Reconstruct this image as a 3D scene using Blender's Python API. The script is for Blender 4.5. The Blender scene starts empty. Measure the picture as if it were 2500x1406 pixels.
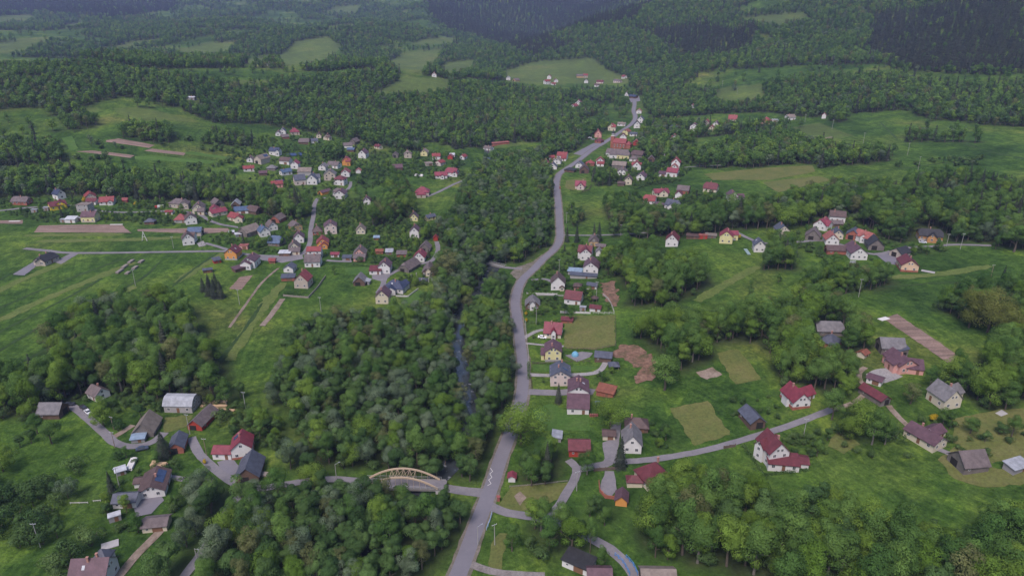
import bpy, bmesh, math, random
import numpy as np
from mathutils import Vector, Matrix
from mathutils.geometry import delaunay_2d_cdt

R = math.radians
scene = bpy.context.scene
C = scene.collection

# ------------------------------------------------------------------ camera
CAMZ, PITCH, F = 150.0, 22.0, 1690.0          # metres, degrees down, focal length in photo pixels (2500 wide)
cam = bpy.data.cameras.new('camera'); cam.sensor_width = 36.0; cam.lens = 36.0 * F / 2500.0
cam.clip_start = 1.0; cam.clip_end = 20000.0
camo = bpy.data.objects.new('camera', cam); C.objects.link(camo)
camo.location = (0, 0, CAMZ); camo.rotation_euler = (R(90 - PITCH), 0, 0)
scene.camera = camo
# ------------------------------------------------------------------ sky, sun, exposure
SUN_EL, SUN_AZ = 56.0, 205.0                   # azimuth measured clockwise from +Y (view direction): behind the camera, a little left
w = bpy.data.worlds.new('World'); scene.world = w; w.use_nodes = True
nt = w.node_tree; nt.nodes.clear()
sky = nt.nodes.new('ShaderNodeTexSky'); sky.sky_type = 'NISHITA'; sky.sun_disc = False
sky.sun_elevation = R(SUN_EL); sky.sun_rotation = R(SUN_AZ); sky.air_density = 1.0; sky.dust_density = 2.2; sky.ozone_density = 1.6
bg = nt.nodes.new('ShaderNodeBackground'); bg.inputs['Strength'].default_value = 0.075
wo = nt.nodes.new('ShaderNodeOutputWorld')
nt.links.new(sky.outputs[0], bg.inputs[0]); nt.links.new(bg.outputs[0], wo.inputs[0])
sl = bpy.data.lights.new('sun', 'SUN'); sl.energy = 1.5; sl.angle = R(24); sl.color = (1.0, 0.88, 0.88)
slo = bpy.data.objects.new('sun', sl); C.objects.link(slo)
sd = Vector((math.sin(R(SUN_AZ)) * math.cos(R(SUN_EL)), math.cos(R(SUN_AZ)) * math.cos(R(SUN_EL)), math.sin(R(SUN_EL))))
slo.rotation_euler = (-sd).to_track_quat('-Z', 'Y').to_euler()
scene.view_settings.view_transform = 'Standard'; scene.view_settings.look = 'None'
scene.view_settings.gamma = 1.0; scene.view_settings.use_curve_mapping = False
scene.view_settings.exposure = 1.36
scene.render.engine = 'CYCLES'
cy = scene.cycles
cy.max_bounces = 6; cy.diffuse_bounces = 4; cy.glossy_bounces = 2; cy.transmission_bounces = 3; cy.volume_bounces = 0; cy.transparent_max_bounces = 6
cy.use_denoising = True
try: cy.denoiser = 'OPENIMAGEDENOISE'
except Exception: pass
cy.sample_clamp_indirect = 4.0

rng = np.random.default_rng(7)
random.seed(7)

# ------------------------------------------------------------------ noise helpers (numpy)
def vnoise(x, y, s, seed):
    """smooth value noise in [-1,1] of cell size s"""
    x = np.asarray(x, float) / s; y = np.asarray(y, float) / s
    xi = np.floor(x).astype(np.int64); yi = np.floor(y).astype(np.int64)
    fx = x - xi; fy = y - yi; fx = fx * fx * (3 - 2 * fx); fy = fy * fy * (3 - 2 * fy)
    def h(a, b):
        n = (a * 374761393 + b * 668265263 + seed * 974711) & 0x7fffffff
        n = ((n ^ (n >> 13)) * 1274126177) & 0x7fffffff
        return ((n ^ (n >> 16)) & 0xffff) / 32767.5 - 1.0
    return (h(xi, yi) * (1 - fx) + h(xi + 1, yi) * fx) * (1 - fy) + (h(xi, yi + 1) * (1 - fx) + h(xi + 1, yi + 1) * fx) * fy

# ------------------------------------------------------------------ camera rays
cp, sp_ = math.cos(R(PITCH)), math.sin(R(PITCH))
def ray(px, py):
    u = (px - 1250.0) / F; v = -(py - 703.0) / F
    return np.array([u, cp + v * sp_, -sp_ + v * cp])
def project(x, y, z):
    """world points -> photo pixels (arrays) and depth"""
    dz = z - CAMZ
    zc = y * cp - dz * sp_; yc = y * sp_ + dz * cp
    zc = np.maximum(zc, 1e-3)
    return 1250.0 + F * x / zc, 703.0 - F * yc / zc, zc

# ------------------------------------------------------------------ terrain: survey points, thin plate spline
SV = []
def sz(*pts):
    for px, py, z in pts:
        d = ray(px, py); t = (z - CAMZ) / d[2]; SV.append((d[0] * t, d[1] * t, z))
def sr(*pts):
    for px, py, r in pts:
        d = ray(px, py); t = r / d[1]; SV.append((d[0] * t, r, CAMZ + d[2] * t))
sz((0,1400,0),(600,1400,0),(1250,1400,0),(1900,1400,2),(2500,1400,4),(-300,1000,1),(300,1000,0),(900,1000,-.5),(1300,1000,0),(1500,900,1),
   (1600,850,7),(1900,1000,6),(2300,1000,10),(2700,1000,14),(0,700,4),(500,700,2),(900,700,0),(1250,700,0),(1450,700,1),(1600,700,9),(1900,700,11),
   (2300,680,13),(2700,700,20),(0,560,7),(300,560,6),(650,560,3),(900,560,1.5),(1150,560,0),(1360,560,1),(1500,560,4),(1700,580,10),(2050,600,14),
   (2400,560,20),(2700,560,30),(0,480,12),(300,480,10),(600,470,7),(850,450,5),(1030,470,3),(1200,450,1.5),(1360,450,3),(1520,440,5),(1650,470,10),
   (1800,480,15),(2100,450,20),(2400,430,28),(150,380,30),(350,380,25),(500,400,18),(640,400,13),(750,420,9),(900,370,10),(1100,390,5),(1300,380,5),
   (1430,380,6),(1510,360,7),(1640,400,11),(1900,400,20),(2200,390,28),(2480,380,36),(0,300,45),(250,300,40),(420,310,36),(600,300,27),(720,320,20),
   (900,300,22),(1150,320,14),(1350,320,9),(1500,310,9),(1700,310,16),(1900,290,25),(2100,290,34),(2300,320,36),(2500,290,46),
   (0,165,76),(200,150,80),(400,178,70),(600,198,58),(760,188,56),(950,168,62),(1000,195,51),(1090,200,46),(1100,250,30),(1250,260,16),(1400,260,14),(1550,250,14),
   (1340,195,24),(1430,190,26),(1530,190,25),(1250,190,26),(1400,150,44),(510,130,55),(760,125,58),(760,90,85),(1030,130,48),(1110,160,36),(1030,90,72),(100,110,72))
sr((0,50,2600),(300,50,2700),(600,40,2800),(900,30,2950),(0,0,3300),(600,0,3400),(1000,0,3200),(1290,110,2100),(1290,60,2700),(1300,0,3200),(1450,30,3200),
   (1580,0,3500),(1180,90,2300),(1150,40,2800),(1335,122,1700),(1450,60,1900),(1560,25,2050),(1640,0,2150),(1600,120,1500),(1600,180,1330),(1800,180,1150),
   (1800,100,1400),(1800,30,1700),(2000,220,960),(2000,120,1250),(2000,20,1600),(2250,220,900),(2250,120,1130),(2250,20,1400),(2480,200,850),(2480,100,1050),
   (2480,0,1250),(2250,-100,1700),(1640,-60,2600),(1000,-80,4000),(0,-80,4200),(2700,-100,1500))
SV += [(-900,1400,56),(-600,1400,50),(-300,1420,40),(-100,1350,32),(460,2500,92),(250,2300,60),(750,2750,150),(-1500,700,62),(-900,500,22),(-500,150,3),(-1500,1500,92),
   (900,400,34),(1200,800,75),(1800,1500,190),(-400,0,3),(0,0,0),(400,0,6),(0,-150,0),(-700,-150,5),(700,-150,15),(-3000,2500,170),(3000,2500,340),(-4000,5000,460),
   (0,5200,470),(4000,5000,520),(-4000,0,150),(4000,0,260)]
SV = np.array(SV)
def tps(a, b):
    d2 = ((a[:, None, :] - b[None, :, :]) ** 2).sum(-1)
    return 0.5 * d2 * np.log(d2 + 1e-9)
_q = SV[:, :2] / 500.0
_n = len(_q); _A = np.zeros((_n + 3, _n + 3)); _A[:_n, :_n] = tps(_q, _q) + np.eye(_n) * 0.004
_A[:_n, _n] = 1; _A[:_n, _n + 1:] = _q; _A[_n, :_n] = 1; _A[_n + 1:, :_n] = _q.T
_c = np.linalg.solve(_A, np.concatenate([SV[:, 2], np.zeros(3)]))
def base_height(x, y):
    q = np.stack([x.ravel(), y.ravel()], 1) / 500.0
    out = np.empty(len(q))
    for i in range(0, len(q), 20000):
        k = q[i:i + 20000]; out[i:i + 20000] = tps(k, _q) @ _c[:_n] + _c[_n] + k @ _c[_n + 1:]
    return out.reshape(x.shape)
def graded(lo, a, b, hi, s, g):
    m = list(np.arange(a, b + 1e-6, s)); up = [b]; d = s
    while up[-1] < hi: d *= g; up.append(up[-1] + d)
    dn = [a]; d = s
    while dn[-1] > lo: d *= g; dn.append(dn[-1] - d)
    return np.array(dn[:0:-1] + m + up[1:])
GX = graded(-4200, -420, 420, 4200, 4.0, 1.04); GY = graded(-200, 96, 904, 5400, 4.0, 1.04)
XX, YY = np.meshgrid(GX, GY)
HH = base_height(XX, YY)
_far = np.clip((YY - 900) / 1400, 0, 1)
HH += 0.35 * vnoise(XX, YY, 60, 3) + 0.15 * vnoise(XX, YY, 23, 4)
_f2 = np.clip((YY - 1500) / 700, 0, 1) + np.clip((YY - 950) / 400, 0, 1) * np.clip((XX - 350) / 300, 0, 1); HH += _f2 * (15 * vnoise(XX + .4 * YY, YY, 260, 15) + 7 * vnoise(XX, YY, 120, 16))
HH += _far * (9 * vnoise(XX, YY, 330, 5) + 4 * vnoise(XX, YY, 140, 6)) + 1.2 * np.clip((YY - 500) / 500, 0, 1) * vnoise(XX, YY, 90, 8)
# the river has cut its bed
def smooth_line(P, step=3.0):
    P = np.asarray(P, float); out = []
    for i in range(len(P) - 1):
        p0 = P[max(i - 1, 0)]; p1 = P[i]; p2 = P[i + 1]; p3 = P[min(i + 2, len(P) - 1)]
        n = max(2, int(np.linalg.norm(p2 - p1) / step))
        for k in range(n):
            t = k / n
            out.append(0.5 * ((2 * p1) + (-p0 + p2) * t + (2 * p0 - 5 * p1 + 4 * p2 - p3) * t * t + (-p0 + 3 * p1 - 3 * p2 + p3) * t ** 3))
    out.append(P[-1]); return np.array(out)
def flat(px, py, z):
    d = ray(px, py); t = (z - CAMZ) / d[2]; return (d[0] * t, d[1] * t)
RIV_PX = [(1240,330,2),(1200,360,1),(1188,400,0),(1190,470,-1),(1205,560,-1),(1207,640,-1),(1180,690,-1),(1145,730,-1),(1120,775,-1),(1116,830,-1),(1124,890,-1),(1136,940,-1),(1147,990,-1),
          (1140,1050,-1),(1112,1115,-1),(1060,1170,-1),(1000,1215,-1),(935,1290,-1),(860,1345,-1),(785,1405,-1),(640,1500,-1)]
RIV = smooth_line([flat(*p) for p in RIV_PX], 3.0)
_m = (YY < 1100) & (np.abs(XX) < 300)
_d = np.full(XX.shape, 1e9)
_pts = np.stack([XX[_m], YY[_m]], 1); _dd = np.full(len(_pts), 1e9)
for i in range(0, len(_pts), 4000):
    _dd[i:i + 4000] = np.sqrt(((_pts[i:i + 4000, None, :] - RIV[None]) ** 2).sum(-1)).min(1)
_d[_m] = _dd
HH -= 2.6 * np.exp(-(_d / 7.0) ** 2)
# the bare earth bank right of the gardens
def gz(x, y):
    """height of the ground mesh (same triangles as drawn)"""
    x = np.asarray(x, float); y = np.asarray(y, float)
    i = np.clip(np.searchsorted(GX, x) - 1, 0, len(GX) - 2); j = np.clip(np.searchsorted(GY, y) - 1, 0, len(GY) - 2)
    u = (x - GX[i]) / (GX[i + 1] - GX[i]); v = (y - GY[j]) / (GY[j + 1] - GY[j])
    a = HH[j, i]; b = HH[j, i + 1]; c = HH[j + 1, i + 1]; d = HH[j + 1, i]
    return np.where(u >= v, a + (b - a) * u + (c - b) * v, a + (d - a) * v + (c - d) * u)
_T = np.concatenate([np.arange(100, 900, 3.0), np.geomspace(900, 5400, 420)])
def at(px, py, dz=0.0):
    """where the sight line through a photo pixel meets the ground (raised by dz): a world point"""
    d = ray(px, py); t = _T / d[1]
    x = d[0] * t; z = CAMZ + d[2] * t; g = gz(x, _T) + dz
    hit = np.nonzero(z < g)[0]
    if len(hit) == 0: k = len(_T) - 1; return Vector((x[k], _T[k], g[k] - dz))
    k = hit[0]
    if k == 0: return Vector((x[0], _T[0], g[0] - dz))
    a0 = z[k - 1] - g[k - 1]; a1 = g[k] - z[k]; f = a0 / (a0 + a1 + 1e-9)
    yy = _T[k - 1] + f * (_T[k] - _T[k - 1]); xx = d[0] * yy / d[1]
    return Vector((xx, yy, float(gz(xx, yy))))
def kpx(p):
    """photo pixels per metre at a world point"""
    return F / (p[1] * cp - (p[2] - CAMZ) * sp_)

# ------------------------------------------------------------------ mesh and object helpers
def tag(o, label=None, cat=None, group=None, kind=None):
    if label: o['label'] = label
    if cat: o['category'] = cat
    if group: o['group'] = group
    if kind: o['kind'] = kind
    return o
def obj(name, mesh, mat=None, parent=None, loc=None):
    o = bpy.data.objects.new(name, mesh); C.objects.link(o)
    if mat is not None and mesh is not None and len(mesh.materials) == 0: mesh.materials.append(mat)
    if parent is not None: o.parent = parent
    if loc is not None: o.location = loc
    return o
def empty(name, loc, rz=0.0):
    o = bpy.data.objects.new(name, None); C.objects.link(o); o.location = loc; o.rotation_euler = (0, 0, rz); o.empty_display_size = 1.0
    return o
def mesh_np(name, V, Fc, mats=(), mi=None):
    me = bpy.data.meshes.new(name)
    V = np.asarray(V, np.float32); Fc = np.asarray(Fc, np.int32); n, k = Fc.shape
    me.vertices.add(len(V)); me.vertices.foreach_set('co', V.ravel())
    me.loops.add(n * k); me.loops.foreach_set('vertex_index', Fc.ravel())
    me.polygons.add(n); me.polygons.foreach_set('loop_start', np.arange(0, n * k, k, dtype=np.int32))
    for m in mats: me.materials.append(m)
    if mi is not None: me.polygons.foreach_set('material_index', np.asarray(mi, np.int32))
    me.update(calc_edges=True); return me
class MB:
    def __init__(s): s.v = []; s.f = []
    def add(s, vs, fs):
        n = len(s.v); s.v += [tuple(v) for v in vs]; s.f += [tuple(i + n for i in f) for f in fs]
    def box(s, c, d, rz=0.0):
        cx, cy_, cz = c; dx, dy, dz = d[0] / 2, d[1] / 2, d[2] / 2; cs, sn = math.cos(rz), math.sin(rz); vs = []
        for z in (-dz, dz):
            for x, y in ((-dx, -dy), (dx, -dy), (dx, dy), (-dx, dy)): vs.append((cx + x * cs - y * sn, cy_ + x * sn + y * cs, cz + z))
        s.add(vs, [(3, 2, 1, 0), (4, 5, 6, 7), (0, 1, 5, 4), (1, 2, 6, 5), (2, 3, 7, 6), (3, 0, 4, 7)])
    def extrude(s, prof, x0, x1):
        """closed profile of (y,z), anticlockwise, drawn from x0 to x1"""
        n = len(prof); s.add([(x0, y, z) for y, z in prof] + [(x1, y, z) for y, z in prof],
            [tuple(range(n - 1, -1, -1)), tuple(range(n, 2 * n))] + [(i, (i + 1) % n, n + (i + 1) % n, n + i) for i in range(n)])
    def tube(s, a, b, ra, rb=None, n=6):
        rb = ra if rb is None else rb; a = Vector(a); b = Vector(b); d = (b - a).normalized()
        u = d.cross(Vector((0, 0, 1))) if abs(d.z) < 0.95 else d.cross(Vector((1, 0, 0)))
        u.normalize(); v_ = d.cross(u); vs = []
        for p, r in ((a, ra), (b, rb)):
            for k in range(n):
                t = 2 * math.pi * k / n; vs.append(p + u * (r * math.cos(t)) + v_ * (r * math.sin(t)))
        s.add(vs, [tuple(range(n)), tuple(range(2 * n - 1, n - 1, -1))] + [(k, n + k, n + (k + 1) % n, (k + 1) % n) for k in range(n)])
    def mesh(s, name):
        me = bpy.data.meshes.new(name); me.from_pydata(s.v, [], s.f); me.update()
        bm = bmesh.new(); bm.from_mesh(me); bmesh.ops.recalc_face_normals(bm, faces=bm.faces); bm.to_mesh(me); bm.free()
        return me

# ------------------------------------------------------------------ materials
MATS = {}
def mat(key, col, rough=0.85, var=0.18, scale=0.6, bump=0.0, metal=0.0, spec=0.25, coords='Object', stretch=None, col2=None, fine=None):
    if key in MATS: return MATS[key]
    m = bpy.data.materials.new(key); m.use_nodes = True; n = m.node_tree; b = n.nodes['Principled BSDF']
    b.inputs['Roughness'].default_value = rough; b.inputs['Metallic'].default_value = metal; b.inputs['Specular IOR Level'].default_value = spec
    tc = n.nodes.new('ShaderNodeTexCoord'); mp = n.nodes.new('ShaderNodeMapping'); n.links.new(tc.outputs[coords], mp.inputs[0])
    if coords == 'Object' and False: pass
    if stretch: mp.inputs['Scale'].default_value = stretch
    nz = n.nodes.new('ShaderNodeTexNoise'); nz.inputs['Scale'].default_value = scale; nz.inputs['Detail'].default_value = 6; nz.inputs['Roughness'].default_value = 0.65
    n.links.new(mp.outputs[0], nz.inputs['Vector'])
    rp = n.nodes.new('ShaderNodeValToRGB'); rp.color_ramp.elements[0].position = 0.3; rp.color_ramp.elements[1].position = 0.7
    c2 = col2 or tuple(min(1, c * (1 + var)) for c in col)
    rp.color_ramp.elements[0].color = (*[c * (1 - var) for c in col], 1); rp.color_ramp.elements[1].color = (*c2, 1)
    n.links.new(nz.outputs['Fac'], rp.inputs[0]); n.links.new(rp.outputs[0], b.inputs['Base Color'])
    if bump:
        bp = n.nodes.new('ShaderNodeBump'); bp.inputs['Strength'].default_value = bump; bp.inputs['Distance'].default_value = 0.15
        n2 = n.nodes.new('ShaderNodeTexNoise'); n2.inputs['Scale'].default_value = fine or scale * 4; n2.inputs['Detail'].default_value = 4
        n.links.new(mp.outputs[0], n2.inputs['Vector']); n.links.new(n2.outputs['Fac'], bp.inputs['Height']); n.links.new(bp.outputs[0], b.inputs['Normal'])
    MATS[key] = m; return m
ROOFC = dict(maroon=(.17,.045,.055), red=(.30,.068,.07), crimson=(.285,.062,.09), plum=(.145,.08,.10), mauve=(.185,.15,.15), grey=(.22,.21,.22), slate=(.11,.12,.16),
    navy=(.055,.07,.13), blue=(.10,.15,.25), brown=(.13,.085,.08), tan=(.28,.23,.20), black=(.045,.045,.05), white=(.62,.64,.68), skyblue=(.30,.40,.52), coral=(.40,.14,.12),
    silver=(.42,.44,.48), rust=(.30,.11,.07), wine=(.25,.05,.07), thatch=(.25,.21,.18))
WALLC = dict(white=(.74,.72,.70), cream=(.66,.59,.45), beige=(.50,.43,.36), yellow=(.78,.58,.04), lemon=(.72,.66,.34), orange=(.72,.33,.09), pink=(.68,.36,.31), peach=(.74,.53,.36),
    brick=(.36,.13,.09), timber=(.15,.095,.07), weathered=(.20,.175,.16), concrete=(.40,.38,.37), grey=(.33,.32,.33), honey=(.48,.25,.10), tanned=(.48,.33,.17), rosy=(.66,.55,.50), red=(.42,.06,.04))
def roofm(c): return mat('roof ' + c, tuple(v * .58 for v in ROOFC[c]), rough=0.55 if c not in ('mauve', 'grey', 'tan', 'thatch') else 0.85, var=0.30, scale=0.55, bump=0.35, fine=5.0)
def wallm(c): return mat('wall ' + c, tuple(v * .68 for v in WALLC[c]), rough=0.9, var=0.07 if c not in ('timber', 'weathered', 'honey', 'brick') else 0.25, scale=0.5, bump=0.12)
M_GLASS = mat('window glass', (.035, .04, .05), rough=0.08, var=0.3, scale=0.3, spec=0.6)
M_FRAME = mat('window frame', (.55, .54, .53), rough=0.6, var=0.05)
M_DFRAME = mat('dark frame', (.12, .07, .05), rough=0.6, var=0.1)
M_DOOR = mat('door wood', (.16, .085, .05), rough=0.6, var=0.2)
M_CHIM = mat('chimney brick', (.30, .16, .13), rough=0.9, var=0.25, scale=3)
M_PLINTH = mat('plinth stone', (.30, .28, .27), rough=0.9, var=0.2, scale=2)
M_SOLAR = mat('solar panel', (.03, .05, .11), rough=0.15, var=0.2, spec=0.6)
M_CONC = mat('concrete', (.30, .29, .29), rough=0.9, var=0.12, scale=1.5, bump=0.1)
M_POLE = mat('concrete pole', (.27, .26, .25), rough=0.9, var=0.1)
M_WOODP = mat('wooden pole', (.20, .15, .11), rough=0.9, var=0.2)
M_STEEL = mat('galvanised steel', (.38, .39, .41), rough=0.45, metal=0.4, var=0.08)
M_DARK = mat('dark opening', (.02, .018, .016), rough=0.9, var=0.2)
M_PLANK = mat('fresh sawn timber', (.40, .28, .17), rough=0.85, var=0.15, scale=3)

# ------------------------------------------------------------------ the ground: one sheet to the horizon
FLOOR = np.zeros(HH.shape)          # how much leaf litter and shade-grown undergrowth covers it (filled after the trees are placed)
def build_ground():
    ny, nx = HH.shape
    V = np.stack([XX.ravel(), YY.ravel(), HH.ravel()], 1)
    i = np.arange(ny * nx).reshape(ny, nx); a = i[:-1, :-1].ravel(); b = i[:-1, 1:].ravel(); c = i[1:, 1:].ravel(); d = i[1:, :-1].ravel()
    T = np.concatenate([np.stack([a, b, c], 1), np.stack([a, c, d], 1)])
    me = mesh_np('ground', V, T); me.polygons.foreach_set('use_smooth', np.ones(len(T), bool))
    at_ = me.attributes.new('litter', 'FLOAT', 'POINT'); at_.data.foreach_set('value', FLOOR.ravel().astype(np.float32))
    ah = me.attributes.new('hay', 'FLOAT', 'POINT'); ah.data.foreach_set('value', HAY.ravel().astype(np.float32))
    m = bpy.data.materials.new('meadow ground'); m.use_nodes = True; n = m.node_tree; bs = n.nodes['Principled BSDF']
    bs.inputs['Roughness'].default_value = 0.95; bs.inputs['Specular IOR Level'].default_value = 0.08
    geo = n.nodes.new('ShaderNodeNewGeometry')
    def noise(s, det=5, ro=0.6, dist=0.0):
        q = n.nodes.new('ShaderNodeTexNoise'); q.inputs['Scale'].default_value = s; q.inputs['Detail'].default_value = det; q.inputs['Roughness'].default_value = ro
        q.inputs['Distortion'].default_value = dist; n.links.new(geo.outputs['Position'], q.inputs['Vector']); return q.outputs['Fac']
    def ramp(src, stops):
        q = n.nodes.new('ShaderNodeValToRGB'); e = q.color_ramp.elements
        while len(e) < len(stops): e.new(0.5)
        for k, (p, c_) in enumerate(stops): e[k].position = p; e[k].color = (*c_, 1) if len(c_) == 3 else c_
        n.links.new(src, q.inputs[0]); return q.outputs[0]
    def mix(f, a_, b_, fac=None, mode='MIX'):
        q = n.nodes.new('ShaderNodeMix'); q.data_type = 'RGBA'; q.blend_type = mode
        if fac is not None: q.inputs[0].default_value = fac
        else: n.links.new(f, q.inputs[0])
        for s_, v in ((6, a_), (7, b_)):
            if isinstance(v, tuple): q.inputs[s_].default_value = (*v, 1)
            else: n.links.new(v, q.inputs[s_])
        return q.outputs[2]
    big = ramp(noise(0.011, 4, 0.55, 0.4), [(0.32, G_DARK), (0.47, G_MID), (0.58, G_MID2), (0.72, G_DRY)])
    mid = ramp(noise(0.07, 6, 0.7), [(0.30, (.50, .58, .48)), (0.5, (.95, .95, .95)), (0.70, (1.5, 1.38, 1.15))])
    fine = ramp(noise(0.9, 4, 0.8), [(0.28, (.40, .44, .40)), (0.5, (1, 1, 1)), (0.72, (1.65, 1.55, 1.45))])
    col = mix(None, big, mid, 1.0, 'MULTIPLY'); col = mix(None, col, fine, 0.8, 'MULTIPLY')
    tuft = ramp(noise(0.22, 3, 0.5), [(0.60, (0, 0, 0)), (0.68, (1, 1, 1))])
    n3 = ramp(noise(0.28, 5, 0.75, 0.6), [(0.38, (.62, .70, .60)), (0.52, (1, 1, 1)), (0.66, (1.28, 1.2, 1.05))]); col = mix(None, col, n3, 0.9, 'MULTIPLY')
    # strip fields: every plot has its own tone and its own mowing direction
    mp = n.nodes.new('ShaderNodeMapping'); mp.inputs['Scale'].default_value = (1 / 34.0, 1 / 120.0, 0); mp.inputs['Rotation'].default_value = (0, 0, R(24)); n.links.new(geo.outputs['Position'], mp.inputs[0])
    vo = n.nodes.new('ShaderNodeTexVoronoi'); vo.inputs['Scale'].default_value = 1.0; vo.inputs['Randomness'].default_value = 0.85; n.links.new(mp.outputs[0], vo.inputs['Vector'])
    sp3 = n.nodes.new('ShaderNodeSeparateColor'); n.links.new(vo.outputs['Color'], sp3.inputs[0])
    plot = ramp(sp3.outputs[0], [(0.0, (.80, .82, .80)), (0.5, (1, 1, 1)), (1.0, (1.25, 1.16, 1.02))]); col = mix(None, col, plot, 0.85, 'MULTIPLY')
    an = n.nodes.new('ShaderNodeMath'); an.operation = 'MULTIPLY_ADD'; an.inputs[1].default_value = 1.0; an.inputs[2].default_value = -0.9; n.links.new(sp3.outputs[1], an.inputs[0])
    vr = n.nodes.new('ShaderNodeVectorRotate'); vr.rotation_type = 'Z_AXIS'; n.links.new(geo.outputs['Position'], vr.inputs['Vector']); n.links.new(an.outputs[0], vr.inputs['Angle'])
    m2 = n.nodes.new('ShaderNodeMapping'); m2.inputs['Scale'].default_value = (0.34, 0.012, 0); n.links.new(vr.outputs[0], m2.inputs[0])
    sn = n.nodes.new('ShaderNodeTexNoise'); sn.inputs['Scale'].default_value = 1.0; sn.inputs['Detail'].default_value = 4; sn.inputs['Roughness'].default_value = 0.65; n.links.new(m2.outputs[0], sn.inputs['Vector'])
    streak = ramp(sn.outputs['Fac'], [(0.34, (.66, .72, .66)), (0.5, (1, 1, 1)), (0.66, (1.32, 1.24, 1.08))]); col = mix(None, col, streak, 0.75, 'MULTIPLY')
    ha = n.nodes.new('ShaderNodeAttribute'); ha.attribute_name = 'hay'; hq = n.nodes.new('ShaderNodeMath'); hq.operation = 'MULTIPLY'; hq.inputs[1].default_value = .42; n.links.new(ha.outputs['Fac'], hq.inputs[0]); col = mix(hq.outputs[0], col, (.105, .125, .042))
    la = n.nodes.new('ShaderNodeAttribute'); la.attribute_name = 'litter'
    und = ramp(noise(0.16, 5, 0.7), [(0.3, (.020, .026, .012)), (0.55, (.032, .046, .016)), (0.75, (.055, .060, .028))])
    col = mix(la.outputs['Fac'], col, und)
    n.links.new(col, bs.inputs['Base Color'])
    bp = n.nodes.new('ShaderNodeBump'); bp.inputs['Strength'].default_value = 0.8; bp.inputs['Distance'].default_value = 0.6
    n.links.new(noise(0.6, 5, 0.7), bp.inputs['Height']); n.links.new(bp.outputs[0], bs.inputs['Normal'])
    o = obj('ground', me, m); tag(o, 'rolling green valley floor and hillsides of meadow grass', None, None, 'structure'); return o
G_DARK = (.025, .056, .013); G_MID = (.043, .088, .017); G_MID2 = (.066, .110, .022); G_DRY = (.102, .118, .036)

# ------------------------------------------------------------------ sheets laid on the ground
BLOCK = np.zeros((850, 900), bool)   # 2 m raster of ground that carries no trees: x -850..950, y 80..1780
def block(x, y, r):
    i0 = int((x + 850) / 2); j0 = int((y - 80) / 2); k = int(math.ceil(r / 2))
    for j in range(j0 - k, j0 + k + 1):
        for i in range(i0 - k, i0 + k + 1):
            if 0 <= j < 850 and 0 <= i < 900 and ((i + .5) * 2 - 850 - x) ** 2 + ((j + .5) * 2 + 80 - y) ** 2 <= (r + 1) ** 2: BLOCK[j, i] = True
def lift(y): return max(0.0, y - 900) * 0.0012
def strip(name, px, width, m, dz=0.16, kind='structure', label=None, clear=2.0, world=None, parent=None, cross=5, ragged=0.0, blk=True):
    P = [at(*p) for p in px] if world is None else [Vector((*p, 0)) for p in world]
    L = smooth_line([(p.x, p.y) for p in P], 2.5); n = len(L)
    T = np.gradient(L, axis=0); T /= np.linalg.norm(T, axis=1)[:, None] + 1e-9; N = np.stack([-T[:, 1], T[:, 0]], 1)
    V = []; Fc = []; s = np.linspace(-.5, .5, cross)
    wv = width if np.ndim(width) else np.full(n, float(width))
    if np.ndim(width): wv = np.interp(np.linspace(0, 1, n), np.linspace(0, 1, len(width)), width)
    for k in range(n):
        for c_ in s:
            e = (random.uniform(-ragged, ragged) if abs(c_) > .49 else 0)
            x, y = L[k] + N[k] * (c_ * wv[k] + e); V.append((x, y, float(gz(x, y)) + dz + lift(y)))
    for k in range(n - 1):
        for c_ in range(cross - 1): a = k * cross + c_; Fc.append((a, a + 1, a + cross + 1, a + cross))
    me = mesh_np(name, V, Fc); me.flip_normals() if me.polygons[0].normal.z < 0 else None
    o = obj(name, me, m, parent)
    if parent is None: tag(o, label, None, None, kind)
    if blk:
        for k in range(0, n, 1): block(L[k][0], L[k][1], wv[k] / 2 + clear)
    return o, L, N, wv
def patch(name, poly, m, ragged=0.3, dz=0.10, label=None, kind='structure', step=6.0, blk=True, parent=None):
    W_ = [at(*p) for p in poly]; P = []
    for k in range(len(W_)):
        a = W_[k]; b = W_[(k + 1) % len(W_)]; n = max(1, int((b - a).length / (step * (.35 if a.y < 500 else 1))))
        for q in range(n): P.append((a.x + (b.x - a.x) * q / n + random.uniform(-ragged, ragged), a.y + (b.y - a.y) * q / n + random.uniform(-ragged, ragged)))
    nb = len(P); A = np.array(P); lo = A.min(0); hi = A.max(0); st = max(step, (hi - lo).max() / 60)
    ins = []
    for x in np.arange(lo[0] + st / 2, hi[0], st):
        for y in np.arange(lo[1] + st / 2, hi[1], st): ins.append((x, y))
    ins = [q for q in ins if inpoly(np.array([q[0]]), np.array([q[1]]), A)[0]]
    vs, es, fs, *_r = delaunay_2d_cdt([Vector(p) for p in P + ins], [(k, (k + 1) % nb) for k in range(nb)], [], 1, 1e-4)
    V = [(v.x, v.y, float(gz(v.x, v.y)) + dz + lift(v.y)) for v in vs]
    if not fs: return None
    me = bpy.data.meshes.new(name); me.from_pydata(V, [], fs); me.update()
    if me.polygons[0].normal.z < 0: me.flip_normals()
    o = obj(name, me, m, parent)
    if parent is None: tag(o, label, None, None, kind)
    if blk:
        for x, y in [(v.x, v.y) for v in vs]: block(x, y, st * 0.7)
    return o
def inpoly(x, y, P):
    P = np.asarray(P, float); ins = np.zeros(len(x), bool); j = len(P) - 1
    for i in range(len(P)):
        xi, yi = P[i]; xj, yj = P[j]
        if yi != yj: ins ^= ((yi > y) != (yj > y)) & (x < (xj - xi) * (y - yi) / (yj - yi) + xi)
        j = i
    return ins
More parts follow.
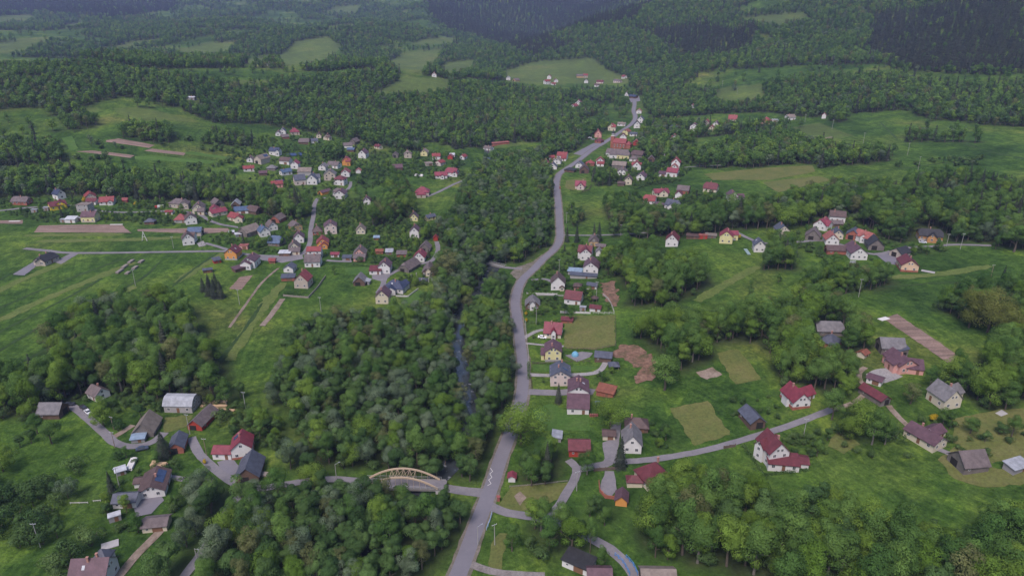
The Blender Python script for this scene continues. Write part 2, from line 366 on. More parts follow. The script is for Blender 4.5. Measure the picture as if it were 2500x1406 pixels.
# ------------------------------------------------------------------ roads, water, fields
def gmat(key, cols, s1, s2, rough=0.95, bump=0.5, dist=0.3, spec=0.15, rows=None, amp=.32):
    """ground cover: two noise scales over world position"""
    if key in MATS: return MATS[key]
    m = bpy.data.materials.new(key); m.use_nodes = True; n = m.node_tree; b = n.nodes['Principled BSDF']
    b.inputs['Roughness'].default_value = rough; b.inputs['Specular IOR Level'].default_value = spec
    g = n.nodes.new('ShaderNodeNewGeometry')
    def nz(s, d):
        q = n.nodes.new('ShaderNodeTexNoise'); q.inputs['Scale'].default_value = s; q.inputs['Detail'].default_value = d; q.inputs['Roughness'].default_value = 0.7
        n.links.new(g.outputs['Position'], q.inputs['Vector']); return q.outputs['Fac']
    r = n.nodes.new('ShaderNodeValToRGB'); e = r.color_ramp.elements
    while len(e) < len(cols): e.new(0.5)
    for k, c_ in enumerate(cols): e[k].position = 0.3 + 0.4 * k / max(1, len(cols) - 1); e[k].color = (*c_, 1)
    n.links.new(nz(s1, 5), r.inputs[0])
    r2 = n.nodes.new('ShaderNodeValToRGB'); r2.color_ramp.elements[0].position = 0.25; r2.color_ramp.elements[1].position = 0.75
    r2.color_ramp.elements[0].color = (1 - amp, 1 - amp, 1 - amp, 1); r2.color_ramp.elements[1].color = (1 + amp, 1 + amp, 1 + amp, 1)
    n.links.new(nz(s2, 4), r2.inputs[0])
    mx = n.nodes.new('ShaderNodeMix'); mx.data_type = 'RGBA'; mx.blend_type = 'MULTIPLY'; mx.inputs[0].default_value = 1.0
    n.links.new(r.outputs[0], mx.inputs[6]); n.links.new(r2.outputs[0], mx.inputs[7]); n.links.new(mx.outputs[2], b.inputs['Base Color'])
    if rows is not None:      # furrows
        mp = n.nodes.new('ShaderNodeMapping'); mp.inputs['Rotation'].default_value = (0, 0, -rows); mp.inputs['Scale'].default_value = (.02, .62, 0); n.links.new(g.outputs['Position'], mp.inputs[0])
        q = n.nodes.new('ShaderNodeTexNoise'); q.inputs['Scale'].default_value = 1.0; q.inputs['Detail'].default_value = 3; n.links.new(mp.outputs[0], q.inputs['Vector'])
        r3 = n.nodes.new('ShaderNodeValToRGB'); r3.color_ramp.elements[0].position = .36; r3.color_ramp.elements[0].color = (.62, .64, .62, 1); r3.color_ramp.elements[1].position = .62; r3.color_ramp.elements[1].color = (1.12, 1.1, 1.08, 1)
        n.links.new(q.outputs['Fac'], r3.inputs[0]); m3 = n.nodes.new('ShaderNodeMix'); m3.data_type = 'RGBA'; m3.blend_type = 'MULTIPLY'; m3.inputs[0].default_value = 1.0
        n.links.new(mx.outputs[2], m3.inputs[6]); n.links.new(r3.outputs[0], m3.inputs[7]); n.links.new(m3.outputs[2], b.inputs['Base Color'])
    if bump:
        bp = n.nodes.new('ShaderNodeBump'); bp.inputs['Strength'].default_value = bump; bp.inputs['Distance'].default_value = dist
        n.links.new(nz(s2, 4), bp.inputs['Height']); n.links.new(bp.outputs[0], b.inputs['Normal'])
    MATS[key] = m; return m
M_ASPH = gmat('old asphalt', [(.128, .122, .140), (.138, .131, .150), (.150, .142, .160)], 0.05, 0.5, rough=0.8, bump=0.1, dist=0.03, spec=0.35, amp=.07)
M_LANE = gmat('pale lane', [(.125, .118, .128), (.155, .146, .156), (.18, .17, .178)], 0.15, 0.9, rough=0.9, bump=0.15, dist=0.05, amp=.12)
M_VERGE = gmat('gravel verge', [(.075, .079, .045), (.128, .112, .090), (.165, .143, .124)], 0.25, 1.2, bump=0.4, dist=0.1)
M_DIRT = gmat('dirt track', [(.109, .086, .058), (.187, .148, .117), (.234, .187, .156)], 0.2, 1.1, bump=0.5, dist=0.15)
M_PLOUGH = gmat('ploughed soil', [(.174, .122, .100), (.200, .141, .118), (.222, .159, .137)], 0.08, 1.3, bump=0.8, dist=0.2)
M_EARTH = gmat('raw earth', [(.064, .064, .030), (.145, .085, .060), (.200, .128, .093)], 0.15, 0.6, bump=1.0, dist=0.5)
M_MOWN = gmat('mown dry grass', [(.063, .085, .022), (.094, .102, .030), (.119, .112, .043)], 0.09, 0.9, bump=0.3, dist=0.15)
M_LAWN = gmat('garden lawn', [(.036, .081, .015), (.048, .098, .018), (.065, .107, .025)], 0.12, 0.9, bump=0.3, dist=0.15)
M_CROP = gmat('young crop', [(.046, .102, .017), (.059, .121, .020), (.074, .130, .028)], 0.06, 0.8, bump=0.4, dist=0.2)
M_RANK = gmat('rank grass', [(.019, .038, .011), (.028, .055, .014), (.040, .065, .019)], 0.12, 0.8, bump=0.8, dist=0.5)
M_PAVE = gmat('grey paving', [(.188, .176, .173), (.225, .214, .210), (.255, .240, .236)], 0.2, 1.5, bump=0.1, dist=0.03)
M_STONE = gmat('gravel bar', [(.119, .105, .098), (.175, .158, .150), (.210, .196, .189)], 0.3, 1.4, bump=0.8, dist=0.25)
# river water
def build_river():
    L = RIV; n = len(L); T = np.gradient(L, axis=0); T /= np.linalg.norm(T, axis=1)[:, None]; N = np.stack([-T[:, 1], T[:, 0]], 1)
    V = []; Fc = []
    zz = np.array([float(gz(*p)) for p in L]); zz = np.convolve(np.pad(zz, 12, 'edge'), np.ones(25) / 25, 'valid')
    for k in range(n):
        for c_ in (-3.6, -1.8, 0, 1.8, 3.6):
            x, y = L[k] + N[k] * c_; V.append((x, y, zz[k] + 0.75))
        block(L[k][0], L[k][1], 2.6 if 300 < math.hypot(*L[k]) < 0 else .3 if not (238 < L[k][1] < 320) else 2.6)
    for k in range(n - 1):
        for c_ in range(4): a = k * 5 + c_; Fc.append((a, a + 5, a + 6, a + 1))
    me = mesh_np('river', V, Fc)
    m = bpy.data.materials.new('river water'); m.use_nodes = True; t = m.node_tree; b = t.nodes['Principled BSDF']
    b.inputs['Base Color'].default_value = (.030, .036, .040, 1); b.inputs['Roughness'].default_value = 0.08; b.inputs['Specular IOR Level'].default_value = 0.7
    g = t.nodes.new('ShaderNodeNewGeometry'); q = t.nodes.new('ShaderNodeTexNoise'); q.inputs['Scale'].default_value = 0.9; q.inputs['Detail'].default_value = 5
    bp = t.nodes.new('ShaderNodeBump'); bp.inputs['Strength'].default_value = 0.35; bp.inputs['Distance'].default_value = 0.12
    t.links.new(g.outputs['Position'], q.inputs['Vector']); t.links.new(q.outputs['Fac'], bp.inputs['Height']); t.links.new(bp.outputs[0], b.inputs['Normal'])
    r = t.nodes.new('ShaderNodeValToRGB'); r.color_ramp.elements[0].position = 0.62; r.color_ramp.elements[0].color = (.03, .036, .04, 1); r.color_ramp.elements[1].position = 0.78; r.color_ramp.elements[1].color = (.35, .37, .40, 1)
    q2 = t.nodes.new('ShaderNodeTexNoise'); q2.inputs['Scale'].default_value = 0.35; q2.inputs['Detail'].default_value = 6
    t.links.new(g.outputs['Position'], q2.inputs['Vector']); t.links.new(q2.outputs['Fac'], r.inputs[0]); t.links.new(r.outputs[0], b.inputs['Base Color'])
    o = obj('river', me, m); tag(o, 'narrow dark river with pale riffles between wooded banks', None, None, 'structure')
build_river()
MAIN = [(1085,1460),(1118,1404),(1161,1291),(1199,1190),(1222,1120),(1245,1060),(1266,1000),(1276,945),(1277,890),(1272,849),(1262,774),(1258,737),(1267,699),(1281,677),(1302,658),(1327,632),(1353,609),
        (1366,585),(1366,550),(1363,500),(1360,470),(1358,449),(1364,428),(1373,419),(1385,411),(1404,398),(1422,385),(1438,372),(1454,361),(1470,352),(1489,340),(1505,329),(1524,316),(1540,305),(1549,294),(1551,284),
        (1547,272),(1549,258),(1549,247)]
strip('road_verge', MAIN, 6.9, M_VERGE, 0.13, label='gravelly verge along the main village road', ragged=0.25, clear=1.0)
o_road, ML, MN, MW = strip('main_road', MAIN, 5.0, M_ASPH, 0.19, label='winding grey asphalt main road through the village', clear=2.5)
LANES = [  # points, width, material, label
 ([(172,990),(195,1005),(224,1030),(258,1060),(277,1078),(300,1088),(330,1090),(359,1084),(382,1073),(402,1056)], 4.0, M_LANE, 'curved paved lane through the lower left farmyards'),
 ([(279,1066),(300,1054),(325,1038)], 3.0, M_DIRT, 'short dirt drive to the thatch coloured barn'),
 ([(467,1068),(482,1101),(501,1123),(531,1150),(575,1180),(630,1192),(690,1184),(760,1173),(822,1170),(895,1176)], 3.8, M_LANE, 'lane from the farms to the arch bridge'),
 ([(412,1165),(468,1172),(520,1172)], 3.0, M_LANE, 'drive to the bungalow with solar panels'),
 ([(1075,1190),(1120,1197),(1185,1204)], 5.0, M_LANE, 'lane from the arch bridge to the main road'),
 ([(280,1420),(337,1351),(378,1310),(391,1296)], 3.2, M_DIRT, 'dirt drive past the brown garage'),
 ([(440,1420),(494,1347),(530,1290),(560,1240),(596,1200)], 3.4, M_LANE, 'lane with street lamp under the trees'),
 ([(60,607),(120,613),(172,618),(325,617),(449,615),(554,614),(592,620),(643,625),(712,626),(737,621),(750,608),(757,590),(759,559),(765,529),(768,500),(778,484),(795,484)], 3.8, M_LANE, 'long lane along the lower edge of the left hamlet'),
 ([(-60,520),(0,515),(64,508),(130,505),(190,502),(225,511),(256,517),(320,519),(437,516),(489,526),(508,537),(537,548),(572,554),(594,558)], 3.6, M_LANE, 'upper lane past the yellow house'),
 ([(500,594),(530,602),(558,611)], 3.4, M_LANE, 'short link to the white gabled house'),
 ([(836,472),(853,458),(856,444)], 3.4, M_LANE, 'steep lane up to the beige gabled house'),
 ([(1066,590),(1069,612),(1055,636),(1023,646),(974,660),(946,674),(938,684),(934,699),(922,716)], 3.6, M_LANE, 'lane between the long barns to the navy hipped house'),
 ([(797,636),(820,638),(859,639)], 3.4, M_LANE, 'lane beside the grey carport'),
 ([(1042,481),(1073,468),(1107,451),(1135,440)], 3.6, M_LANE, 'drive to the crimson hipped villa'),
 ([(1497,1124),(1525,1127),(1611,1119),(1724,1099),(1817,1073),(1900,1048),(1960,1027),(2002,1011),(2030,1000)], 3.6, M_LANE, 'straight lane across the right gardens'),
 ([(1387,1123),(1407,1142),(1402,1172),(1380,1209),(1365,1235),(1340,1262)], 3.6, M_LANE, 'lane past the leafy grove to the bus shelter lawn'),
 ([(1408,1146),(1454,1138),(1484,1130),(1494,1101),(1499,1075),(1505,1030)], 4.4, M_LANE, 'paved drive up to the grey roofed house'),
 ([(1190,1232),(1225,1248),(1262,1256),(1330,1266),(1391,1284),(1443,1314),(1488,1340),(1525,1371),(1548,1404),(1562,1440)], 4.2, M_LANE, 'side road over the blue railed bridge'),
 ([(1150,1377),(1199,1395),(1260,1402),(1330,1405)], 3.0, M_STONE, 'gravel path beside the lower allotment'),
 ([(1366,574),(1400,575),(1514,573),(1581,568)], 3.0, M_LANE, 'side lane behind the row of spruces'),
 ([(1791,565),(1836,586),(1866,594),(1950,591),(2006,588),(2060,600),(2118,619),(2148,620),(2188,612),(2210,606),(2276,602),(2330,598),(2420,600)], 3.6, M_LANE, 'lane along the right hamlet to the timber lodge'),
 ([(1289,915),(1342,917),(1411,915),(1450,911),(1469,901),(1478,885)], 3.2, M_PAVE, 'curved pale paved drive around the garden'),
 ([(1278,826),(1296,816),(1313,808),(1329,806)], 3.0, M_PAVE, 'curved drive to the red roofed house'),
 ([(1279,838),(1320,842),(1376,846)], 2.0, M_PAVE, 'straight garden path beside the cream house'),
 ([(1290,957),(1320,958),(1359,959),(1420,955),(1450,958)], 5.5, M_LANE, 'wide drive to the plum roofed double house'),
 ([(1232,653),(1250,655),(1275,656)], 3.4, M_LANE, 'side lane crossing the small bridge upstream'),
 ([(2030,1000),(2080,985),(2120,951),(2100,931),(2098,910),(2113,897)], 2.6, M_DIRT, 'curving farm track below the pink house'),
 ([(2169,990),(2194,1019),(2225,1048)], 2.6, M_DIRT, 'narrow track between the right gardens'),
 ([(1293,722),(1330,721),(1376,722)], 1.6, M_PAVE, 'narrow path beside the maroon roofed house'),
 ([(1297,684),(1330,682),(1352,690)], 3.0, M_LANE, 'driveway to the brown roofed gabled house'),
 ([(640,796),(660,772),(690,730)], 3.4, M_DIRT, 'garden beds of bare soil in the meadow'),
 ([(560,800),(610,730),(640,690),(680,655)], 1.6, M_DIRT, 'worn wheel tracks in the left meadow'),
 ([(2275,1092),(2300,1100),(2325,1112)], 2.6, M_LANE, 'short path from the cream house to the barn'),
 ([(1640,412),(1700,407),(1760,404)], 2.6, M_LANE, 'pale garden path by the white houses'),
 ([(1990,345),(2030,335)], 5.0, M_DIRT, 'bare strip of soil on the slope'),
]
for pts, wd, m_, lab in LANES: strip('lane' if m_ is not M_DIRT else 'track', pts, wd * .86, m_, 0.17, label=lab, ragged=0.12, clear=1.6)
FIELDS = [
 ('ploughed_field', [(83,568),(95,551),(297,548),(306,558),(321,569)], M_PLOUGH, 'wide ploughed field below the lemon house'),
 ('ploughed_field', [(335,560),(460,558),(556,557),(563,566),(500,571),(380,567),(337,565)], M_PLOUGH, 'narrow ploughed strip behind the blue roofed hall'),
 ('ploughed_field', [(-60,540),(56,538),(55,547),(-60,546)], M_PLOUGH, 'small ploughed plot at the left edge'),
 ('ploughed_field', [(560,705),(585,677),(617,672),(588,708)], M_PLOUGH, 'rectangular sandy plot by the purple carport'),
 ('ploughed_field', [(2156,778),(2190,767),(2322,856),(2352,882),(2314,886)], M_PLOUGH, 'long ploughed strip on the right slope'),
 ('ploughed_field', [(260,343),(288,339),(378,355),(363,362),(258,347)], M_PLOUGH, 'upper bare strip on the left hillside'),
 ('ploughed_field', [(352,369),(370,363),(454,374),(448,380)], M_PLOUGH, 'right hand bare strip on the left hillside'),
 ('ploughed_field', [(185,371),(224,368),(329,380),(318,386)], M_PLOUGH, 'lower bare strip on the left hillside'),
 ('crop_field', [(329,382),(374,380),(527,394),(516,400),(329,390)], M_CROP, 'bright green crop strip on the left hillside'),
 ('crop_field', [(434,374),(468,370),(561,385),(554,389)], M_CROP, 'short bright crop strip above the barns'),
 ('crop_field', [(150,337),(176,333),(191,363),(172,370)], M_CROP, 'steep bright crop strip beside the wood'),
 ('mown_field', [(1634,996),(1727,979),(1784,1060),(1697,1089)], M_MOWN, 'square mown yellow lawn beside the lane'),
 ('mown_field', [(1378,771),(1500,769),(1503,845),(1450,853),(1378,850)], M_MOWN, 'large mown lawn behind the red roofed house'),
 ('mown_field', [(1748,862),(1800,851),(1860,925),(1795,940)], M_MOWN, 'dry mown plot below the wood'),
 ('mown_field', [(2043,1054),(2103,1084),(2062,1108),(2020,1090)], M_MOWN, 'brownish allotment behind the white villa'),
 ('mown_field', [(1220,1225),(1250,1186),(1385,1176),(1372,1215),(1262,1250),(1215,1240)], M_MOWN, 'worn grass triangle behind the bus shelter'),
 ('mown_field', [(1200,1330),(1222,1300),(1240,1300),(1222,1392),(1192,1385)], M_MOWN, 'narrow dry allotment beside the main road'),
 ('mown_field', [(2330,1020),(2440,1000),(2560,990),(2560,1120),(2420,1130),(2330,1080)], M_MOWN, 'dry orchard grass by the right edge'),
 ('mown_field', [(2290,1120),(2330,1090),(2420,1140),(2520,1150),(2520,1180),(2400,1190),(2330,1170)], M_MOWN, 'trodden grass around the weathered barn'),
 ('mown_field', [(400,1020),(470,1012),(460,1040),(400,1060)], M_MOWN, 'yellowish yard grass below the building site'),
 ('mown_field', [(1700,910),(1742,897),(1762,916),(1724,926)], M_DIRT, 'bare garden bed above the mown plot'),
 ('mown_field', [(1382,442),(1430,434),(1435,455),(1395,466),(1378,458)], M_MOWN, 'mown garden of the crimson chalet'),
 ('mown_field', [(1720,425),(1850,412),(1985,404),(1990,420),(1880,440),(1740,440)], M_MOWN, 'yellow meadow strip above the right hamlet'),
 ('mown_field', [(1860,445),(2000,430),(2030,440),(1900,470)], M_MOWN, 'lower yellow meadow strip above the right hamlet'),
 ('garden_lawn', [(1300,890),(1340,888),(1440,893),(1462,897),(1440,906),(1300,908)], M_LAWN, 'green lawn inside the curved drive'),
 ('garden_lawn', [(1300,1000),(1340,985),(1380,1000),(1440,1015),(1440,1050),(1320,1052)], M_LAWN, 'lawn below the plum roofed double house'),
 ('garden_lawn', [(840,655),(900,650),(905,668),(850,672)], M_LAWN, 'lawn beside the pink cream house'),
 ('garden_lawn', [(975,735),(1000,722),(1022,708),(1040,715),(1010,745)], M_LAWN, 'small lawn behind the navy hipped house'),
 ('earth_bank', [(1492,868),(1520,838),(1570,850),(1602,880),(1592,932),(1545,937),(1562,900),(1528,880)], M_EARTH, 'bare reddish earth scar above the gardens'),
 ('earth_bank', [(1464,692),(1505,686),(1512,748),(1482,742)], M_EARTH, 'eroded reddish bank behind the white garage'),
 ('gravel_yard', [(2114,914),(2137,902),(2163,899),(2204,920),(2160,936),(2138,930)], M_PAVE, 'pale gravel yard of the pink house'),
 ('gravel_yard', [(2138,622),(2170,612),(2195,618),(2192,648),(2168,645)], M_ASPH, 'paved yard beside the peach house'),
 ('gravel_yard', [(1534,236),(1561,236),(1563,248),(1540,251)], M_ASPH, 'car park at the far end of the main road'),
 ('gravel_yard', [(1399,376),(1449,350),(1466,350),(1425,381)], M_ASPH, 'paved square beside the church road'),
 ('gravel_yard', [(528,1128),(566,1120),(586,1140),(580,1158),(545,1160)], M_ASPH, 'grey forecourt between red house and barn'),
 ('gravel_yard', [(325,1220),(390,1205),(400,1222),(370,1255),(330,1262)], M_ASPH, 'grey yard of the bungalow'),
 ('gravel_yard', [(908,672),(940,668),(952,676),(935,688),(910,682)], M_LANE, 'forecourt of the gabled barn house'),
 ('gravel_yard', [(1470,1080),(1500,1068),(1512,1075),(1504,1120),(1478,1128)], M_LANE, 'grey yard of the small cream garage'),
 ('gravel_yard', [(1462,1195),(1478,1150),(1500,1150),(1505,1195),(1490,1212)], M_LANE, 'walled forecourt of the maroon villa'),
 ('gravel_yard', [(480,594),(497,588),(503,600),(486,603)], M_PAVE, 'paved corner by the white gabled house'),
 ('gravel_yard', [(30,671),(80,641),(95,645),(60,673)], M_ASPH, 'slate blue paving beside the dark hipped villa'),
 ('gravel_yard', [(130,640),(175,618),(196,617),(150,645)], M_LANE, 'pale drive of the dark hipped villa'),
 ('gravel_yard', [(630,628),(700,622),(735,616),(742,632),(690,642),(640,636)], M_LANE, 'open yard in the middle of the left hamlet'),
 ('gravel_yard', [(1380,868),(1420,858),(1448,862),(1440,872),(1410,884)], M_LANE, 'gravel yard behind the cream house'),
 ('gravel_yard', [(1245,668),(1262,652),(1300,640),(1322,622),(1330,630),(1300,655),(1270,690)], M_VERGE, 'gravel layby on the inside of the bend'),
 ('gravel_yard', [(1255,1210),(1270,1200),(1285,1215),(1268,1235)], M_DIRT, 'patch of bare soil on the grass triangle'),
 ('concrete_slab', [(2428,1008),(2445,1001),(2460,1010),(2442,1016)], M_CONC, 'grey slab in the right hand orchard'),
]
def long_axis(poly):
    A = np.array([at(*p)[:2] for p in poly]); best = max(((A[k] - A[k - 1]) for k in range(len(A))), key=lambda v: v @ v); return math.atan2(best[1], best[0])
for nm, poly, m_, lab in FIELDS:
    if m_ is M_PLOUGH: m_ = gmat('ploughed soil %.2f' % long_axis(poly), [(.174, .122, .100), (.200, .141, .118), (.222, .159, .137)], 0.08, 1.3, bump=0.8, dist=0.2, rows=long_axis(poly))
    elif m_ in (M_CROP, M_MOWN): m_ = gmat('mown rows %.2f %s' % (long_axis(poly), m_.name), [(.068, .09, .024), (.094, .103, .03), (.118, .112, .042)] if m_ is M_MOWN else [(.05, .105, .018), (.06, .12, .022), (.075, .13, .028)], 0.09, 0.9, bump=0.3, dist=0.15, rows=long_axis(poly) if m_ is M_CROP else None)
    patch(nm, poly, m_, ragged={'earth_bank': 1.6, 'mown_field': .55, 'garden_lawn': .4, 'crop_field': .5, 'ploughed_field': .25}.get(nm, .25), dz=0.10 if nm in ('mown_field', 'garden_lawn', 'crop_field') else 0.12, label=lab, blk=not any(q in lab for q in ('orchard', 'trodden', 'worn grass', 'allotment behind')))
MARGINS = [[(-40,770),(120,700),(330,622)],[(-40,880),(150,770),(330,690),(390,640)],[(-40,830),(130,745),(250,680)],[(140,860),(240,790),(330,720)],[(-20,930),(60,880),(120,850)],[(-40,700),(60,655),(100,640)],
 [(420,700),(470,660),(530,618)],[(2000,690),(2150,700),(2320,690),(2480,700)],[(2080,420),(2200,412),(2330,395)],[(2150,300),(2170,320),(2190,340)],[(2120,290),(2180,280),(2230,275)],[(1640,745),(1750,760),(1850,745)],
 [(520,900),(560,850),(600,800),(640,740)],[(2200,780),(2300,850),(2380,900)],[(2330,345),(2420,372),(2560,400)]]
M_STREAK = gmat('mown strip', [(.067, .099, .022), (.084, .112, .027), (.103, .119, .037)], 0.10, 0.8, bump=0.4, dist=0.2)
STRIPS = [[(-40,800),(130,722),(330,640)],[(-40,725),(80,672),(160,640)],[(430,690),(490,650),(545,618)],[(150,800),(250,735),(330,700)],[(560,880),(600,810),(650,740),(690,690)],[(2150,680),(2300,668),(2420,650)],[(1700,735),(1780,690),(1850,650)],[(2230,800),(2330,870)],[(90,590),(320,585),(440,580)],[(60,575),(300,573)]]
for p in STRIPS: strip('mown_strip', p, (4.0, 6.5, 5.0, 7.0, 4.0), M_STREAK, 0.08, label='paler freshly mown strip across the meadow', ragged=0.9, blk=False)
for p in MARGINS: strip('field_margin', p, (1.2, 2.2, 1.4, 2.4, 1.2), M_RANK, 0.10, label='strip of taller dark grass between two meadows', ragged=0.35, blk=False)
# ------------------------------------------------------------------ buildings
HOUSES = []          # (x, y, radius, front clearance) for keeping trees off
LABELS = {}
def uniq(label):
    LABELS[label] = LABELS.get(label, 0) + 1; return label
_wm = {}
def window_meshes():
    if not _wm:
        f = MB()
        for c_, d in (((-.46, 0, .5), (.08, .14, 1)), ((.46, 0, .5), (.08, .14, 1)), ((0, 0, .04), (.84, .16, .08)), ((0, 0, .96), (.84, .14, .08)), ((0, 0, .5), (.05, .12, .84))): f.box(c_, d)
        _wm['frame'] = f.mesh('window'); _wm['frame'].materials.append(M_FRAME)
        g = MB(); g.box((0, 0, .5), (.86, .07, .86)); _wm['pane'] = g.mesh('pane'); _wm['pane'].materials.append(M_GLASS)
        s_ = MB(); s_.box((0, 0, .5), (1, .10, 1)); _wm['far'] = s_.mesh('window'); _wm['far'].materials.append(M_GLASS)
        d = MB(); d.box((0, 0, .5), (1, .12, 1)); _wm['door'] = d.mesh('door'); _wm['door'].materials.append(M_DOOR)
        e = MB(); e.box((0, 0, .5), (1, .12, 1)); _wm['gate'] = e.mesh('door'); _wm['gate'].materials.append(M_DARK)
    return _wm
def roof_and_walls(L, W, h, rt, pitch, ov=0.45, og=0.4, t=0.22):
    """returns (wall MB, roof MB, ridge height) in local axes: x along the ridge"""
    wl, rf = MB(), MB(); tp = math.tan(R(pitch)); rise = W / 2 * tp; B = -1.6
    if rt == 'flat':
        wl.box((0, 0, (h + B) / 2), (L, W, h - B)); rf.box((0, 0, h + .1), (L + .4, W + .4, .26)); return wl, rf, h + .2
    if rt == 'shed':
        r = W * tp
        wl.extrude([(-W / 2, B), (W / 2, B), (W / 2, h + r - t), (-W / 2, h - t)], -L / 2, L / 2)
        rf.extrude([(-W / 2 - ov, h - ov * tp - t), (W / 2 + ov, h + r + ov * tp - t), (W / 2 + ov, h + r + ov * tp), (-W / 2 - ov, h - ov * tp)], -L / 2 - og, L / 2 + og)
        return wl, rf, h + r
    if rt == 'gambrel':
        pr = [(-W / 2 - .3, h), (-W * .36, h + W * .26), (-W * .16, h + W * .38), (W * .16, h + W * .38), (W * .36, h + W * .26), (W / 2 + .3, h)]
        wl.extrude([(-W / 2, B), (W / 2, B), (W / 2, h)] + [(y * .95, z - .2) for y, z in pr[::-1][1:-1]] + [(-W / 2, h)], -L / 2, L / 2)
        rf.extrude([(y, z - t) for y, z in pr] + pr[::-1], -L / 2 - og, L / 2 + og); return wl, rf, h + W * .38
    ye = W / 2 + ov; ze = h - ov * tp; zr = h + rise; xe = L / 2 + og
    if rt == 'hip':
        wl.box((0, 0, (h - .1 + B) / 2), (L, W, h - .1 - B)); xr = max(0.02, L / 2 + og - ye)
        rf.add([(-xe, -ye, ze), (xe, -ye, ze), (xe, ye, ze), (-xe, ye, ze), (-xr, 0, zr), (xr, 0, zr), (-xe, -ye, ze - t), (xe, -ye, ze - t), (xe, ye, ze - t), (-xe, ye, ze - t)],
               [(0, 1, 5, 4), (1, 2, 5), (2, 3, 4, 5), (3, 0, 4), (6, 7, 1, 0), (7, 8, 2, 1), (8, 9, 3, 2), (9, 6, 0, 3), (9, 8, 7, 6)]); return wl, rf, zr
    if rt == 'half':
        zs = zr - .42 * rise; ys = (zr - zs) / tp; a = ys * .9
        wl.extrude([(-W / 2, B), (W / 2, B), (W / 2, h - t), (ys, zs - t), (-ys, zs - t), (-W / 2, h - t)], -L / 2, L / 2)
        for_ = []; V = []
        for z0 in (0, -t):
            V += [(-xe, -ye, ze + z0), (xe, -ye, ze + z0), (xe, ye, ze + z0), (-xe, ye, ze + z0), (-xe, -ys, zs + z0), (xe, -ys, zs + z0), (xe, ys, zs + z0), (-xe, ys, zs + z0), (-xe + a, 0, zr + z0), (xe - a, 0, zr + z0)]
        top = [(0, 1, 5, 9, 8, 4), (2, 3, 7, 8, 9, 6), (5, 6, 9), (7, 4, 8)]
        rim = [0, 1, 5, 6, 2, 3, 7, 4]
        Fs = top + [tuple(i + 10 for i in f[::-1]) for f in top] + [(rim[i], rim[i] + 10, rim[(i + 1) % 8] + 10, rim[(i + 1) % 8]) for i in range(8)]
        rf.add(V, Fs); return wl, rf, zr
    wl.extrude([(-W / 2, B), (W / 2, B), (W / 2, h - t), (0, zr - t), (-W / 2, h - t)], -L / 2, L / 2)
    rf.extrude([(-ye, ze - t), (0, zr - t), (ye, ze - t), (ye, ze), (0, zr), (-ye, ze)], -xe, xe)
    return wl, rf, zr
def local_of(root, px, py, ax, ay):
    p = at(px, py); q = at(px + ax * 6, py + ay * 6); a = math.atan2(q.y - p.y, q.x - p.x) - root.rotation_euler.z
    d = Vector((p.x - root.location.x, p.y - root.location.y)); c_, s_ = math.cos(-root.rotation_euler.z), math.sin(-root.rotation_euler.z)
    return (d.x * c_ - d.y * s_, d.x * s_ + d.y * c_, p.z - root.location.z), a
def put(name, mb, m, parent, loc=(0, 0, 0), rz=0.0):
    o = obj(name, mb.mesh(name), m, parent, loc); o.rotation_euler = (0, 0, rz); return o
def openings(root, parent, L, W, h, rt, pitch, wall, k, kind, off=(0, 0, 0), rz=0.0, rnd=None, gate=None):
    wm = window_meshes(); near = k > 3.1; tp = math.tan(R(pitch)); cx, cy_, sn, cs = off[0], off[1], math.sin(rz), math.cos(rz)
    wz = root.rotation_euler.z + rz
    def place(mesh, x, y, z, ang, ww, hh, name):
        o = obj(name, mesh, None, parent); o.location = (cx + x * cs - y * sn, cy_ + x * sn + y * cs, off[2] + z); o.rotation_euler = (0, 0, rz + ang); o.scale = (ww, 1, hh); return o
    def facing(ang):
        a = wz + ang - math.pi / 2; n_ = Vector((math.cos(a), math.sin(a)))       # outward normal of that wall
        to = Vector((-root.location.x, -root.location.y)).normalized(); return n_.dot(to) > 0.05
    def win(x, y, z, ang, ww, hh):
        if near:
            f = place(wm['frame'], x, y, z, ang, ww, hh, 'window'); obj('pane', wm['pane'], None, f)
        else: place(wm['far'], x, y, z, ang, ww, hh, 'window')
    walls = [(0, -W / 2, 0.0, L, False), (0, W / 2, math.pi, L, False), (L / 2, 0, math.pi / 2, W, True), (-L / 2, 0, -math.pi / 2, W, True)]
    door_done = False
    for x0, y0, ang, ln, gab in walls:
        f = facing(ang)
        if not f and not near: continue
        if kind in ('barn', 'shed', 'garage', 'hut', 'carport', 'shelter', 'gazebo'):
            if f and (gab == (kind == 'barn')) and not door_done:
                ww = min(ln * .45, 3.0 if kind != 'shed' else 1.1); hh = min(h - .25, 2.9 if kind == 'barn' else 2.1)
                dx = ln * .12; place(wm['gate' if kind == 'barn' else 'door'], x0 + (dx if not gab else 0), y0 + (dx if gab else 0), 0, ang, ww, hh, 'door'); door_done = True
            if f and near and kind in ('barn', 'garage') and not gab and ln > 5: win(x0 - ln * .3, y0, min(1.2, h * .4), ang, .8, .7)
            continue
        n = max(1, int(ln / (3.0 if near else 4.2))); fl = max(1, int((h + .3) / 2.6))
        for q in range(fl):
            for i in range(n):
                s_ = (i + .5) / n * ln - ln / 2; z = .95 + q * 2.75
                if z + 1.3 > h: continue
                x, y = (x0 + s_, y0) if not gab else (x0, y0 + s_)
                if q == 0 and i == n // 2 and f and not door_done and not gab:
                    place(wm['door'], x, y, .1, ang, 1.1, 2.1, 'door'); door_done = True
                else: win(x, y, z, ang, 1.15, 1.3)
        if gab and rt in ('gable', 'half', 'gambrel') and W / 2 * tp > 2.0 and (f or near):
            if W > 7 and near:
                for s_ in (-.75, .75): win(x0, s_, h + .15, ang, .9, 1.15)
            else: win(x0, 0, h + .15, ang, 1.1, 1.2)
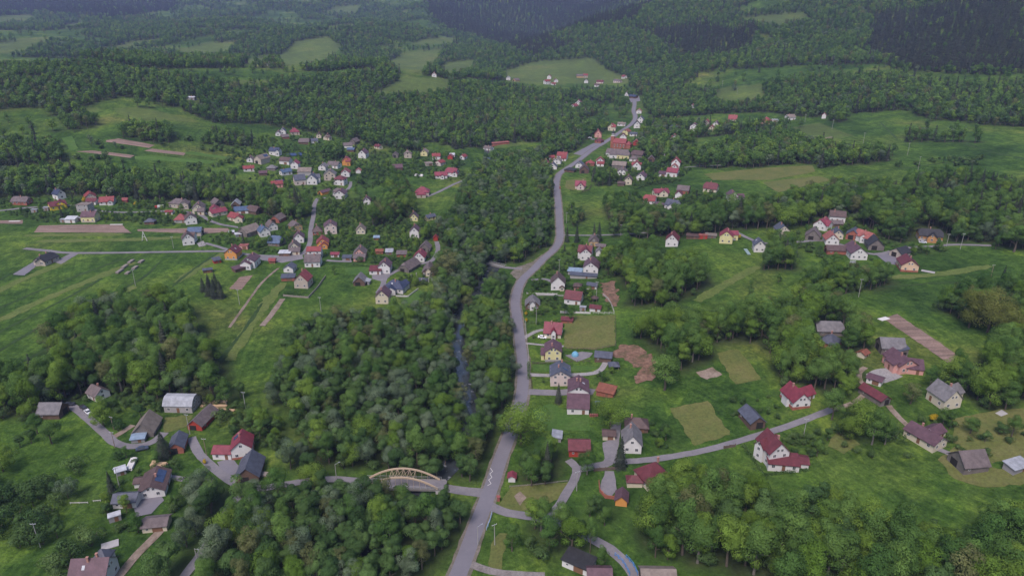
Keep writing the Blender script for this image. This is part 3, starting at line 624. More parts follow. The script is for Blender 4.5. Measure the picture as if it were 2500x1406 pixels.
def h(px, py, ax, ay, L, W, hh, roof, wall, kind, where, rt='gable', pitch=40, wings=(), chim=1, win=True, front=0.55, plinth=None, solar=None, sky_l=0, gab=None, label=None, cover=False, lead=None):
    p = at(px, py); q = at(px + ax * 6, py + ay * 6); rz = math.atan2(q.y - p.y, q.x - p.x); k = kpx(p)
    sb = .93 if 1290 < px < 1480 and py > 560 else .84; L *= sb; W *= sb; hh *= (sb + 1) / 2
    wings = [(*g[:4], g[4] * sb, g[5] * sb, g[6] * (sb + 1) / 2, *g[7:]) for g in wings]
    root = empty(kind if kind != 'chapel' else 'chapel', p, rz); ad = {'weathered': 'weathered timber', 'concrete': 'bare concrete', 'honey': 'honey timber', 'tanned': 'tan timber', 'brick': 'brick', 'rosy': 'rosy white'}.get(wall, wall)
    rd = {'skyblue': 'pale blue', 'silver': 'pale grey', 'thatch': 'weathered shingle', 'wine': 'wine red'}.get(roof, roof)
    tag(root, uniq(label or f"{ad} {kind} with {rd} roof {where}"), kind, 'buildings of the valley village' if kind not in ('shed', 'garage', 'carport', 'hut', 'barn') else 'farm buildings and sheds of the village')
    wl, rf, zr = roof_and_walls(L, W, hh, rt, pitch)
    put('wall', wl, wallm(wall), root); ro = put('roof', rf, roofm(roof), root)
    if gab and rt in ('gable',):      # boarded gable ends of another colour
        tp = math.tan(R(pitch))
        for s_ in (-1, 1):
            g = MB(); g.extrude([(-W / 2 + .15, hh - .25), (W / 2 - .15, hh - .25), (0, hh + W / 2 * tp - .45)], L / 2 * s_ - .01, L / 2 * s_ + .05 * s_ + .01 * s_); put('gable_cladding', g, wallm(gab), root)
    if plinth:
        g = MB(); g.box((0, 0, -.2), (L + .16, W + .16, 2.2)); put('plinth', g, wallm(plinth) if plinth in WALLC else M_PLINTH, root)
    for i in range(chim if kind in ('house', 'villa', 'bungalow', 'chalet') else 0):
        c_ = MB(); x = (random.uniform(-.25, .25) + (i - .5) * .4 * (chim > 1)) * L; y = random.choice((-1, 1)) * W * .09; c_.box((x, y, zr - .2), (.55, .55, 1.9)); c_.box((x, y, zr + .8), (.7, .7, .12)); put('chimney', c_, M_CHIM, ro)
    if win and k > 1.0: openings(root, root, L, W, hh, rt, pitch, wall, k, kind)
    if solar:
        s_ = MB(); tp = math.tan(R(pitch)); side, x0, n = solar; y0 = side * W * .25; z0 = hh + (W / 2 - abs(y0)) * tp + .08; hl = 1.35
        for i in range(n):
            xx = x0 + (i - (n - 1) / 2) * 1.1; c_ = math.cos(R(pitch)); sn = math.sin(R(pitch)); vs = []
            for dz in (0, .06):
                for a, b in ((-.5, -hl), (.5, -hl), (.5, hl), (-.5, hl)): vs.append((xx + a, y0 + side * b * c_, z0 - b * sn + dz))
            s_ = MB(); s_.add(vs, [(0, 1, 2, 3), (4, 5, 6, 7), (0, 1, 5, 4), (1, 2, 6, 5), (2, 3, 7, 6), (3, 0, 4, 7)]); put('solar_panel', s_, M_SOLAR, ro)
    for i in range(sky_l):
        tp = math.tan(R(pitch)); side = -1 if i % 2 == 0 else 1; c_ = math.cos(R(pitch)); sn = math.sin(R(pitch)); x0 = (i - (sky_l - 1) / 2) * 2.6; y0 = side * W * .26; z0 = hh + (W / 2 - abs(y0)) * tp + .03; vs = []
        for dz in (0, .08):
            for a, b in ((-.4, -.6), (.4, -.6), (.4, .6), (-.4, .6)): vs.append((x0 + a, y0 + side * b * c_, z0 - b * sn + dz))
        s_ = MB(); s_.add(vs, [(0, 1, 2, 3), (4, 5, 6, 7), (0, 1, 5, 4), (1, 2, 6, 5), (2, 3, 7, 6), (3, 0, 4, 7)]); put('skylight', s_, roofm('white'), ro)
    rad = math.hypot(L, W) / 2
    for wg in wings:       # (px,py,ax,ay,L,W,h,rt,pitch[,roof,wall])
        d, a = local_of(root, *wg[:4]); d = (d[0], d[1], 0.0); wl2, rf2, z2 = roof_and_walls(wg[4], wg[5], wg[6], wg[7], wg[8], ov=.38, og=.33)
        wr = wg[9] if len(wg) > 9 else roof; ww = wg[10] if len(wg) > 10 else wall
        put('wing', wl2, wallm(ww), root, d, a); put('wing_roof', rf2, roofm(wr), root, d, a)
        if win and k > 1.9: openings(root, root, wg[4], wg[5], wg[6], wg[7], wg[8], ww, k, kind, d, a)
        gx, gy = root.location.x + d[0] * math.cos(rz) - d[1] * math.sin(rz), root.location.y + d[0] * math.sin(rz) + d[1] * math.cos(rz)
        HOUSES.append((gx, gy, math.hypot(wg[4], wg[5]) / 2, 0 if cover else front))
    HOUSES.append((p.x, p.y, rad, 0 if cover else front)); return root

# --- near left farms
h(242,968, 2,1, 8,7,3.0,'mauve','white','house','above the lane end, by the parked cars', chim=1)
h(132,1012, 1,0, 10,8,3.0,'grey','timber','barn','between the round trees at the lane end', pitch=42, chim=0)
h(361,1050, .6,-1, 12,9,2.6,'thatch','weathered','barn','beside the dirt drive', pitch=45)
h(340,1075, 1,-.1, 5.5,3.4,2.0,'skyblue','grey','shed','in the bend of the lower left lane', rt='shed', pitch=8)
h(447,995, 1,.03, 13.5,9,3.4,'silver','concrete','house','still under construction beside stacked planks', rt='gambrel', label='half built concrete house with pale rounded roof beside stacked planks', chim=0)
h(497,1030, 1,-1, 14,7,2.6,'mauve','red','barn','right of the building site', pitch=40)
h(437,1092, .35,-1, 10,6,3.0,'slate','brick','barn','behind the dark spruce', pitch=38)
h(595,1104, .18,-1, 9.5,8.2,5.0,'wine','white','house','with solar heater above the bridge lane', pitch=40, wings=[(550,1112,1,.02,8,6,3.2,'gable',32)], solar=(1,1.5,2), plinth='brick')
h(613,1155, .35,-1, 13,9,3.0,'slate','timber','barn','in front of the wine red roofed house', pitch=42)
h(381,1190, .35,-1, 13,9.5,3.0,'brown','white','bungalow','with a row of solar panels', pitch=28, solar=(-1,1,6), wings=[(352,1182,1,-.1,6,4,2.4,'gable',24)], sky_l=0)
h(313,1228, 1,-.05, 8.5,6,2.9,'slate','white','garage','next to the solar panel bungalow', pitch=30)
h(282,1268, 1,-.3, 4,2.6,2.2,'white','grey','shed','left of the bungalow yard', rt='flat', chim=0)
h(385,1285, 1,-.1, 8.5,6,2.6,'mauve','cream','garage','at the top of the dirt drive', pitch=24)
h(235,1412, 1,-.05, 11.5,9,4.6,'plum','white','house','with skylights at the lower left edge', pitch=42, sky_l=2, chim=2, wings=[(258,1378,1,0,5,5,4.2,'hip',45,'slate')])
h(296,1156, 1,-.3, 3.6,2.6,2.2,'white','concrete','shed','beside the wrapped lumber', rt='shed', pitch=8)
# --- along the main road, near right
h(1250,1171, .1,-1, 3.0,2.8,2.3,'crimson','white','shelter','', pitch=30, label='small red roofed bus shelter at the road junction')
h(1367,929, -.04,-1, 10,9,5.2,'slate','rosy','house','inside the curved paved drive', pitch=30, chim=2, solar=(-1,-1,1))
h(1411,972, -.03,-1, 10,8.6,6.4,'plum','white','house','doubled with a long front roof', pitch=28, chim=2, wings=[(1411,1002,1,0,9.2,6.5,3.2,'shed',24)], sky_l=1)
h(1480,962, 1,.15, 8.5,5.5,2.6,'rust','brick','shed','behind the double house', rt='shed', pitch=12)
h(1350,872, -.04,-1, 9,7.8,5.4,'plum','lemon','house','with grey plinth beside the main road', pitch=32, plinth='grey', wings=[(1331,874,1,0,4,4,2.8,'shed',20,'plum','lemon')])
h(1351,817, 1,.02, 9,8.4,3.0,'wine','cream','house','with a white car on its drive', pitch=46, wings=[(1351,826,0,-1,3.2,2.2,4.2,'gable',52,'wine','white')])
h(1473,876, 1,0, 8,6.5,2.6,'slate','timber','barn','at the end of the curved drive', pitch=24)
h(1385,785, 1,0, 6,4.2,2.0,'maroon','brick','shed','at the corner of the big mown lawn', pitch=26)
h(1401,737, 1,.03, 9.5,8.8,3.6,'maroon','white','house','above the white fence', pitch=38)
h(1300,749, 0,-1, 8,8,2.8,'grey','timber','house','with tiny white gable by the road bend', rt='half', pitch=44, chim=0, wings=[(1300,755,0,-1,4,3.0,4.2,'gable',48,'grey','white')])
h(1362,702, .03,-1, 9.5,8.4,4.8,'brown','white','house','with porch, third gable from the road bend', pitch=44, wings=[(1372,709,0,-1,2.6,2.6,2.6,'gable',35,'brown','cream')], gab='white')
h(1429,627, 1,.02, 9,8,5.0,'maroon','white','house','left of the spruces, with wide white gable', pitch=40, wings=[(1429,630,0,-1,9.5,7.6,5.0,'gable',40)])
h(1449,598, .02,-1, 8,6.8,3.6,'mauve','tanned','house','under the tall dark spruces', pitch=48, gab='weathered')
h(1444,660, .3,-1, 12,9.5,4.2,'plum','white','house','beside the pale blue shed roof', pitch=36)
h(1404,668, 1,0, 9,4.2,2.4,'skyblue','grey','shed','between gabled houses', rt='shed', pitch=10)
h(1425,678, 1,0, 17,3.6,2.2,'slate','concrete','shed','long and low below the pale blue shed', rt='shed', pitch=8)
h(1446,703, 1,0, 6,5,2.6,'slate','white','garage','below the eroded bank', pitch=22)
h(1462,622, .1,-1, 5.5,4,3.0,'grey','white','shed','narrow gabled, beside the wood edge', pitch=42)
h(1468,607, 1,0, 6,4.4,2.4,'mauve','timber','shed','behind the tan timber house', pitch=30)
h(1454,757, 1,0, 6,4.4,2.2,'maroon','white','shed','at the end of the white fence', pitch=26)
h(1423,757, 1,0, 3.4,2.2,2.0,'silver','grey','shed','against the white fence', rt='flat')
h(1410,703, 1,0, 4.6,4.4,2.2,'brown','timber','shed','dark, behind the maroon roofed house', rt='hip', pitch=30)
h(1413,1101, 1,-.02, 8,7.4,3.2,'maroon','red','garage','with orange red doors', pitch=30, label='maroon roofed garage with orange red doors and white band')
h(1360,1071, .1,-1, 5,3.4,2.2,'silver','grey','shed','left of the orange red garage', rt='shed', pitch=8)
h(1486,1067, 1,0, 5.4,4.6,2.5,'brown','cream','garage','at the head of the paved yard', pitch=24)
h(1541,1089, -.05,-1, 10.5,8,4.2,'grey','white','house','with red porch above the garden lane', pitch=48, wings=[(1541,1100,0,-1,2.6,3.0,3.4,'gable',35,'maroon','white')])
h(1553,1045, 1,0, 10,7.4,2.8,'brown','timber','house','low and dark behind the grey roofed house', rt='hip', pitch=36)
h(1593,1172, .9,-.3, 11,10,3.4,'maroon','cream','villa','hipped, half hidden by trees', rt='hip', pitch=46, wings=[(1548,1182,1,0,6,4,2.4,'hip',38)], front=.25)
h(1517,1224, .1,-1, 5.5,4.4,2.6,'plum','orange','hut','at the foot of the walled forecourt', pitch=42)
h(1834,1030, .65,.75, 11,7,3.2,'slate','timber','barn','beside the square yellow lawn', pitch=38)
h(1882,1118, -.6,-.75, 11,8.6,6.2,'maroon','white','villa','tall, with long low wing above the wood', pitch=46, wings=[(1908,1139,1,.05,12,6,3.0,'shed',14),(1948,1131,1,.1,7,6,2.6,'gable',18),(1868,1112,.8,-.4,9.5,4.4,6.0,'gable',50)], label='tall white villa with maroon roof and long low front wing', front=1.0)
h(1940,981, -.65,-.7, 11.5,8.4,3.6,'wine','white','house','where the straight lane ends', pitch=44, wings=[(1960,970,.8,-.35,8,6.4,3.4,'gable',42),(1921,985,-.65,-.7,4.5,3.4,2.2,'shed',30)], plinth='brick')
h(2256,1076, -.85,-.5, 13.5,8.4,3.2,'plum','cream','house','by the yellow bush', pitch=32, sky_l=1, wings=[(2276,1062,.75,-.4,8,6,3.2,'gable',32)])
h(2361,1136, 1,-.15, 10.5,9.5,3.0,'mauve','weathered','barn','among trodden grass', pitch=42)
h(2480,1144, 1,-.4, 9,4.5,2.2,'silver','grey','shed','long pale, at the right edge', rt='shed', pitch=10)
h(2301,983, -.8,-.58, 10.5,8.8,4.6,'grey','cream','house','tall and unrendered beside the right wood', pitch=46, wings=[(2316,974,.75,-.4,9.5,6.5,4.5,'gable',44)])
h(2133,972, 1,.65, 13,5.6,2.8,'maroon','weathered','barn','narrow, behind the round garden trees', pitch=34)
h(2136,933, 1,.3, 6.5,5.4,2.6,'plum','white','garage','on the pale gravel yard', pitch=20)
h(2194,896, -.8,-.6, 13,9.5,4.2,'plum','pink','house','above the pale gravel yard', pitch=34, wings=[(2222,906,1,.1,10,6,3.0,'shed',22),(2180,902,.6,.5,7,5,4.0,'gable',30)])
h(2171,856, 1,0, 11.5,9,3.6,'grey','weathered','barn','open fronted behind the pink house', pitch=40, wings=[(2196,862,.5,.6,7,5,2.6,'shed',20,'slate')])
h(2106,869, .8,-.5, 5,4,2.2,'rust','cream','shed','left of the open fronted barn', pitch=30)
h(2020,812, 1,0, 14,8.5,3.0,'grey','weathered','barn','sunk among the trees', pitch=42, rt='half', front=.35)
h(2025,842, .7,-.5, 9.5,8,3.0,'slate','brick','house','below the barn sunk among trees', rt='hip', pitch=38, front=.3)
h(1413,1381, 1,.42, 9,5.4,2.8,'black','white','garage','long and flat at the lower edge', rt='shed', pitch=5)
h(1462,1414, 1,0, 7,6,2.6,'plum','timber','shed','beside the blue railings', pitch=32)
h(1604,1420, 1,0, 11,8,2.8,'tan','weathered','barn','cut by the lower edge', pitch=34)
# --- left hamlet
h(55,497, 1,.05, 15,8.5,3.0,'mauve','brick','house','long and low at the left edge', pitch=40, rt='half')
h(146,484, -.8,-.3, 9,7.4,4.6,'navy','white','house','against the left wood', pitch=46)
h(142,509, 1,-.2, 13,9,3.6,'maroon','yellow','house','by the upper lane', pitch=34, wings=[(150,507,0,-1,10,7.5,4.2,'gable',36)], label='bright yellow house with dark red roof by the upper lane')
h(115,513, 1,0, 4.6,4,2.4,'silver','grey','shed','touching the bright yellow house', rt='flat')
h(86,518, 1,0, 5,3,2.3,'silver','grey','shed','alone left of the yellow house', rt='flat')
h(210,514, 1,.03, 10.5,9,5.6,'tan','concrete','house','flat topped and unfinished', rt='flat', chim=0)
h(223,539, 1,0, 11.5,9.5,4.8,'plum','lemon','house','above the wide ploughed field', pitch=36, plinth='beige')
h(176,542, 1,0, 8.5,5.5,3.0,'white','white','shed','beside the lemon house', rt='shed', pitch=12)
h(156,542, 1,0, 4,3.6,2.3,'silver','grey','shed','left of the white shed', rt='flat')
h(195,538, 1,0, 4.4,3,2.2,'white','grey','carport','between white shed and lemon house', rt='flat')
h(222,489, -.35,-1, 12,9,4.4,'red','beige','house','with broad gable against the wood', pitch=36)
h(228,497, 1,.05, 9,7,3.0,'maroon','white','house','behind the yellow bush', pitch=30)
h(264,497, 1,-.05, 12,9.5,3.0,'red','white','house','with dark solar strip, right of the yellow bush', pitch=36, solar=(1,0,7), wings=[(270,500,0,-1,5,4,3.0,'gable',30)])
h(307,493, 1,0, 4.6,4,2.2,'red','red','hut','near the clipped yellow shrub', pitch=40)
h(440,505, 1,.1, 16,10,4.2,'mauve','beige','house','long, at the bend of the upper lane', rt='hip', pitch=34, wings=[(452,508,.6,-.9,10,8,4.2,'gable',34)])
h(487,517, .5,-1, 13,9.5,4.6,'mauve','cream','house','right of the long beige house', pitch=40, wings=[(492,524,1,.0,6,4,3.0,'shed',24)])
h(532,502, -.7,-.45, 11,8.5,3.2,'mauve','weathered','barn','behind the twin red roofs', pitch=38)
h(533,525, 1,-.2, 14,7.5,3.4,'crimson','cream','house','longer of the twin red roofs', pitch=34, wings=[(525,520,0,-1,11,8,4.0,'gable',36)])
h(577,537, 1,.3, 12,8.5,3.4,'red','cream','house','shorter of the twin red roofs', pitch=36, wings=[(585,541,.5,-.8,8,6.5,3.4,'gable',36)])
h(578,505, .5,-.9, 10,7.5,3.2,'silver','timber','barn','behind the long blue roof', pitch=42)
h(590,520, 1,-.05, 12,6.5,3.0,'blue','white','garage','with long open front', rt='shed', pitch=16)
h(622,520, 1,.2, 12,9,3.0,'brown','timber','barn','at the wood edge of the left hamlet', rt='half', pitch=40)
h(467,544, -.3,-1, 10,9,4.6,'brown','white','house','with broad plain gable in the left hamlet', pitch=40, wings=[(444,541,1,0,10,8.5,3.2,'hip',42,'red','concrete')])
h(479,573, 1,0, 10.5,8,3.6,'blue','beige','barn','behind the white gabled house', pitch=34)
h(461,594, -.1,-1, 9.5,8.6,5.0,'brown','white','house','with front balcony by the ploughed strip', pitch=44, wings=[(470,589,1,0,6,6,5.0,'gable',38)])
h(610,572, .85,-.3, 15,10,3.6,'tan','weathered','barn','joined to the blue roofed white house', pitch=40)
h(645,574, -.55,-.6, 10,8,4.2,'blue','white','house','joined to the large tan barn', pitch=42)
h(664,559, -.6,-.6, 10,7.6,3.6,'mauve','white','house','behind the blue roofed white house', pitch=42)
h(680,540, .8,-.4, 11,8.5,3.0,'mauve','brick','barn','near the tall oaks', pitch=38)
h(676,597, 1,.1, 10,9.5,3.0,'blue','weathered','house','low, dark, with hipped blue grey slopes', rt='half', pitch=42, chim=0)
h(583,577, 1,-.1, 5,3.4,2.2,'white','grey','shed','second in the row below the tan barn', rt='shed', pitch=8)
h(566,572, 1,-.1, 4,3,2.2,'white','grey','shed','first in the row below the tan barn', rt='shed', pitch=8)
h(601,574, 1,-.1, 6,4,2.3,'silver','grey','shed','third in the row below the tan barn', rt='shed', pitch=12)
h(571,629, .7,-.62, 10.5,9,5.0,'maroon','orange','house','with skylight above the left meadow', pitch=40, sky_l=1, plinth='concrete')
h(615,648, .68,-.7, 12.5,9,5.0,'plum','white','house','with solar square, next to the orange house', pitch=32, solar=(1,1,3), wings=[(604,655,.68,-.7,7,7.5,4.2,'gable',30)])
h(530,641, 1,-.2, 5,4,2.4,'slate','red','shed','left of the orange house', rt='shed', pitch=14)
h(508,664, 1,-.1, 6,4,2.3,'slate','timber','carport','in the meadow below the orange house', pitch=20)
h(585,660, .9,-.25, 9,5,2.3,'plum','timber','carport','below the white house with solar square', rt='shed', pitch=8)
h(597,607, 1,0, 6.5,5,2.8,'coral','pink','garage','behind the orange house', rt='flat')
h(368,546, 1,0, 8,6,2.6,'slate','timber','shed','alone among garden clutter', rt='hip', pitch=32)
h(415,522, 1,0, 6,5,2.4,'red','white','carport','on the strip beside the upper lane', pitch=20)
h(722,560, -.7,-.5, 10,8.5,3.6,'mauve','tanned','house','left of the village lane', rt='half', pitch=40)
h(776,571, .1,-1, 7.4,7.4,3.2,'brown','brick','house','small pyramid roofed, right of the village lane', rt='hip', pitch=46)
h(808,567, 0,-1, 11,10,6.2,'plum','rosy','house','tall and plain behind the brick pyramid', pitch=34, sky_l=0)
h(731,589, .25,-1, 9,7.8,4.2,'plum','white','house','left side of the village crossing', pitch=44)
h(789,600, .1,-1, 10,9,3.6,'red','orange','house','with veranda at the village crossing', pitch=40, wings=[(792,606,0,-1,5,5,3.0,'gable',40)])
h(720,612, .15,-1, 9.5,8.4,3.6,'mauve','cream','house','with skirted gable beside the white carport', pitch=46, wings=[(720,621,1,0,8,3,2.6,'shed',30)])
h(697,623, 1,0, 8.5,5,2.4,'white','timber','carport','in the open yard', rt='shed', pitch=8)
h(766,646, 1,-.01, 11,11,4.0,'mauve','white','house','large, at the centre of the left hamlet', pitch=36, wings=[(770,628,1,0,10.6,7.5,6.2,'gable',32,'red','white')], chim=2)
h(709,661, .7,-.7, 7.6,7,3.0,'slate','white','house','tiny, below the open yard', pitch=34, chim=0)
h(705,683, 1,-.03, 9,5,2.5,'slate','brick','carport','left of the house with climbing garden wall', rt='shed', pitch=10)
h(742,697, .62,-.75, 10.5,9.4,5.2,'red','beige','house','within the stone garden wall', pitch=46, solar=(1,1,5), plinth='beige')
h(819,626, 1,0, 6,4.4,2.4,'crimson','white','garage','right of the large central house', pitch=26)
h(848,634, 1,0, 6.5,4.4,2.3,'slate','grey','carport','beside the pink cream house', rt='shed', pitch=8)
h(666,641, 1,0, 4.4,4,2.2,'red','brick','hut','at the edge of the open yard', pitch=34)
h(880,627, .4,-1, 10.5,9,3.8,'mauve','pink','house','with skirted pink gable', pitch=44, wings=[(878,637,1,0,8.6,3.2,2.8,'shed',28)])
h(882,568, .3,-1, 8.5,7.4,3.2,'tan','cream','house','tucked in the garden trees', pitch=46)
h(1014,577, .5,-1, 9.5,7.8,5.2,'plum','white','house','tall gabled beside conifers', pitch=46)
h(1011,537, .3,-1, 8.5,7.4,3.2,'brown','lemon','chalet','left of two behind the hedge of trees', pitch=46)
h(1050,536, .9,-.2, 9.5,5,3.0,'slate','lemon','chalet','right of two behind the hedge of trees', pitch=36)
h(1064,586, .2,-1, 4.4,3.6,2.6,'red','red','hut','at the top of the barn lane', pitch=44)
h(1026,634, .55,-1, 10,8.4,3.6,'crimson','white','house','long, between grey barn ends', pitch=44)
h(1039,612, .55,-1, 9,8.4,3.2,'mauve','weathered','barn','behind the long crimson house', pitch=44)
h(1000,656, .85,-.5, 16,9,2.6,'mauve','weathered','barn','longest, beside the barn lane', rt='half', pitch=44)
h(1048,667, .3,-1, 11.5,8.4,3.0,'mauve','timber','house','with small pale gable at the wood edge', rt='half', pitch=46, chim=0, wings=[(1046,672,.1,-1,5,3.4,4.2,'gable',46,'mauve','cream')])
h(941,662, .45,-1, 10.5,8.4,5.0,'plum','white','house','with maroon porch wing', pitch=42, wings=[(918,667,1,.02,8.4,6,3.0,'shed',16,'maroon','white')])
h(880,692, .45,-1, 9.5,8,2.8,'grey','timber','barn','at the meadow edge, with lean to', pitch=44, wings=[(898,692,.6,-.8,5,3.4,2.2,'shed',14,'silver','grey')])
h(967,709, 1,.1, 14,10,3.6,'navy','white','villa','modern, with many hipped slopes', rt='hip', pitch=38, wings=[(955,716,.1,-1,8,6,3.6,'gable',36),(985,704,.9,-.4,6,6,3.6,'gable',34)], sky_l=2)
h(937,735, .55,-1, 9.5,8.4,5.0,'plum','cream','house','in front of the modern villa', pitch=44, label='cream gabled house with plum roof below the modern navy villa')
h(927,618, 1,0, 5.6,4.4,2.3,'rust','brick','shed','left of the garden sheds in a row', pitch=26)
h(951,620, 1,0, 5.4,4.4,2.3,'silver','weathered','shed','striped, middle of the garden sheds', rt='shed', pitch=14)
h(981,625, 1,0, 7.4,4.6,2.3,'mauve','brick','shed','right of the garden sheds in a row', rt='shed', pitch=14)
h(920,585, 1,0, 4.6,3.4,2.2,'skyblue','timber','carport','among the garden shrubs', rt='shed', pitch=10)
h(115,641, .8,-.35, 13,9.5,3.2,'black','beige','villa','alone in the left meadow', rt='half', pitch=34, chim=2, wings=[(104,644,.3,-1,9,7,3.2,'gable',34)])
# --- upper left hamlet
h(680,331, .5,-.9, 9,6.4,3.6,'mauve','white','house','leftmost of the top row', pitch=36)
h(691,327, .5,-.9, 10,8,4.2,'slate','white','house','beside the round crimson roof', pitch=42)
h(720,328, 1,0, 11.5,10.5,3.8,'crimson','beige','house','with round looking crimson slopes', rt='hip', pitch=40)
h(696,338, 1,0, 9,7,2.6,'mauve','brick','barn','below the top row', pitch=34)
h(744,351, 1,.1, 13,8.5,3.0,'mauve','timber','barn','left of the tree clump', rt='half', pitch=40)
h(779,336, .3,-1, 8,6.4,3.4,'brown','cream','house','narrow gabled in the top row', pitch=42)
h(799,340, .5,-.9, 10,8.4,3.4,'brown','cream','house','rightmost of the top row', pitch=38, wings=[(803,342,1,.2,6,6,3.4,'gable',38)])
h(768,349, 1,0, 8,6.4,3.2,'slate','white','house','half hidden behind the tree clump', pitch=36)
h(866,351, .8,-.4, 12,9,3.2,'mauve','weathered','barn','highest of the barns by the slope wood', pitch=40)
h(849,360, 1,0, 12,7.4,3.0,'mauve','white','barn','above the blue roofed shed', pitch=38)
h(858,370, 1,.1, 9,6.6,2.8,'blue','timber','shed','above the tall white house', pitch=30)
h(888,384, .7,-.55, 13,9.4,5.2,'plum','white','house','tall and lone on the upper slope', pitch=42)
h(673,378, 1,.2, 12,8.4,4.8,'navy','white','house','with small front gables', pitch=40, wings=[(678,381,.3,-1,5,4,4.8,'gable',44)])
h(641,397, .8,-.25, 16,10,5.0,'tan','beige','barn','largest of the upper hamlet', pitch=38, solar=(-1,3,5))
h(612,394, .6,-.8, 9,6.4,3.4,'mauve','white','house','left of the largest beige barn', pitch=38)
h(699,400, 1,.15, 12.5,8.4,4.0,'brown','white','garage','with three dark doors', pitch=38)
h(722,410, .6,-.6, 10,8.4,5.0,'crimson','white','house','with red band, right of the triple garage', pitch=38)
h(608,417, 1,0, 11,7.4,3.2,'red','white','house','low, on the left flank of the upper hamlet', pitch=32)
h(665,415, 1,.1, 10,7.4,2.8,'grey','weathered','barn','hipped, centre of the upper hamlet', rt='hip', pitch=34)
h(643,427, 1,0, 8,6.4,2.6,'plum','timber','barn','low among trees', pitch=30)
h(698,426, 1,-.15, 11.5,7.6,3.4,'blue','white','house','below the triple garage', pitch=34)
h(677,456, 1,-.05, 11,8,3.6,'red','pink','house','with red and navy slopes', pitch=32, wings=[(684,451,1,0,7,5,3.6,'gable',32,'navy','pink')])
h(746,426, 1,.05, 14,9.5,4.0,'tan','concrete','barn','behind the twin blue grey gables', pitch=36)
h(732,449, 1,-.08, 11,10.4,5.2,'slate','rosy','house','left of the twin blue grey gables', pitch=40)
h(764,447, .45,-.9, 13,10.4,5.2,'slate','white','house','right of the twin blue grey gables', pitch=42, wings=[(772,444,1,0,9,7,5.2,'gable',40)])
h(790,414, .7,-.5, 10,8.2,3.8,'grey','white','house','between the barns and the orange house', pitch=36)
h(817,409, 1,.15, 13.5,9.2,3.6,'mauve','white','house','long, touching the orange house', pitch=34)
h(847,402, .4,-.9, 10,9.2,4.8,'red','orange','house','in the upper hamlet', pitch=40, wings=[(850,404,1,0,5,6,4.8,'gable',42)])
h(807,438, .4,-.9, 11,12,6.0,'grey','beige','house','with the largest plain gable', pitch=38)
h(832,450, 1,.1, 11.5,9.4,6.0,'maroon','white','house','square, in front of the large beige gable', rt='hip', pitch=32)
h(845,429, .4,-.8, 10.5,9,4.2,'red','white','house','right of the large beige gable', pitch=38)
h(876,422, .4,-.9, 6.5,5.4,3.0,'coral','white','hut','alone right of the upper hamlet', pitch=36)
h(793,473, 1,-.25, 12,6.6,2.6,'plum','orange','barn','beside the village lane top', pitch=26)
h(833,482, .6,-.7, 12,10,4.6,'plum','white','house','with grey rear roof by the lane top', pitch=36, wings=[(826,476,1,0,10,8,4.4,'hip',34,'mauve','white')])
h(897,498, .2,-1, 8,6.6,4.0,'plum','white','house','gable alone among bushes', pitch=46)
h(924,363, .9,.3, 10.5,5.6,3.2,'maroon','cream','house','long and narrow at the slope wood', pitch=34)
h(966,384, .3,-1, 8,6.6,3.2,'mauve','weathered','barn','left of the hipped beige house', pitch=44)
h(996,384, .1,-1, 9.5,9,4.2,'tan','beige','house','hipped, above the central meadow', rt='half', pitch=40)
h(1037,379, .6,-.8, 11,8.4,4.2,'tan','lemon','house','right of the hipped beige house', pitch=38)
h(1065,388, 1,0, 9.6,8.4,3.8,'red','white','house','upper of three above the crimson pair', pitch=34)
h(1075,403, .9,-.3, 10,8,3.6,'red','rosy','house','lower of three above the crimson pair', pitch=30)
h(1047,404, 1,-.1, 8.4,5.4,2.6,'tan','beige','garage','left of the rosy red roofed house', rt='shed', pitch=10)
h(1100,388, .5,-.9, 7.6,6,3.2,'red','red','hut','with white rear roof', pitch=40, wings=[(1104,383,1,0,6,5,3.2,'gable',34,'white','white')])
h(1131,388, .8,-.4, 9,6.6,3.2,'red','white','house','nearest to the river above the crimson pair', pitch=34)
h(1077,434, 1,0, 13.5,8.4,3.4,'crimson','white','house','left of the crimson pair', pitch=36, wings=[(1080,437,0,-1,5,4,3.2,'gable',40)])
h(1104,426, 1,.1, 13,10.4,3.4,'crimson','white','house','right of the crimson pair', rt='half', pitch=38, wings=[(1110,431,.3,-1,6,6,3.2,'gable',40)])
h(971,414, 1,0, 11,7.6,3.0,'plum','timber','barn','behind the dark tree clump', pitch=38)
h(1032,475, 1,.02, 13.5,11,3.6,'crimson','beige','villa','hipped, alone in the central meadow', rt='hip', pitch=38, wings=[(1029,482,1,0,9,5,3.2,'hip',34)])
h(1222,353, 1,-.12, 24,4,2.6,'coral','brick','barn','long strip beyond the river wood', rt='shed', pitch=8)
h(1193,367, 1,.1, 12,7.4,3.2,'mauve','white','house','left end of the long coral strip', pitch=32)
# --- church quarter
h(1494,318, .7,-.5, 11,10,5.4,'red','cream','villa','across the road behind the church', pitch=38, wings=[(1498,319,1,0,6,7,5.4,'gable',40)])
h(1518,307, 1,0, 12,8.6,3.2,'tan','white','house','beside the road bend behind the church', pitch=22)
h(1555,312, .1,-1, 10.5,9.4,5.0,'black','white','house','with boarded gable by the far bend', pitch=46)
h(1564,299, .5,-.8, 11,9.4,5.0,'slate','white','house','behind the boarded gable at the far bend', pitch=42)
h(1460,335, .1,-1, 10,9.6,4.4,'red','pink','chalet','steep, left of the church tower', pitch=52)
h(1463,348, .8,-.3, 10,9,3.0,'maroon','brick','house','low hipped below the pink chalet', rt='hip', pitch=34)
h(1530,328, .8,-.3, 10,8.6,4.2,'rust','lemon','house','right of the road behind the church', rt='half', pitch=36)
h(1547,332, 1,0, 10,7,3.2,'slate','white','house','right of the lemon house by the church', pitch=28)
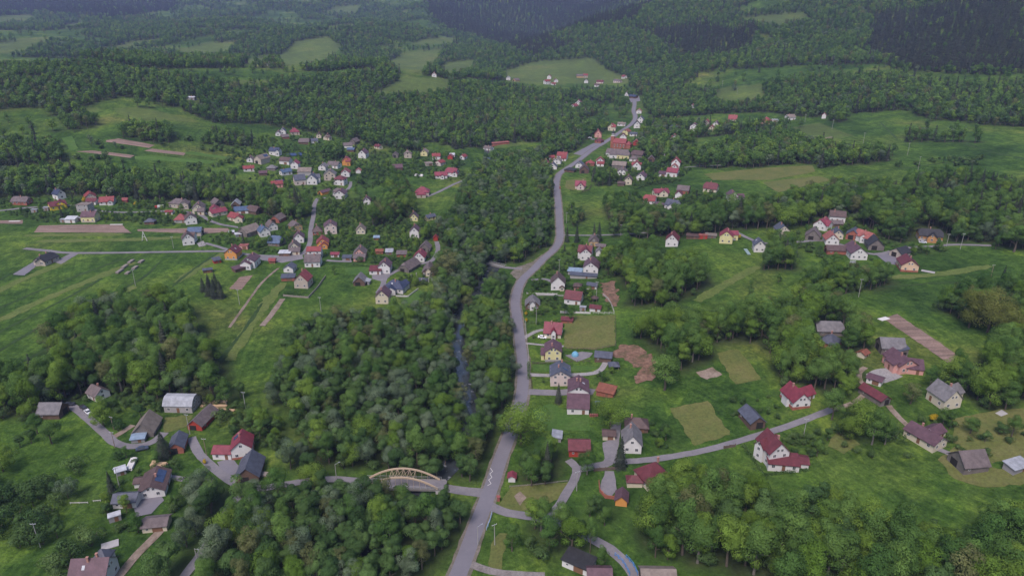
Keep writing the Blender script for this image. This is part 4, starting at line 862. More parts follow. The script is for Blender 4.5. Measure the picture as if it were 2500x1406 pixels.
h(1553,354, .3,-1, 9,8,3.4,'coral','red','house','right of the church nave', pitch=42)
h(1521,341, .2,-1, 9,9,4.4,'maroon','white','house','directly behind the church nave', pitch=42)
h(1508,381, 1,.02, 27,13,4.2,'mauve','white','house','very long, in front of the church', pitch=32, wings=[(1497,386,0,-1,8,9,4.2,'hip',34),(1522,386,1,0,15,9,4.6,'half',36,'mauve','lemon')], label='very long white parish building with mauve roof in front of the church')
h(1558,383, 1,.05, 15,10.4,3.4,'brown','weathered','barn','right of the parish building', rt='half', pitch=38)
h(1547,393, 1,0, 9,6.6,3.2,'mauve','white','house','squeezed below the brown barn', rt='hip', pitch=34)
h(1554,413, .03,-1, 11,9.4,4.6,'red','white','house','with boarded red gable below the brown barn', pitch=46, wings=[(1554,412,1,0,11,6,4.4,'gable',40)])
h(1465,401, .05,-1, 9.4,9.4,4.2,'red','white','house','with red veranda beside the church road', pitch=40, wings=[(1466,406,1,0,8,4,3,'shed',24)])
h(1441,404, 1,0, 10,7.6,3.2,'red','brick','house','low, left of the red veranda', rt='hip', pitch=34)
h(1512,412, 1,.01, 15.5,9,4.6,'tan','weathered','barn','long, below the parish building', pitch=38)
h(1519,425, .4,-.9, 11,10.4,3.4,'mauve','white','house','hipped, under the long tan barn', rt='half', pitch=38)
h(1426,421, .1,-1, 12,10.4,3.6,'brown','timber','barn','dark, beside the conifers', pitch=44)
h(1415,408, .6,-.8, 10,8.2,3.6,'slate','white','house','at the bend below the church', pitch=38)
h(1393,419, 1,.1, 12,8.6,2.6,'black','timber','shed','wide hipped at the inner bend', rt='hip', pitch=24)
h(1373,389, 1,.05, 12,9.4,5.0,'red','white','house','largest of the group left of the bend', pitch=38, wings=[(1376,393,1,0,6,4,3,'shed',22)])
h(1361,399, .6,-.7, 10,9.2,3.8,'tan','white','house','middle of the group left of the bend', pitch=36)
h(1347,389, 1,0, 7,6,2.8,'red','white','garage','upper left of the group at the bend', pitch=34)
h(1332,402, .3,-1, 7.6,7,3.0,'crimson','white','house','leftmost of the group at the bend', pitch=44)
h(1350,412, .3,-1, 9,9.4,3.2,'slate','white','house','front of the group at the bend', pitch=40)
h(1417,459, 1,.0, 10.5,9,3.4,'crimson','rosy','chalet','alone in a hedged garden by the road', pitch=42, wings=[(1417,461,0,-1,10,7.4,3.4,'gable',44)])
h(1534,449, .3,-1, 10,7.4,5.0,'brown','cream','house','gable above the round wood', pitch=44)
h(1517,453, 1,0, 7,5.6,2.8,'brown','timber','barn','left of the cream gable above the wood', pitch=28)
h(1566,437, .6,-.7, 13,9,3.6,'plum','white','house','with wide white gable by the meadow', pitch=38)
h(1650,407, .4,-.9, 10.5,9.4,5.2,'red','white','house','upper of the pair by the garden path', pitch=44)
h(1646,415, .3,-1, 8,7.4,3.4,'coral','white','house','lower of the pair by the garden path', pitch=42)
h(1642,430, 1,0, 11.5,9.6,4.8,'crimson','white','house','square, facing the road across the meadow', pitch=38)
h(1618,430, 1,0, 9,6.6,3.0,'plum','white','garage','left of the square crimson roofed house', rt='shed', pitch=12)
h(1623,329, .2,-1, 8,7,3.6,'maroon','white','house','narrow gable left of the upper row', pitch=42)
h(1648,320, 1,.05, 12,9.6,4.0,'navy','white','house','dark roofed in the upper row', pitch=38, wings=[(1656,319,.3,-1,8,6,4,'gable',40)])
h(1646,349, .15,-1, 11,10.4,6.2,'red','white','house','tall, plain, below the upper row', pitch=42)
h(1681,331, .8,-.3, 11,9,3.6,'mauve','brick','house','in the middle of the upper row', pitch=36)
h(1694,319, .5,-.8, 11,10.4,6.4,'plum','white','house','tallest white in the upper row', pitch=36)
h(1725,305, .5,-.9, 12,9.6,3.4,'red','beige','house','with tan gable in the upper row', pitch=42)
h(1737,320, .5,-.9, 11,9.6,3.6,'red','cream','house','below the tan gable', pitch=40)
h(1748,308, .6,-.7, 11,8.4,3.6,'plum','white','house','right of the tan gable', pitch=40)
h(1768,310, 1,.1, 9.4,6.6,3.0,'mauve','white','house','small, beside the tall red roof', pitch=32)
h(1788,298, 1,-.03, 12,9.6,4.6,'red','rosy','house','with steep tall red roof', pitch=48)
h(1871,301, 1,0, 12.6,10.6,3.6,'red','pink','villa','hipped, on the upper right row', rt='hip', pitch=40)
h(1892,298, 1,0, 9.4,6,3.2,'silver','white','garage','right of the hipped pink villa', rt='flat')
h(1928,293, .9,-.2, 12,8.4,4.2,'tan','white','house','last of the upper right row', pitch=38)
h(1690,267, .6,-.7, 9.6,8.4,4.2,'red','white','house','alone in the trees above the upper row', pitch=42)
h(2011,289, .2,-1, 6,5.4,4.4,'crimson','white','hut','alone in the scrub above the meadow', pitch=48)
h(1630,382, .3,-1, 9,8,4.2,'mauve','white','house','hidden in trees above the red pair', pitch=42)
h(1864,342, 1,-.1, 14,7.4,2.6,'rust','weathered','barn','ruined, in the slope trees', rt='half', pitch=34)
h(1590,394, .2,-1, 8.4,7.4,3.0,'mauve','timber','barn','small, right of the brown barn', pitch=44)
# --- far hamlet
h(1241,196, .6,-.7, 10.6,9,4.6,'silver','white','house','leftmost on the far meadow', pitch=36)
h(1260,199, 1,0, 12,9,3.0,'mauve','tanned','barn','beside the leftmost far house', pitch=38)
h(1341,193, .6,-.7, 11,9,5.0,'red','white','house','rearmost of the far red cluster', pitch=40)
h(1335,206, 1,0, 12,9,6.0,'red','white','house','foremost of the far red cluster', pitch=34)
h(1357,201, .6,.5, 11,8.4,4.0,'maroon','white','house','right of the far red cluster', pitch=40)
h(1351,208, 1,0, 9,6.6,3.0,'red','white','garage','lowest of the far red cluster', pitch=30)
h(1416,190, 1,0, 16,9,4.0,'mauve','tanned','barn','long, on the far meadow', pitch=34)
h(1429,190, 1,0, 10,9,5.0,'red','beige','house','attached to the long far barn', pitch=34)
h(1431,203, .2,-1, 9.6,8.4,4.2,'black','white','house','gable below the long far barn', pitch=42)
h(1465,204, 1,0, 14.6,9,3.6,'maroon','rosy','house','long, in the far row', pitch=34)
h(1508,202, 1,0, 18,8.4,4.0,'mauve','rosy','house','longest, in the far row', pitch=30)
h(1524,192, 1,0, 12.6,8.6,4.0,'red','white','house','highest right in the far row', pitch=36)
h(1457,212, 1,0, 9.4,7.4,3.4,'brown','white','house','lower, under the far row', pitch=36)
h(1423,227, .8,-.3, 10.6,8.4,4.2,'black','white','house','alone in the far trees', pitch=42)
h(1378,260, .8,-.4, 14,9.6,4.2,'plum','white','house','left of the far roadside trio', pitch=38)
h(1413,258, .7,-.6, 12,10.4,5.6,'maroon','white','house','rear of the far roadside trio', pitch=40)
h(1402,266, .9,-.3, 14.6,9.4,4.8,'red','white','house','front of the far roadside trio', pitch=36)
h(1428,272, .2,-1, 7.6,6.4,3.8,'brown','white','house','small, right of the far roadside trio', pitch=42)
h(1529,238, .3,-1, 10.6,10.4,3.4,'black','white','chalet','steep, above the far car park', pitch=54)
h(1546,240, 1,.1, 16,9,3.6,'navy','timber','house','long, beside the far car park', pitch=30)
h(1560,277, .4,-.9, 10,8.4,4.0,'coral','white','house','right of the road below the far car park', pitch=38)
h(503,137, .6,-.6, 14,9,5.0,'silver','white','house','left on the distant left meadow', pitch=36)
h(521,138, .8,-.3, 16,9.6,4.6,'maroon','white','house','right on the distant left meadow', pitch=36)
h(655,161, 1,0, 18,8.4,4.4,'tan','white','house','below the distant sloping meadow', pitch=26)
h(770,160, 1,0, 18,9.4,4.0,'mauve','tanned','barn','below the distant square meadow', pitch=36)
h(1060,188, .2,-1, 9,8.4,4.0,'red','white','house','alone behind the middle ridge', pitch=44)
h(466,243, 1,.2, 14,6.4,3.0,'white','grey','house','alone in a left forest clearing', pitch=20)
# --- right hamlets
h(1612,477, 1,-.15, 14,8.4,3.6,'crimson','cream','villa','with hedge, left of the right hamlet', pitch=34, wings=[(1622,478,.5,-.9,10,8,3.8,'gable',38)])
h(1668,471, 1,0, 11,9.6,3.6,'mauve','brick','barn','behind the small white gable', pitch=36)
h(1657,481, .4,-.9, 7.4,6.4,3.2,'maroon','white','hut','small gable below the brick barn', pitch=42)
h(1735,467, 1,.03, 12.6,9.6,3.6,'maroon','cream','house','with clipped ridge, alone on the lawn', rt='half', pitch=44)
h(1788,487, -.5,-.7, 13.6,9,4.0,'plum','white','house','with side gable at the wood edge', pitch=38, wings=[(1803,489,.9,-.1,8,6.4,3.6,'gable',38)])
h(1586,496, 1,0, 11,9.6,3.6,'red','white','house','half hidden at the grove edge', rt='half', pitch=40)
h(1642,510, 1,.1, 11,10.4,4.2,'slate','white','villa','with many gables below the hedge', pitch=38, wings=[(1638,513,.2,-1,8,6,4.0,'gable',40),(1652,508,.3,-1,8,6,4,'gable',40)])
h(1610,506, 1,.3, 11,5.6,2.6,'plum','timber','shed','long, left of the slate villa', rt='shed', pitch=10)
h(1641,597, .35,-1, 10.6,9.2,5.0,'maroon','white','house','half sunk in the grove', pitch=44, front=.4)
h(1772,590, .15,-1, 10,9.4,5.4,'crimson','lemon','villa','with balcony by the yellow bush', pitch=40, wings=[(1784,585,1,-.05,9,6,5.0,'gable',36)])
h(1716,582, 1,0, 6.4,4,2.6,'coral','red','shed','bright, beside the long brown sheds', rt='flat')
h(1692,582, 1,0, 10,4,2.4,'brown','timber','shed','long, left of the bright red shed', rt='shed', pitch=8)
h(1735,580, 1,0, 8,4,2.2,'thatch','weathered','shed','long, right of the bright red shed', rt='shed', pitch=8)
h(1906,576, -.55,-.6, 10.6,9,5.6,'slate','cream','house','above the poplar clump', pitch=40)
h(1851,611, -.4,-.8, 9,7.6,5.0,'slate','white','house','new, with black windows in the meadow', pitch=42, sky_l=2, chim=0)
h(2006,557, .7,-.5, 12,9.6,4.0,'crimson','white','house','brightest roof of the right hamlet', pitch=40, wings=[(2012,559,.9,.2,9,7,4,'gable',40)])
h(2042,539, 1,.05, 11.6,8.8,4.6,'brown','white','house','rearmost of the right hamlet', pitch=38)
h(2039,551, 1,0, 9.6,6.6,2.6,'mauve','timber','barn','under the rearmost house', pitch=30)
h(1984,582, .2,-1, 10,10.4,3.0,'mauve','weathered','barn','broad gabled, left of the hamlet', pitch=44)
h(2027,592, -.5,-.8, 11.6,9.2,3.6,'coral','white','house','with white gable by the hamlet lane', pitch=42)
h(2042,579, -.4,-.8, 9.6,7.4,3.6,'slate','cream','house','behind the coral roofed house', pitch=40)
h(2082,581, .5,-.9, 10.6,8.8,3.8,'slate','brick','barn','left of the long coral roof', pitch=38)
h(2110,589, 1,.35, 13.6,9,4.2,'coral','white','house','long, with white dormer in the right hamlet', pitch=38, wings=[(2105,591,.1,-1,5,4,4.4,'gable',44)])
h(2133,604, -.45,-.7, 13,10.4,3.2,'black','weathered','barn','with grey gable behind the big plum roof', pitch=42)
h(2038,617, 1,.02, 13,7.6,3.0,'brown','brick','barn','long, front of the right hamlet', pitch=34)
h(2086,624, -.7,-.75, 17,11,4.2,'plum','white','house','largest of the right hamlet', pitch=38)
h(2213,655, -.55,-.8, 13.6,10.4,4.2,'maroon','peach','house','at the right meadow edge', pitch=36, plinth='brick', solar=(-1,2,3))
h(2196,624, .9,-.3, 10.6,8.6,3.2,'black','beige','barn','behind the peach house', pitch=36)
h(2267,583, 1,.02, 15.6,10.6,3.6,'black','honey','villa','timber lodge below the right wood', rt='half', pitch=36, wings=[(2274,589,.15,-1,8,6,3.6,'gable',40)], plinth='concrete', label='honey timber lodge with black half hipped roof below the right wood')
# ------------------------------------------------------------------ church
def church():
    p = at(1516, 362); q = at(1522, 362.2); rz = math.atan2(q.y - p.y, q.x - p.x); root = empty('church', p, rz); tag(root, uniq('brick church with red roof and slim white topped tower'), 'church')
    L, W, hh = 19, 11, 8.0; wl, rf, zr = roof_and_walls(L, W, hh, 'gable', 44); put('nave_wall', wl, wallm('brick'), root, (-1.5, 0, 0)); put('nave_roof', rf, roofm('red'), root, (-1.5, 0, 0))
    wl, rf, _ = roof_and_walls(7.5, 8.6, 6.6, 'hip', 44); put('chancel_wall', wl, wallm('brick'), root, (11.4, 0, 0)); put('chancel_roof', rf, roofm('red'), root, (11.4, 0, 0))
    wm = window_meshes()
    for s_ in (-1, 1):
        for i in range(4):
            f = obj('window', wm['frame'], None, root); f.location = (-8.4 + i * 4.6, s_ * 5.52, 2.4); f.rotation_euler = (0, 0, 0 if s_ < 0 else math.pi); f.scale = (1.3, 1, 3.4); obj('pane', wm['pane'], None, f)
        for i in range(5):
            b = MB(); b.extrude([(-.35, -1.0), (.35, -1.0), (.35, 6.2), (-.35, 5.6)], -.3, .3); o = put('buttress', b, wallm('brick'), root, (-10.4 + i * 4.5, s_ * 5.75, 0), 0)
    x = -12.8; t = MB(); t.box((x, 0, 7.0), (5.2, 5.2, 17.2)); tw = put('tower', t, wallm('brick'), root)
    c_ = MB(); c_.box((x, 0, 15.8), (5.7, 5.7, .5)); put('cornice', c_, wallm('rosy'), tw)
    b = MB(); b.tube((x, 0, 15.9), (x, 0, 19.4), 2.3, 2.2, 8); ln = put('lantern', b, wallm('white'), tw)
    for k in range(8):
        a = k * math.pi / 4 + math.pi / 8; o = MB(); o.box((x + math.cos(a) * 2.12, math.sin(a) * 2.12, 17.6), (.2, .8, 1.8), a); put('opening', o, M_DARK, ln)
    b = MB(); pr = [(2.6, 19.4), (2.5, 20.2), (1.9, 21.2), (1.0, 21.9), (.5, 22.6), (.12, 23.6)]
    for (r0, z0), (r1, z1) in zip(pr[:-1], pr[1:]): b.tube((x, 0, z0), (x, 0, z1), r0, r1, 10)
    put('dome', b, roofm('black'), tw); b = MB(); b.box((x, 0, 24.5), (.14, .14, 2.0)); b.box((x, 0, 24.9), (.9, .14, .14)); put('cross', b, M_STEEL, tw)
    root.scale = (.76, .76, .80)
    HOUSES.append((p.x, p.y, 11, .8)); d = Vector((math.cos(rz), math.sin(rz))) * x; HOUSES.append((p.x + d.x, p.y + d.y, 6, .8))
church()
# ------------------------------------------------------------------ bridges
M_ARCH = mat('cream painted steel', (.40, .31, .22), rough=0.6, var=0.08)
def arch_bridge():
    A = at(893, 1179); B = at(1076, 1194); d = (B - A); Lg = math.hypot(d.x, d.y); rz = math.atan2(d.y, d.x); c_ = (A + B) / 2; root = empty('arch_bridge', (c_.x, c_.y, max(A.z, B.z) + .15), rz)
    tag(root, uniq('cream tied arch road bridge over the river'), 'bridge')
    b = MB(); b.box((0, 0, -.35), (Lg + 3, 5.6, .8)); put('deck', b, mat('dark concrete', (.16, .155, .15), rough=.9), root); b = MB(); b.box((0, 0, .08), (Lg + 4, 4.2, .1)); put('roadway', b, M_LANE, root)
    rise = 4.3; n = 22; prof = lambda t: rise * (1 - (2 * t - 1) ** 2)
    for s_ in (-1, 1):
        y = s_ * 2.45; V = []; Fc = []
        for i in range(n + 1):
            t = i / n; x = -Lg / 2 + .6 + t * (Lg - 1.2); z = prof(t) + .1; sl_ = rise * 4 * (1 - 2 * t) / (Lg - 1.2); a = math.atan(sl_); nx_, nz_ = -math.sin(a), math.cos(a)
            for dy, dn in ((-.2, -.27), (.2, -.27), (.2, .27), (-.2, .27)): V.append((x + nx_ * dn, y + dy, z + nz_ * dn))
        for i in range(n):
            for k in range(4): Fc.append((i * 4 + k, i * 4 + (k + 1) % 4, i * 4 + 4 + (k + 1) % 4, i * 4 + 4 + k))
        m = MB(); m.add(V, Fc + [(0, 1, 2, 3), (n * 4 + 3, n * 4 + 2, n * 4 + 1, n * 4)]); put('arch', m, M_ARCH, root)
        for i in range(2, 11):
            t = i / 12; x = -Lg / 2 + .6 + t * (Lg - 1.2); m = MB(); m.tube((x, y, .1), (x, y, prof(t)), .06, .06, 5); put('hanger', m, M_ARCH, root)
        m = MB(); m.box((0, y + s_ * .3, 1.05), (Lg, .07, .07)); m.box((0, y + s_ * .3, .6), (Lg, .05, .05)); rl = put('railing', m, M_STEEL, root)
        for i in range(13): m = MB(); m.box((-Lg / 2 + i * Lg / 12, y + s_ * .3, .55), (.06, .06, 1.0)); put('post', m, M_STEEL, rl)
    for i in range(4, 9):
        t = i / 12; x = -Lg / 2 + .6 + t * (Lg - 1.2); m = MB(); m.tube((x, -2.4, prof(t)), (x, 2.4, prof(t)), .09, .09, 5); put('cross_brace', m, M_ARCH, root)
        if i < 8:
            t2 = (i + 1) / 12; x2 = -Lg / 2 + .6 + t2 * (Lg - 1.2)
            for s_ in (-1, 1): m = MB(); m.tube((x, -2.4 * s_, prof(t)), (x2, 2.4 * s_, prof(t2)), .06, .06, 4); put('cross_brace', m, M_ARCH, root)
    for s_ in (-1, 1): m = MB(); m.box((s_ * (Lg / 2 - .2), 0, -2.2), (2.2, 6.2, 3.2)); put('abutment', m, M_CONC, root)
    for k in range(40):
        t = k / 39; P = A.lerp(B, t); block(P.x, P.y, 3.2)
        f = Vector((P.x, P.y)).normalized() * -1
        for q in (4,): block(P.x + f.x * q, P.y + f.y * q, 1.6) if .55 < t < .95 else None
arch_bridge()
M_BLUE = mat('blue painted steel', (.07, .20, .46), rough=0.5, var=0.1); M_PBLUE = mat('pale blue rail', (.30, .42, .55), rough=0.5, var=0.1)
def railing(pts, m_, label, hgt=1.1, gap=1.8, lattice=False, dz=.15):
    P = [at(*p) for p in pts]; L = smooth_line([(p.x, p.y) for p in P], gap); root = empty('railing', (*L[0], float(gz(*L[0])))); tag(root, uniq(label), 'railing')
    o = Vector((L[0][0], L[0][1], float(gz(*L[0]))))
    T = [Vector((x, y, float(gz(x, y)) + dz)) - o for x, y in L]
    for i, t in enumerate(T):
        m = MB(); m.box((t.x, t.y, t.z + hgt / 2 - .3), (.12, .12, hgt + .6)); put('post', m, m_, root)
        if i:
            a, b = T[i - 1], t
            for z in (hgt, hgt * .5): m = MB(); m.tube(a + Vector((0, 0, z)), b + Vector((0, 0, z)), .06, .06, 4); put('rail', m, m_, root)
            if lattice: m = MB(); m.tube(a + Vector((0, 0, .1)), b + Vector((0, 0, hgt)), .05, .05, 4); put('rail', m, m_, root)
railing([(1501,1357),(1520,1374),(1537,1405)], M_BLUE, 'left blue lattice railing of the small road bridge', 1.3, 1.6, True)
railing([(1528,1362),(1546,1382),(1556,1404)], M_BLUE, 'right blue lattice railing of the small road bridge', 1.3, 1.6, True)
railing([(1188,1294),(1196,1274),(1201,1255)], M_PBLUE, 'pale blue railing on the right of the main road', 1.1, 1.5, True)
b0 = at(1197, 648); b1 = at(1226, 652); root = empty('small_bridge', ((b0.x + b1.x) / 2, (b0.y + b1.y) / 2, max(b0.z, b1.z) + .5), math.atan2(b1.y - b0.y, b1.x - b0.x)); tag(root, uniq('plain low concrete bridge upstream, half hidden by trees'), 'bridge')
m = MB(); m.box((0, 0, -.3), (13, 4.0, .7)); put('deck', m, mat('dark concrete', (.16, .155, .15), rough=.9), root)
for s_ in (-1, 1): m = MB(); m.box((0, s_ * 1.9, .9), (13, .1, .12)); m.box((0, s_ * 1.9, .5), (13, .08, .08)); put('railing', m, M_STEEL, root)
for k in range(9): P = b0.lerp(b1, k / 8); block(P.x, P.y, 2)
# ------------------------------------------------------------------ trees: prototypes
def leafmat(key, c1, c2, transl=0.34):
    m = bpy.data.materials.new(key); m.use_nodes = True; n = m.node_tree; n.nodes.clear()
    out = n.nodes.new('ShaderNodeOutputMaterial'); df = n.nodes.new('ShaderNodeBsdfDiffuse'); tr = n.nodes.new('ShaderNodeBsdfTranslucent'); mx = n.nodes.new('ShaderNodeMixShader'); mx.inputs[0].default_value = transl
    oi = n.nodes.new('ShaderNodeObjectInfo'); at_ = n.nodes.new('ShaderNodeAttribute'); at_.attribute_name = 'tone'
    nz = n.nodes.new('ShaderNodeTexNoise'); nz.inputs['Scale'].default_value = 0.012; nz.inputs['Detail'].default_value = 2; n.links.new(oi.outputs['Location'], nz.inputs['Vector'])
    ad = n.nodes.new('ShaderNodeMath'); ad.operation = 'ADD'; n.links.new(oi.outputs['Random'], ad.inputs[0]); n.links.new(nz.outputs['Fac'], ad.inputs[1])
    a2 = n.nodes.new('ShaderNodeMath'); a2.operation = 'MULTIPLY_ADD'; a2.inputs[1].default_value = 0.72; a2.inputs[2].default_value = -0.22; n.links.new(ad.outputs[0], a2.inputs[0])
    rp = n.nodes.new('ShaderNodeValToRGB'); e = rp.color_ramp.elements; e[0].color = (*c1, 1); e[1].color = (*c2, 1); e[0].position = .1; e[1].position = .9; n.links.new(a2.outputs[0], rp.inputs[0])
    ml = n.nodes.new('ShaderNodeMix'); ml.data_type = 'RGBA'; ml.blend_type = 'MULTIPLY'; ml.inputs[0].default_value = 1
    n.links.new(rp.outputs[0], ml.inputs[6]); n.links.new(at_.outputs['Color'], ml.inputs[7])
    n.links.new(ml.outputs[2], df.inputs[0]); n.links.new(ml.outputs[2], tr.inputs[0]); n.links.new(df.outputs[0], mx.inputs[1]); n.links.new(tr.outputs[0], mx.inputs[2]); n.links.new(mx.outputs[0], out.inputs[0])
    return m
LEAF = dict(alder=leafmat('alder leaves', (0.054, 0.108, 0.036), (0.122, 0.205, 0.062)), ash=leafmat('ash leaves', (0.06, 0.128, 0.032), (0.14, 0.235, 0.056)), willow=leafmat('willow leaves', (0.095, 0.14, 0.08), (0.155, 0.205, 0.118)),
    lime=leafmat('lime leaves', (0.105, 0.19, 0.03), (0.175, 0.265, 0.048)), spruce=leafmat('spruce needles', (.036, .048, .038), (.066, .076, .054), .1), brown=leafmat('budding leaves', (0.098, 0.118, 0.046), (0.16, 0.175, 0.07)),
    shrub=leafmat('shrub leaves', (0.052, 0.102, 0.034), (0.118, 0.18, 0.06)), bloom=leafmat('cream blossom leaves', (.145, .172, .040), (.215, .222, .072)), gold=leafmat('yellow blossom', (.42, .30, .02), (.50, .36, .03)))
M_BARK = mat('bark', (.085, .068, .052), rough=0.95, var=0.3, scale=2.0)
M_BIRCH = mat('pale bark', (.14, .125, .105), rough=0.95, var=0.3, scale=2.0)
def quads(pos, nrm, size, rg):
    n = len(pos); a = rg.normal(size=(n, 3)); u = np.cross(nrm, a); u /= np.linalg.norm(u, axis=1)[:, None] + 1e-9; v = np.cross(nrm, u)
    s = (size * rg.uniform(.65, 1.3, n))[:, None]; t = s * rg.uniform(.6, 1.0, n)[:, None]; b = nrm * (s * .18)
    V = np.stack([pos - u * s * .5 - v * t * .25, pos - v * t * .55 + b, pos + u * s * .5 - v * t * .2, pos + u * s * .35 + v * t * .5 + b * .5], 1).reshape(-1, 3)
    return V, np.arange(4 * n).reshape(n, 4)
def crown(kind, seed, H, r, nl, ls):
    rg = np.random.default_rng(seed); P, Nn, T, S = [], [], [], []
    if kind == 'spruce':
        tiers = 16; per = nl // tiers
        for k in range(tiers):
            f = k / (tiers - 1); z = H * (.08 + .90 * f); rad = r * (1 - f) ** .85 + .12; n = int(per * (.35 + 1.5 * (1 - f))); a = rg.uniform(0, 2 * np.pi, n); q = rg.uniform(.25, 1.0, n) ** .6
            lob = 1 + .22 * np.sin(a * 5 + k); x = np.cos(a) * rad * q * lob; y = np.sin(a) * rad * q * lob; zz = z - q * rad * .28 + rg.normal(0, .18, n)
            P.append(np.stack([x, y, zz], 1)); Nn.append(np.stack([np.cos(a) * .6, np.sin(a) * .6, np.full(n, .8)], 1) + rg.normal(0, .35, (n, 3))); T.append(rg.uniform(.7, 1.25) * rg.uniform(.85, 1.15, n)); S.append(np.stack([np.cos(a) * .75, np.sin(a) * .75, np.full(n, .55)], 1) + rg.normal(0, .18, (n, 3)))
    else:
        low = {'shrub': .0, 'ash': .08, 'lime': .06, 'willow': .04, 'alder': .05, 'brown': .14, 'bloom': .08, 'gold': 0}[kind]
        nc = {'shrub': 7, 'ash': 19, 'lime': 20, 'willow': 13, 'alder': 12, 'brown': 22, 'bloom': 30, 'gold': 8}[kind]; zc = H * (low + 1) / 2; rz = H * (1 - low) / 2
        per = nl // nc; ph = rg.uniform(0, 6.28, 3)
        for k in range(nc):
            d = rg.normal(size=3); d[2] = d[2] * .9 + .25; d /= np.linalg.norm(d); az = math.atan2(d[1], d[0]); lob = 1 + .18 * math.sin(2 * az + ph[0]) + .12 * math.sin(3 * az + ph[1])
            q = rg.uniform(.42, .80) if k > 2 else rg.uniform(0, .3); pinch = 1 - .35 * max(0, d[2]) if kind in ('ash', 'alder') else 1 - .15 * max(0, d[2])
            c_ = np.array([d[0] * r * q * lob * pinch, d[1] * r * q * lob * pinch, zc + d[2] * rz * q]); rc = r * rg.uniform(.32, .52) * (1.15 if kind == 'shrub' else 1)
            if kind == 'shrub': c_[2] = max(c_[2], rc * .5)
            v = rg.normal(size=(per, 3)); v[:, 2] += .25; v += d * .45; v /= np.linalg.norm(v, axis=1)[:, None]
            P.append(c_ + v * rc * np.array([1, 1, .85]) * rg.uniform(.72, 1.10, per)[:, None]); Nn.append(v * 1.0 + np.array([0, 0, .30]) + rg.normal(0, .28, (per, 3)))
            T.append(rg.uniform(.78, 1.22) * rg.uniform(.90, 1.10, per)); S.append(v * .85 + d * .3 + rg.normal(0, .16, (per, 3)))
    P = np.concatenate(P); Nn = np.concatenate(Nn); T = np.concatenate(T); SN = np.concatenate(S); SN /= np.linalg.norm(SN, axis=1)[:, None] + 1e-9; Nn /= np.linalg.norm(Nn, axis=1)[:, None] + 1e-9
    P[:, 2] = np.maximum(P[:, 2], .05); V, Q = quads(P, Nn, ls, rg); return V, Q, np.repeat(T, 4), np.repeat(SN, 4, 0)
def trunk(kind, seed, H, r):
    rg = random.Random(seed); m = MB()
    if kind in ('shrub', 'gold'):
        for k in range(4): a = rg.uniform(0, 6.28); m.tube((0, 0, -.2), (math.cos(a) * r * .5, math.sin(a) * r * .5, H * .6), .07, .03, 4)
        return m
    top = H * (.92 if kind == 'spruce' else .62); r0 = .020 * H; x = y = 0.0; pz = -.6; n = 5; pts = [(0, 0, -.6)]
    for k in range(1, n + 1): x += rg.uniform(-.15, .15) * (kind != 'spruce'); y += rg.uniform(-.15, .15) * (kind != 'spruce'); pts.append((x, y, top * k / n))
    for k in range(n): m.tube(pts[k], pts[k + 1], r0 * (1.15 - .95 * k / n), r0 * (1.15 - .95 * (k + 1) / n), 6)
    if kind != 'spruce':
        for k in range(6):
            q = rg.uniform(.35, .9); i = min(n - 1, int(q * n)); a = rg.uniform(0, 6.28); l = r * rg.uniform(.5, .8); b = pts[i]
            m.tube(b, (b[0] + math.cos(a) * l, b[1] + math.sin(a) * l, b[2] + l * rg.uniform(.5, 1.1)), r0 * .42, r0 * .1, 4)
    return m
PROTO = []     # dict(kind, H, r, crown mesh, trunk mesh, both mesh)
SPEC = {'alder': (12.5, 3.7, 5), 'ash': (16.5, 4.2, 4), 'willow': (12.5, 4.6, 3), 'lime': (14.5, 4.6, 3), 'spruce': (20, 3.3, 3), 'brown': (14.5, 4.0, 2), 'shrub': (3.4, 2.3, 3), 'bloom': (16, 6.0, 2), 'gold': (2.6, 1.8, 1)}
NLEAF = {'alder': 4200, 'ash': 5200, 'willow': 4600, 'lime': 5400, 'spruce': 3200, 'brown': 3000, 'shrub': 900, 'bloom': 8000, 'gold': 900}
def crown_mesh_of(name, kind, seed, H, r, nl, ls, tk=None):
    V, Q, T, SN = crown(kind, seed, H, r, nl, ls); mats = [LEAF[kind]]; mi = None
    if tk is not None:
        tv = np.array(tk.v); tf = [f if len(f) == 4 else None for f in tk.f]; tf = np.array([f for f in tf if f]) + len(V); V = np.concatenate([V, tv]); T = np.concatenate([T, np.ones(len(tv))]); SN = np.concatenate([SN, np.zeros((len(tv), 3))])
        mi = np.concatenate([np.zeros(len(Q)), np.ones(len(tf))]); Q = np.concatenate([Q, tf]); mats.append(M_BARK)
    me = mesh_np(name, V, Q, mats, mi); a = me.color_attributes.new('tone', 'FLOAT_COLOR', 'POINT'); c_ = np.ones((len(V), 4), np.float32); c_[:, :3] = T[:, None]; a.data.foreach_set('color', c_.ravel())
    me.polygons.foreach_set('use_smooth', np.ones(len(Q), bool)); me.normals_split_custom_set_from_vertices(SN.astype(np.float32))   # leaves take the light of the bough they sit on
    return me
LOD = bpy.data.collections.new('tree sources')     # sources for the scattered woods; never linked to the scene
sid = 100
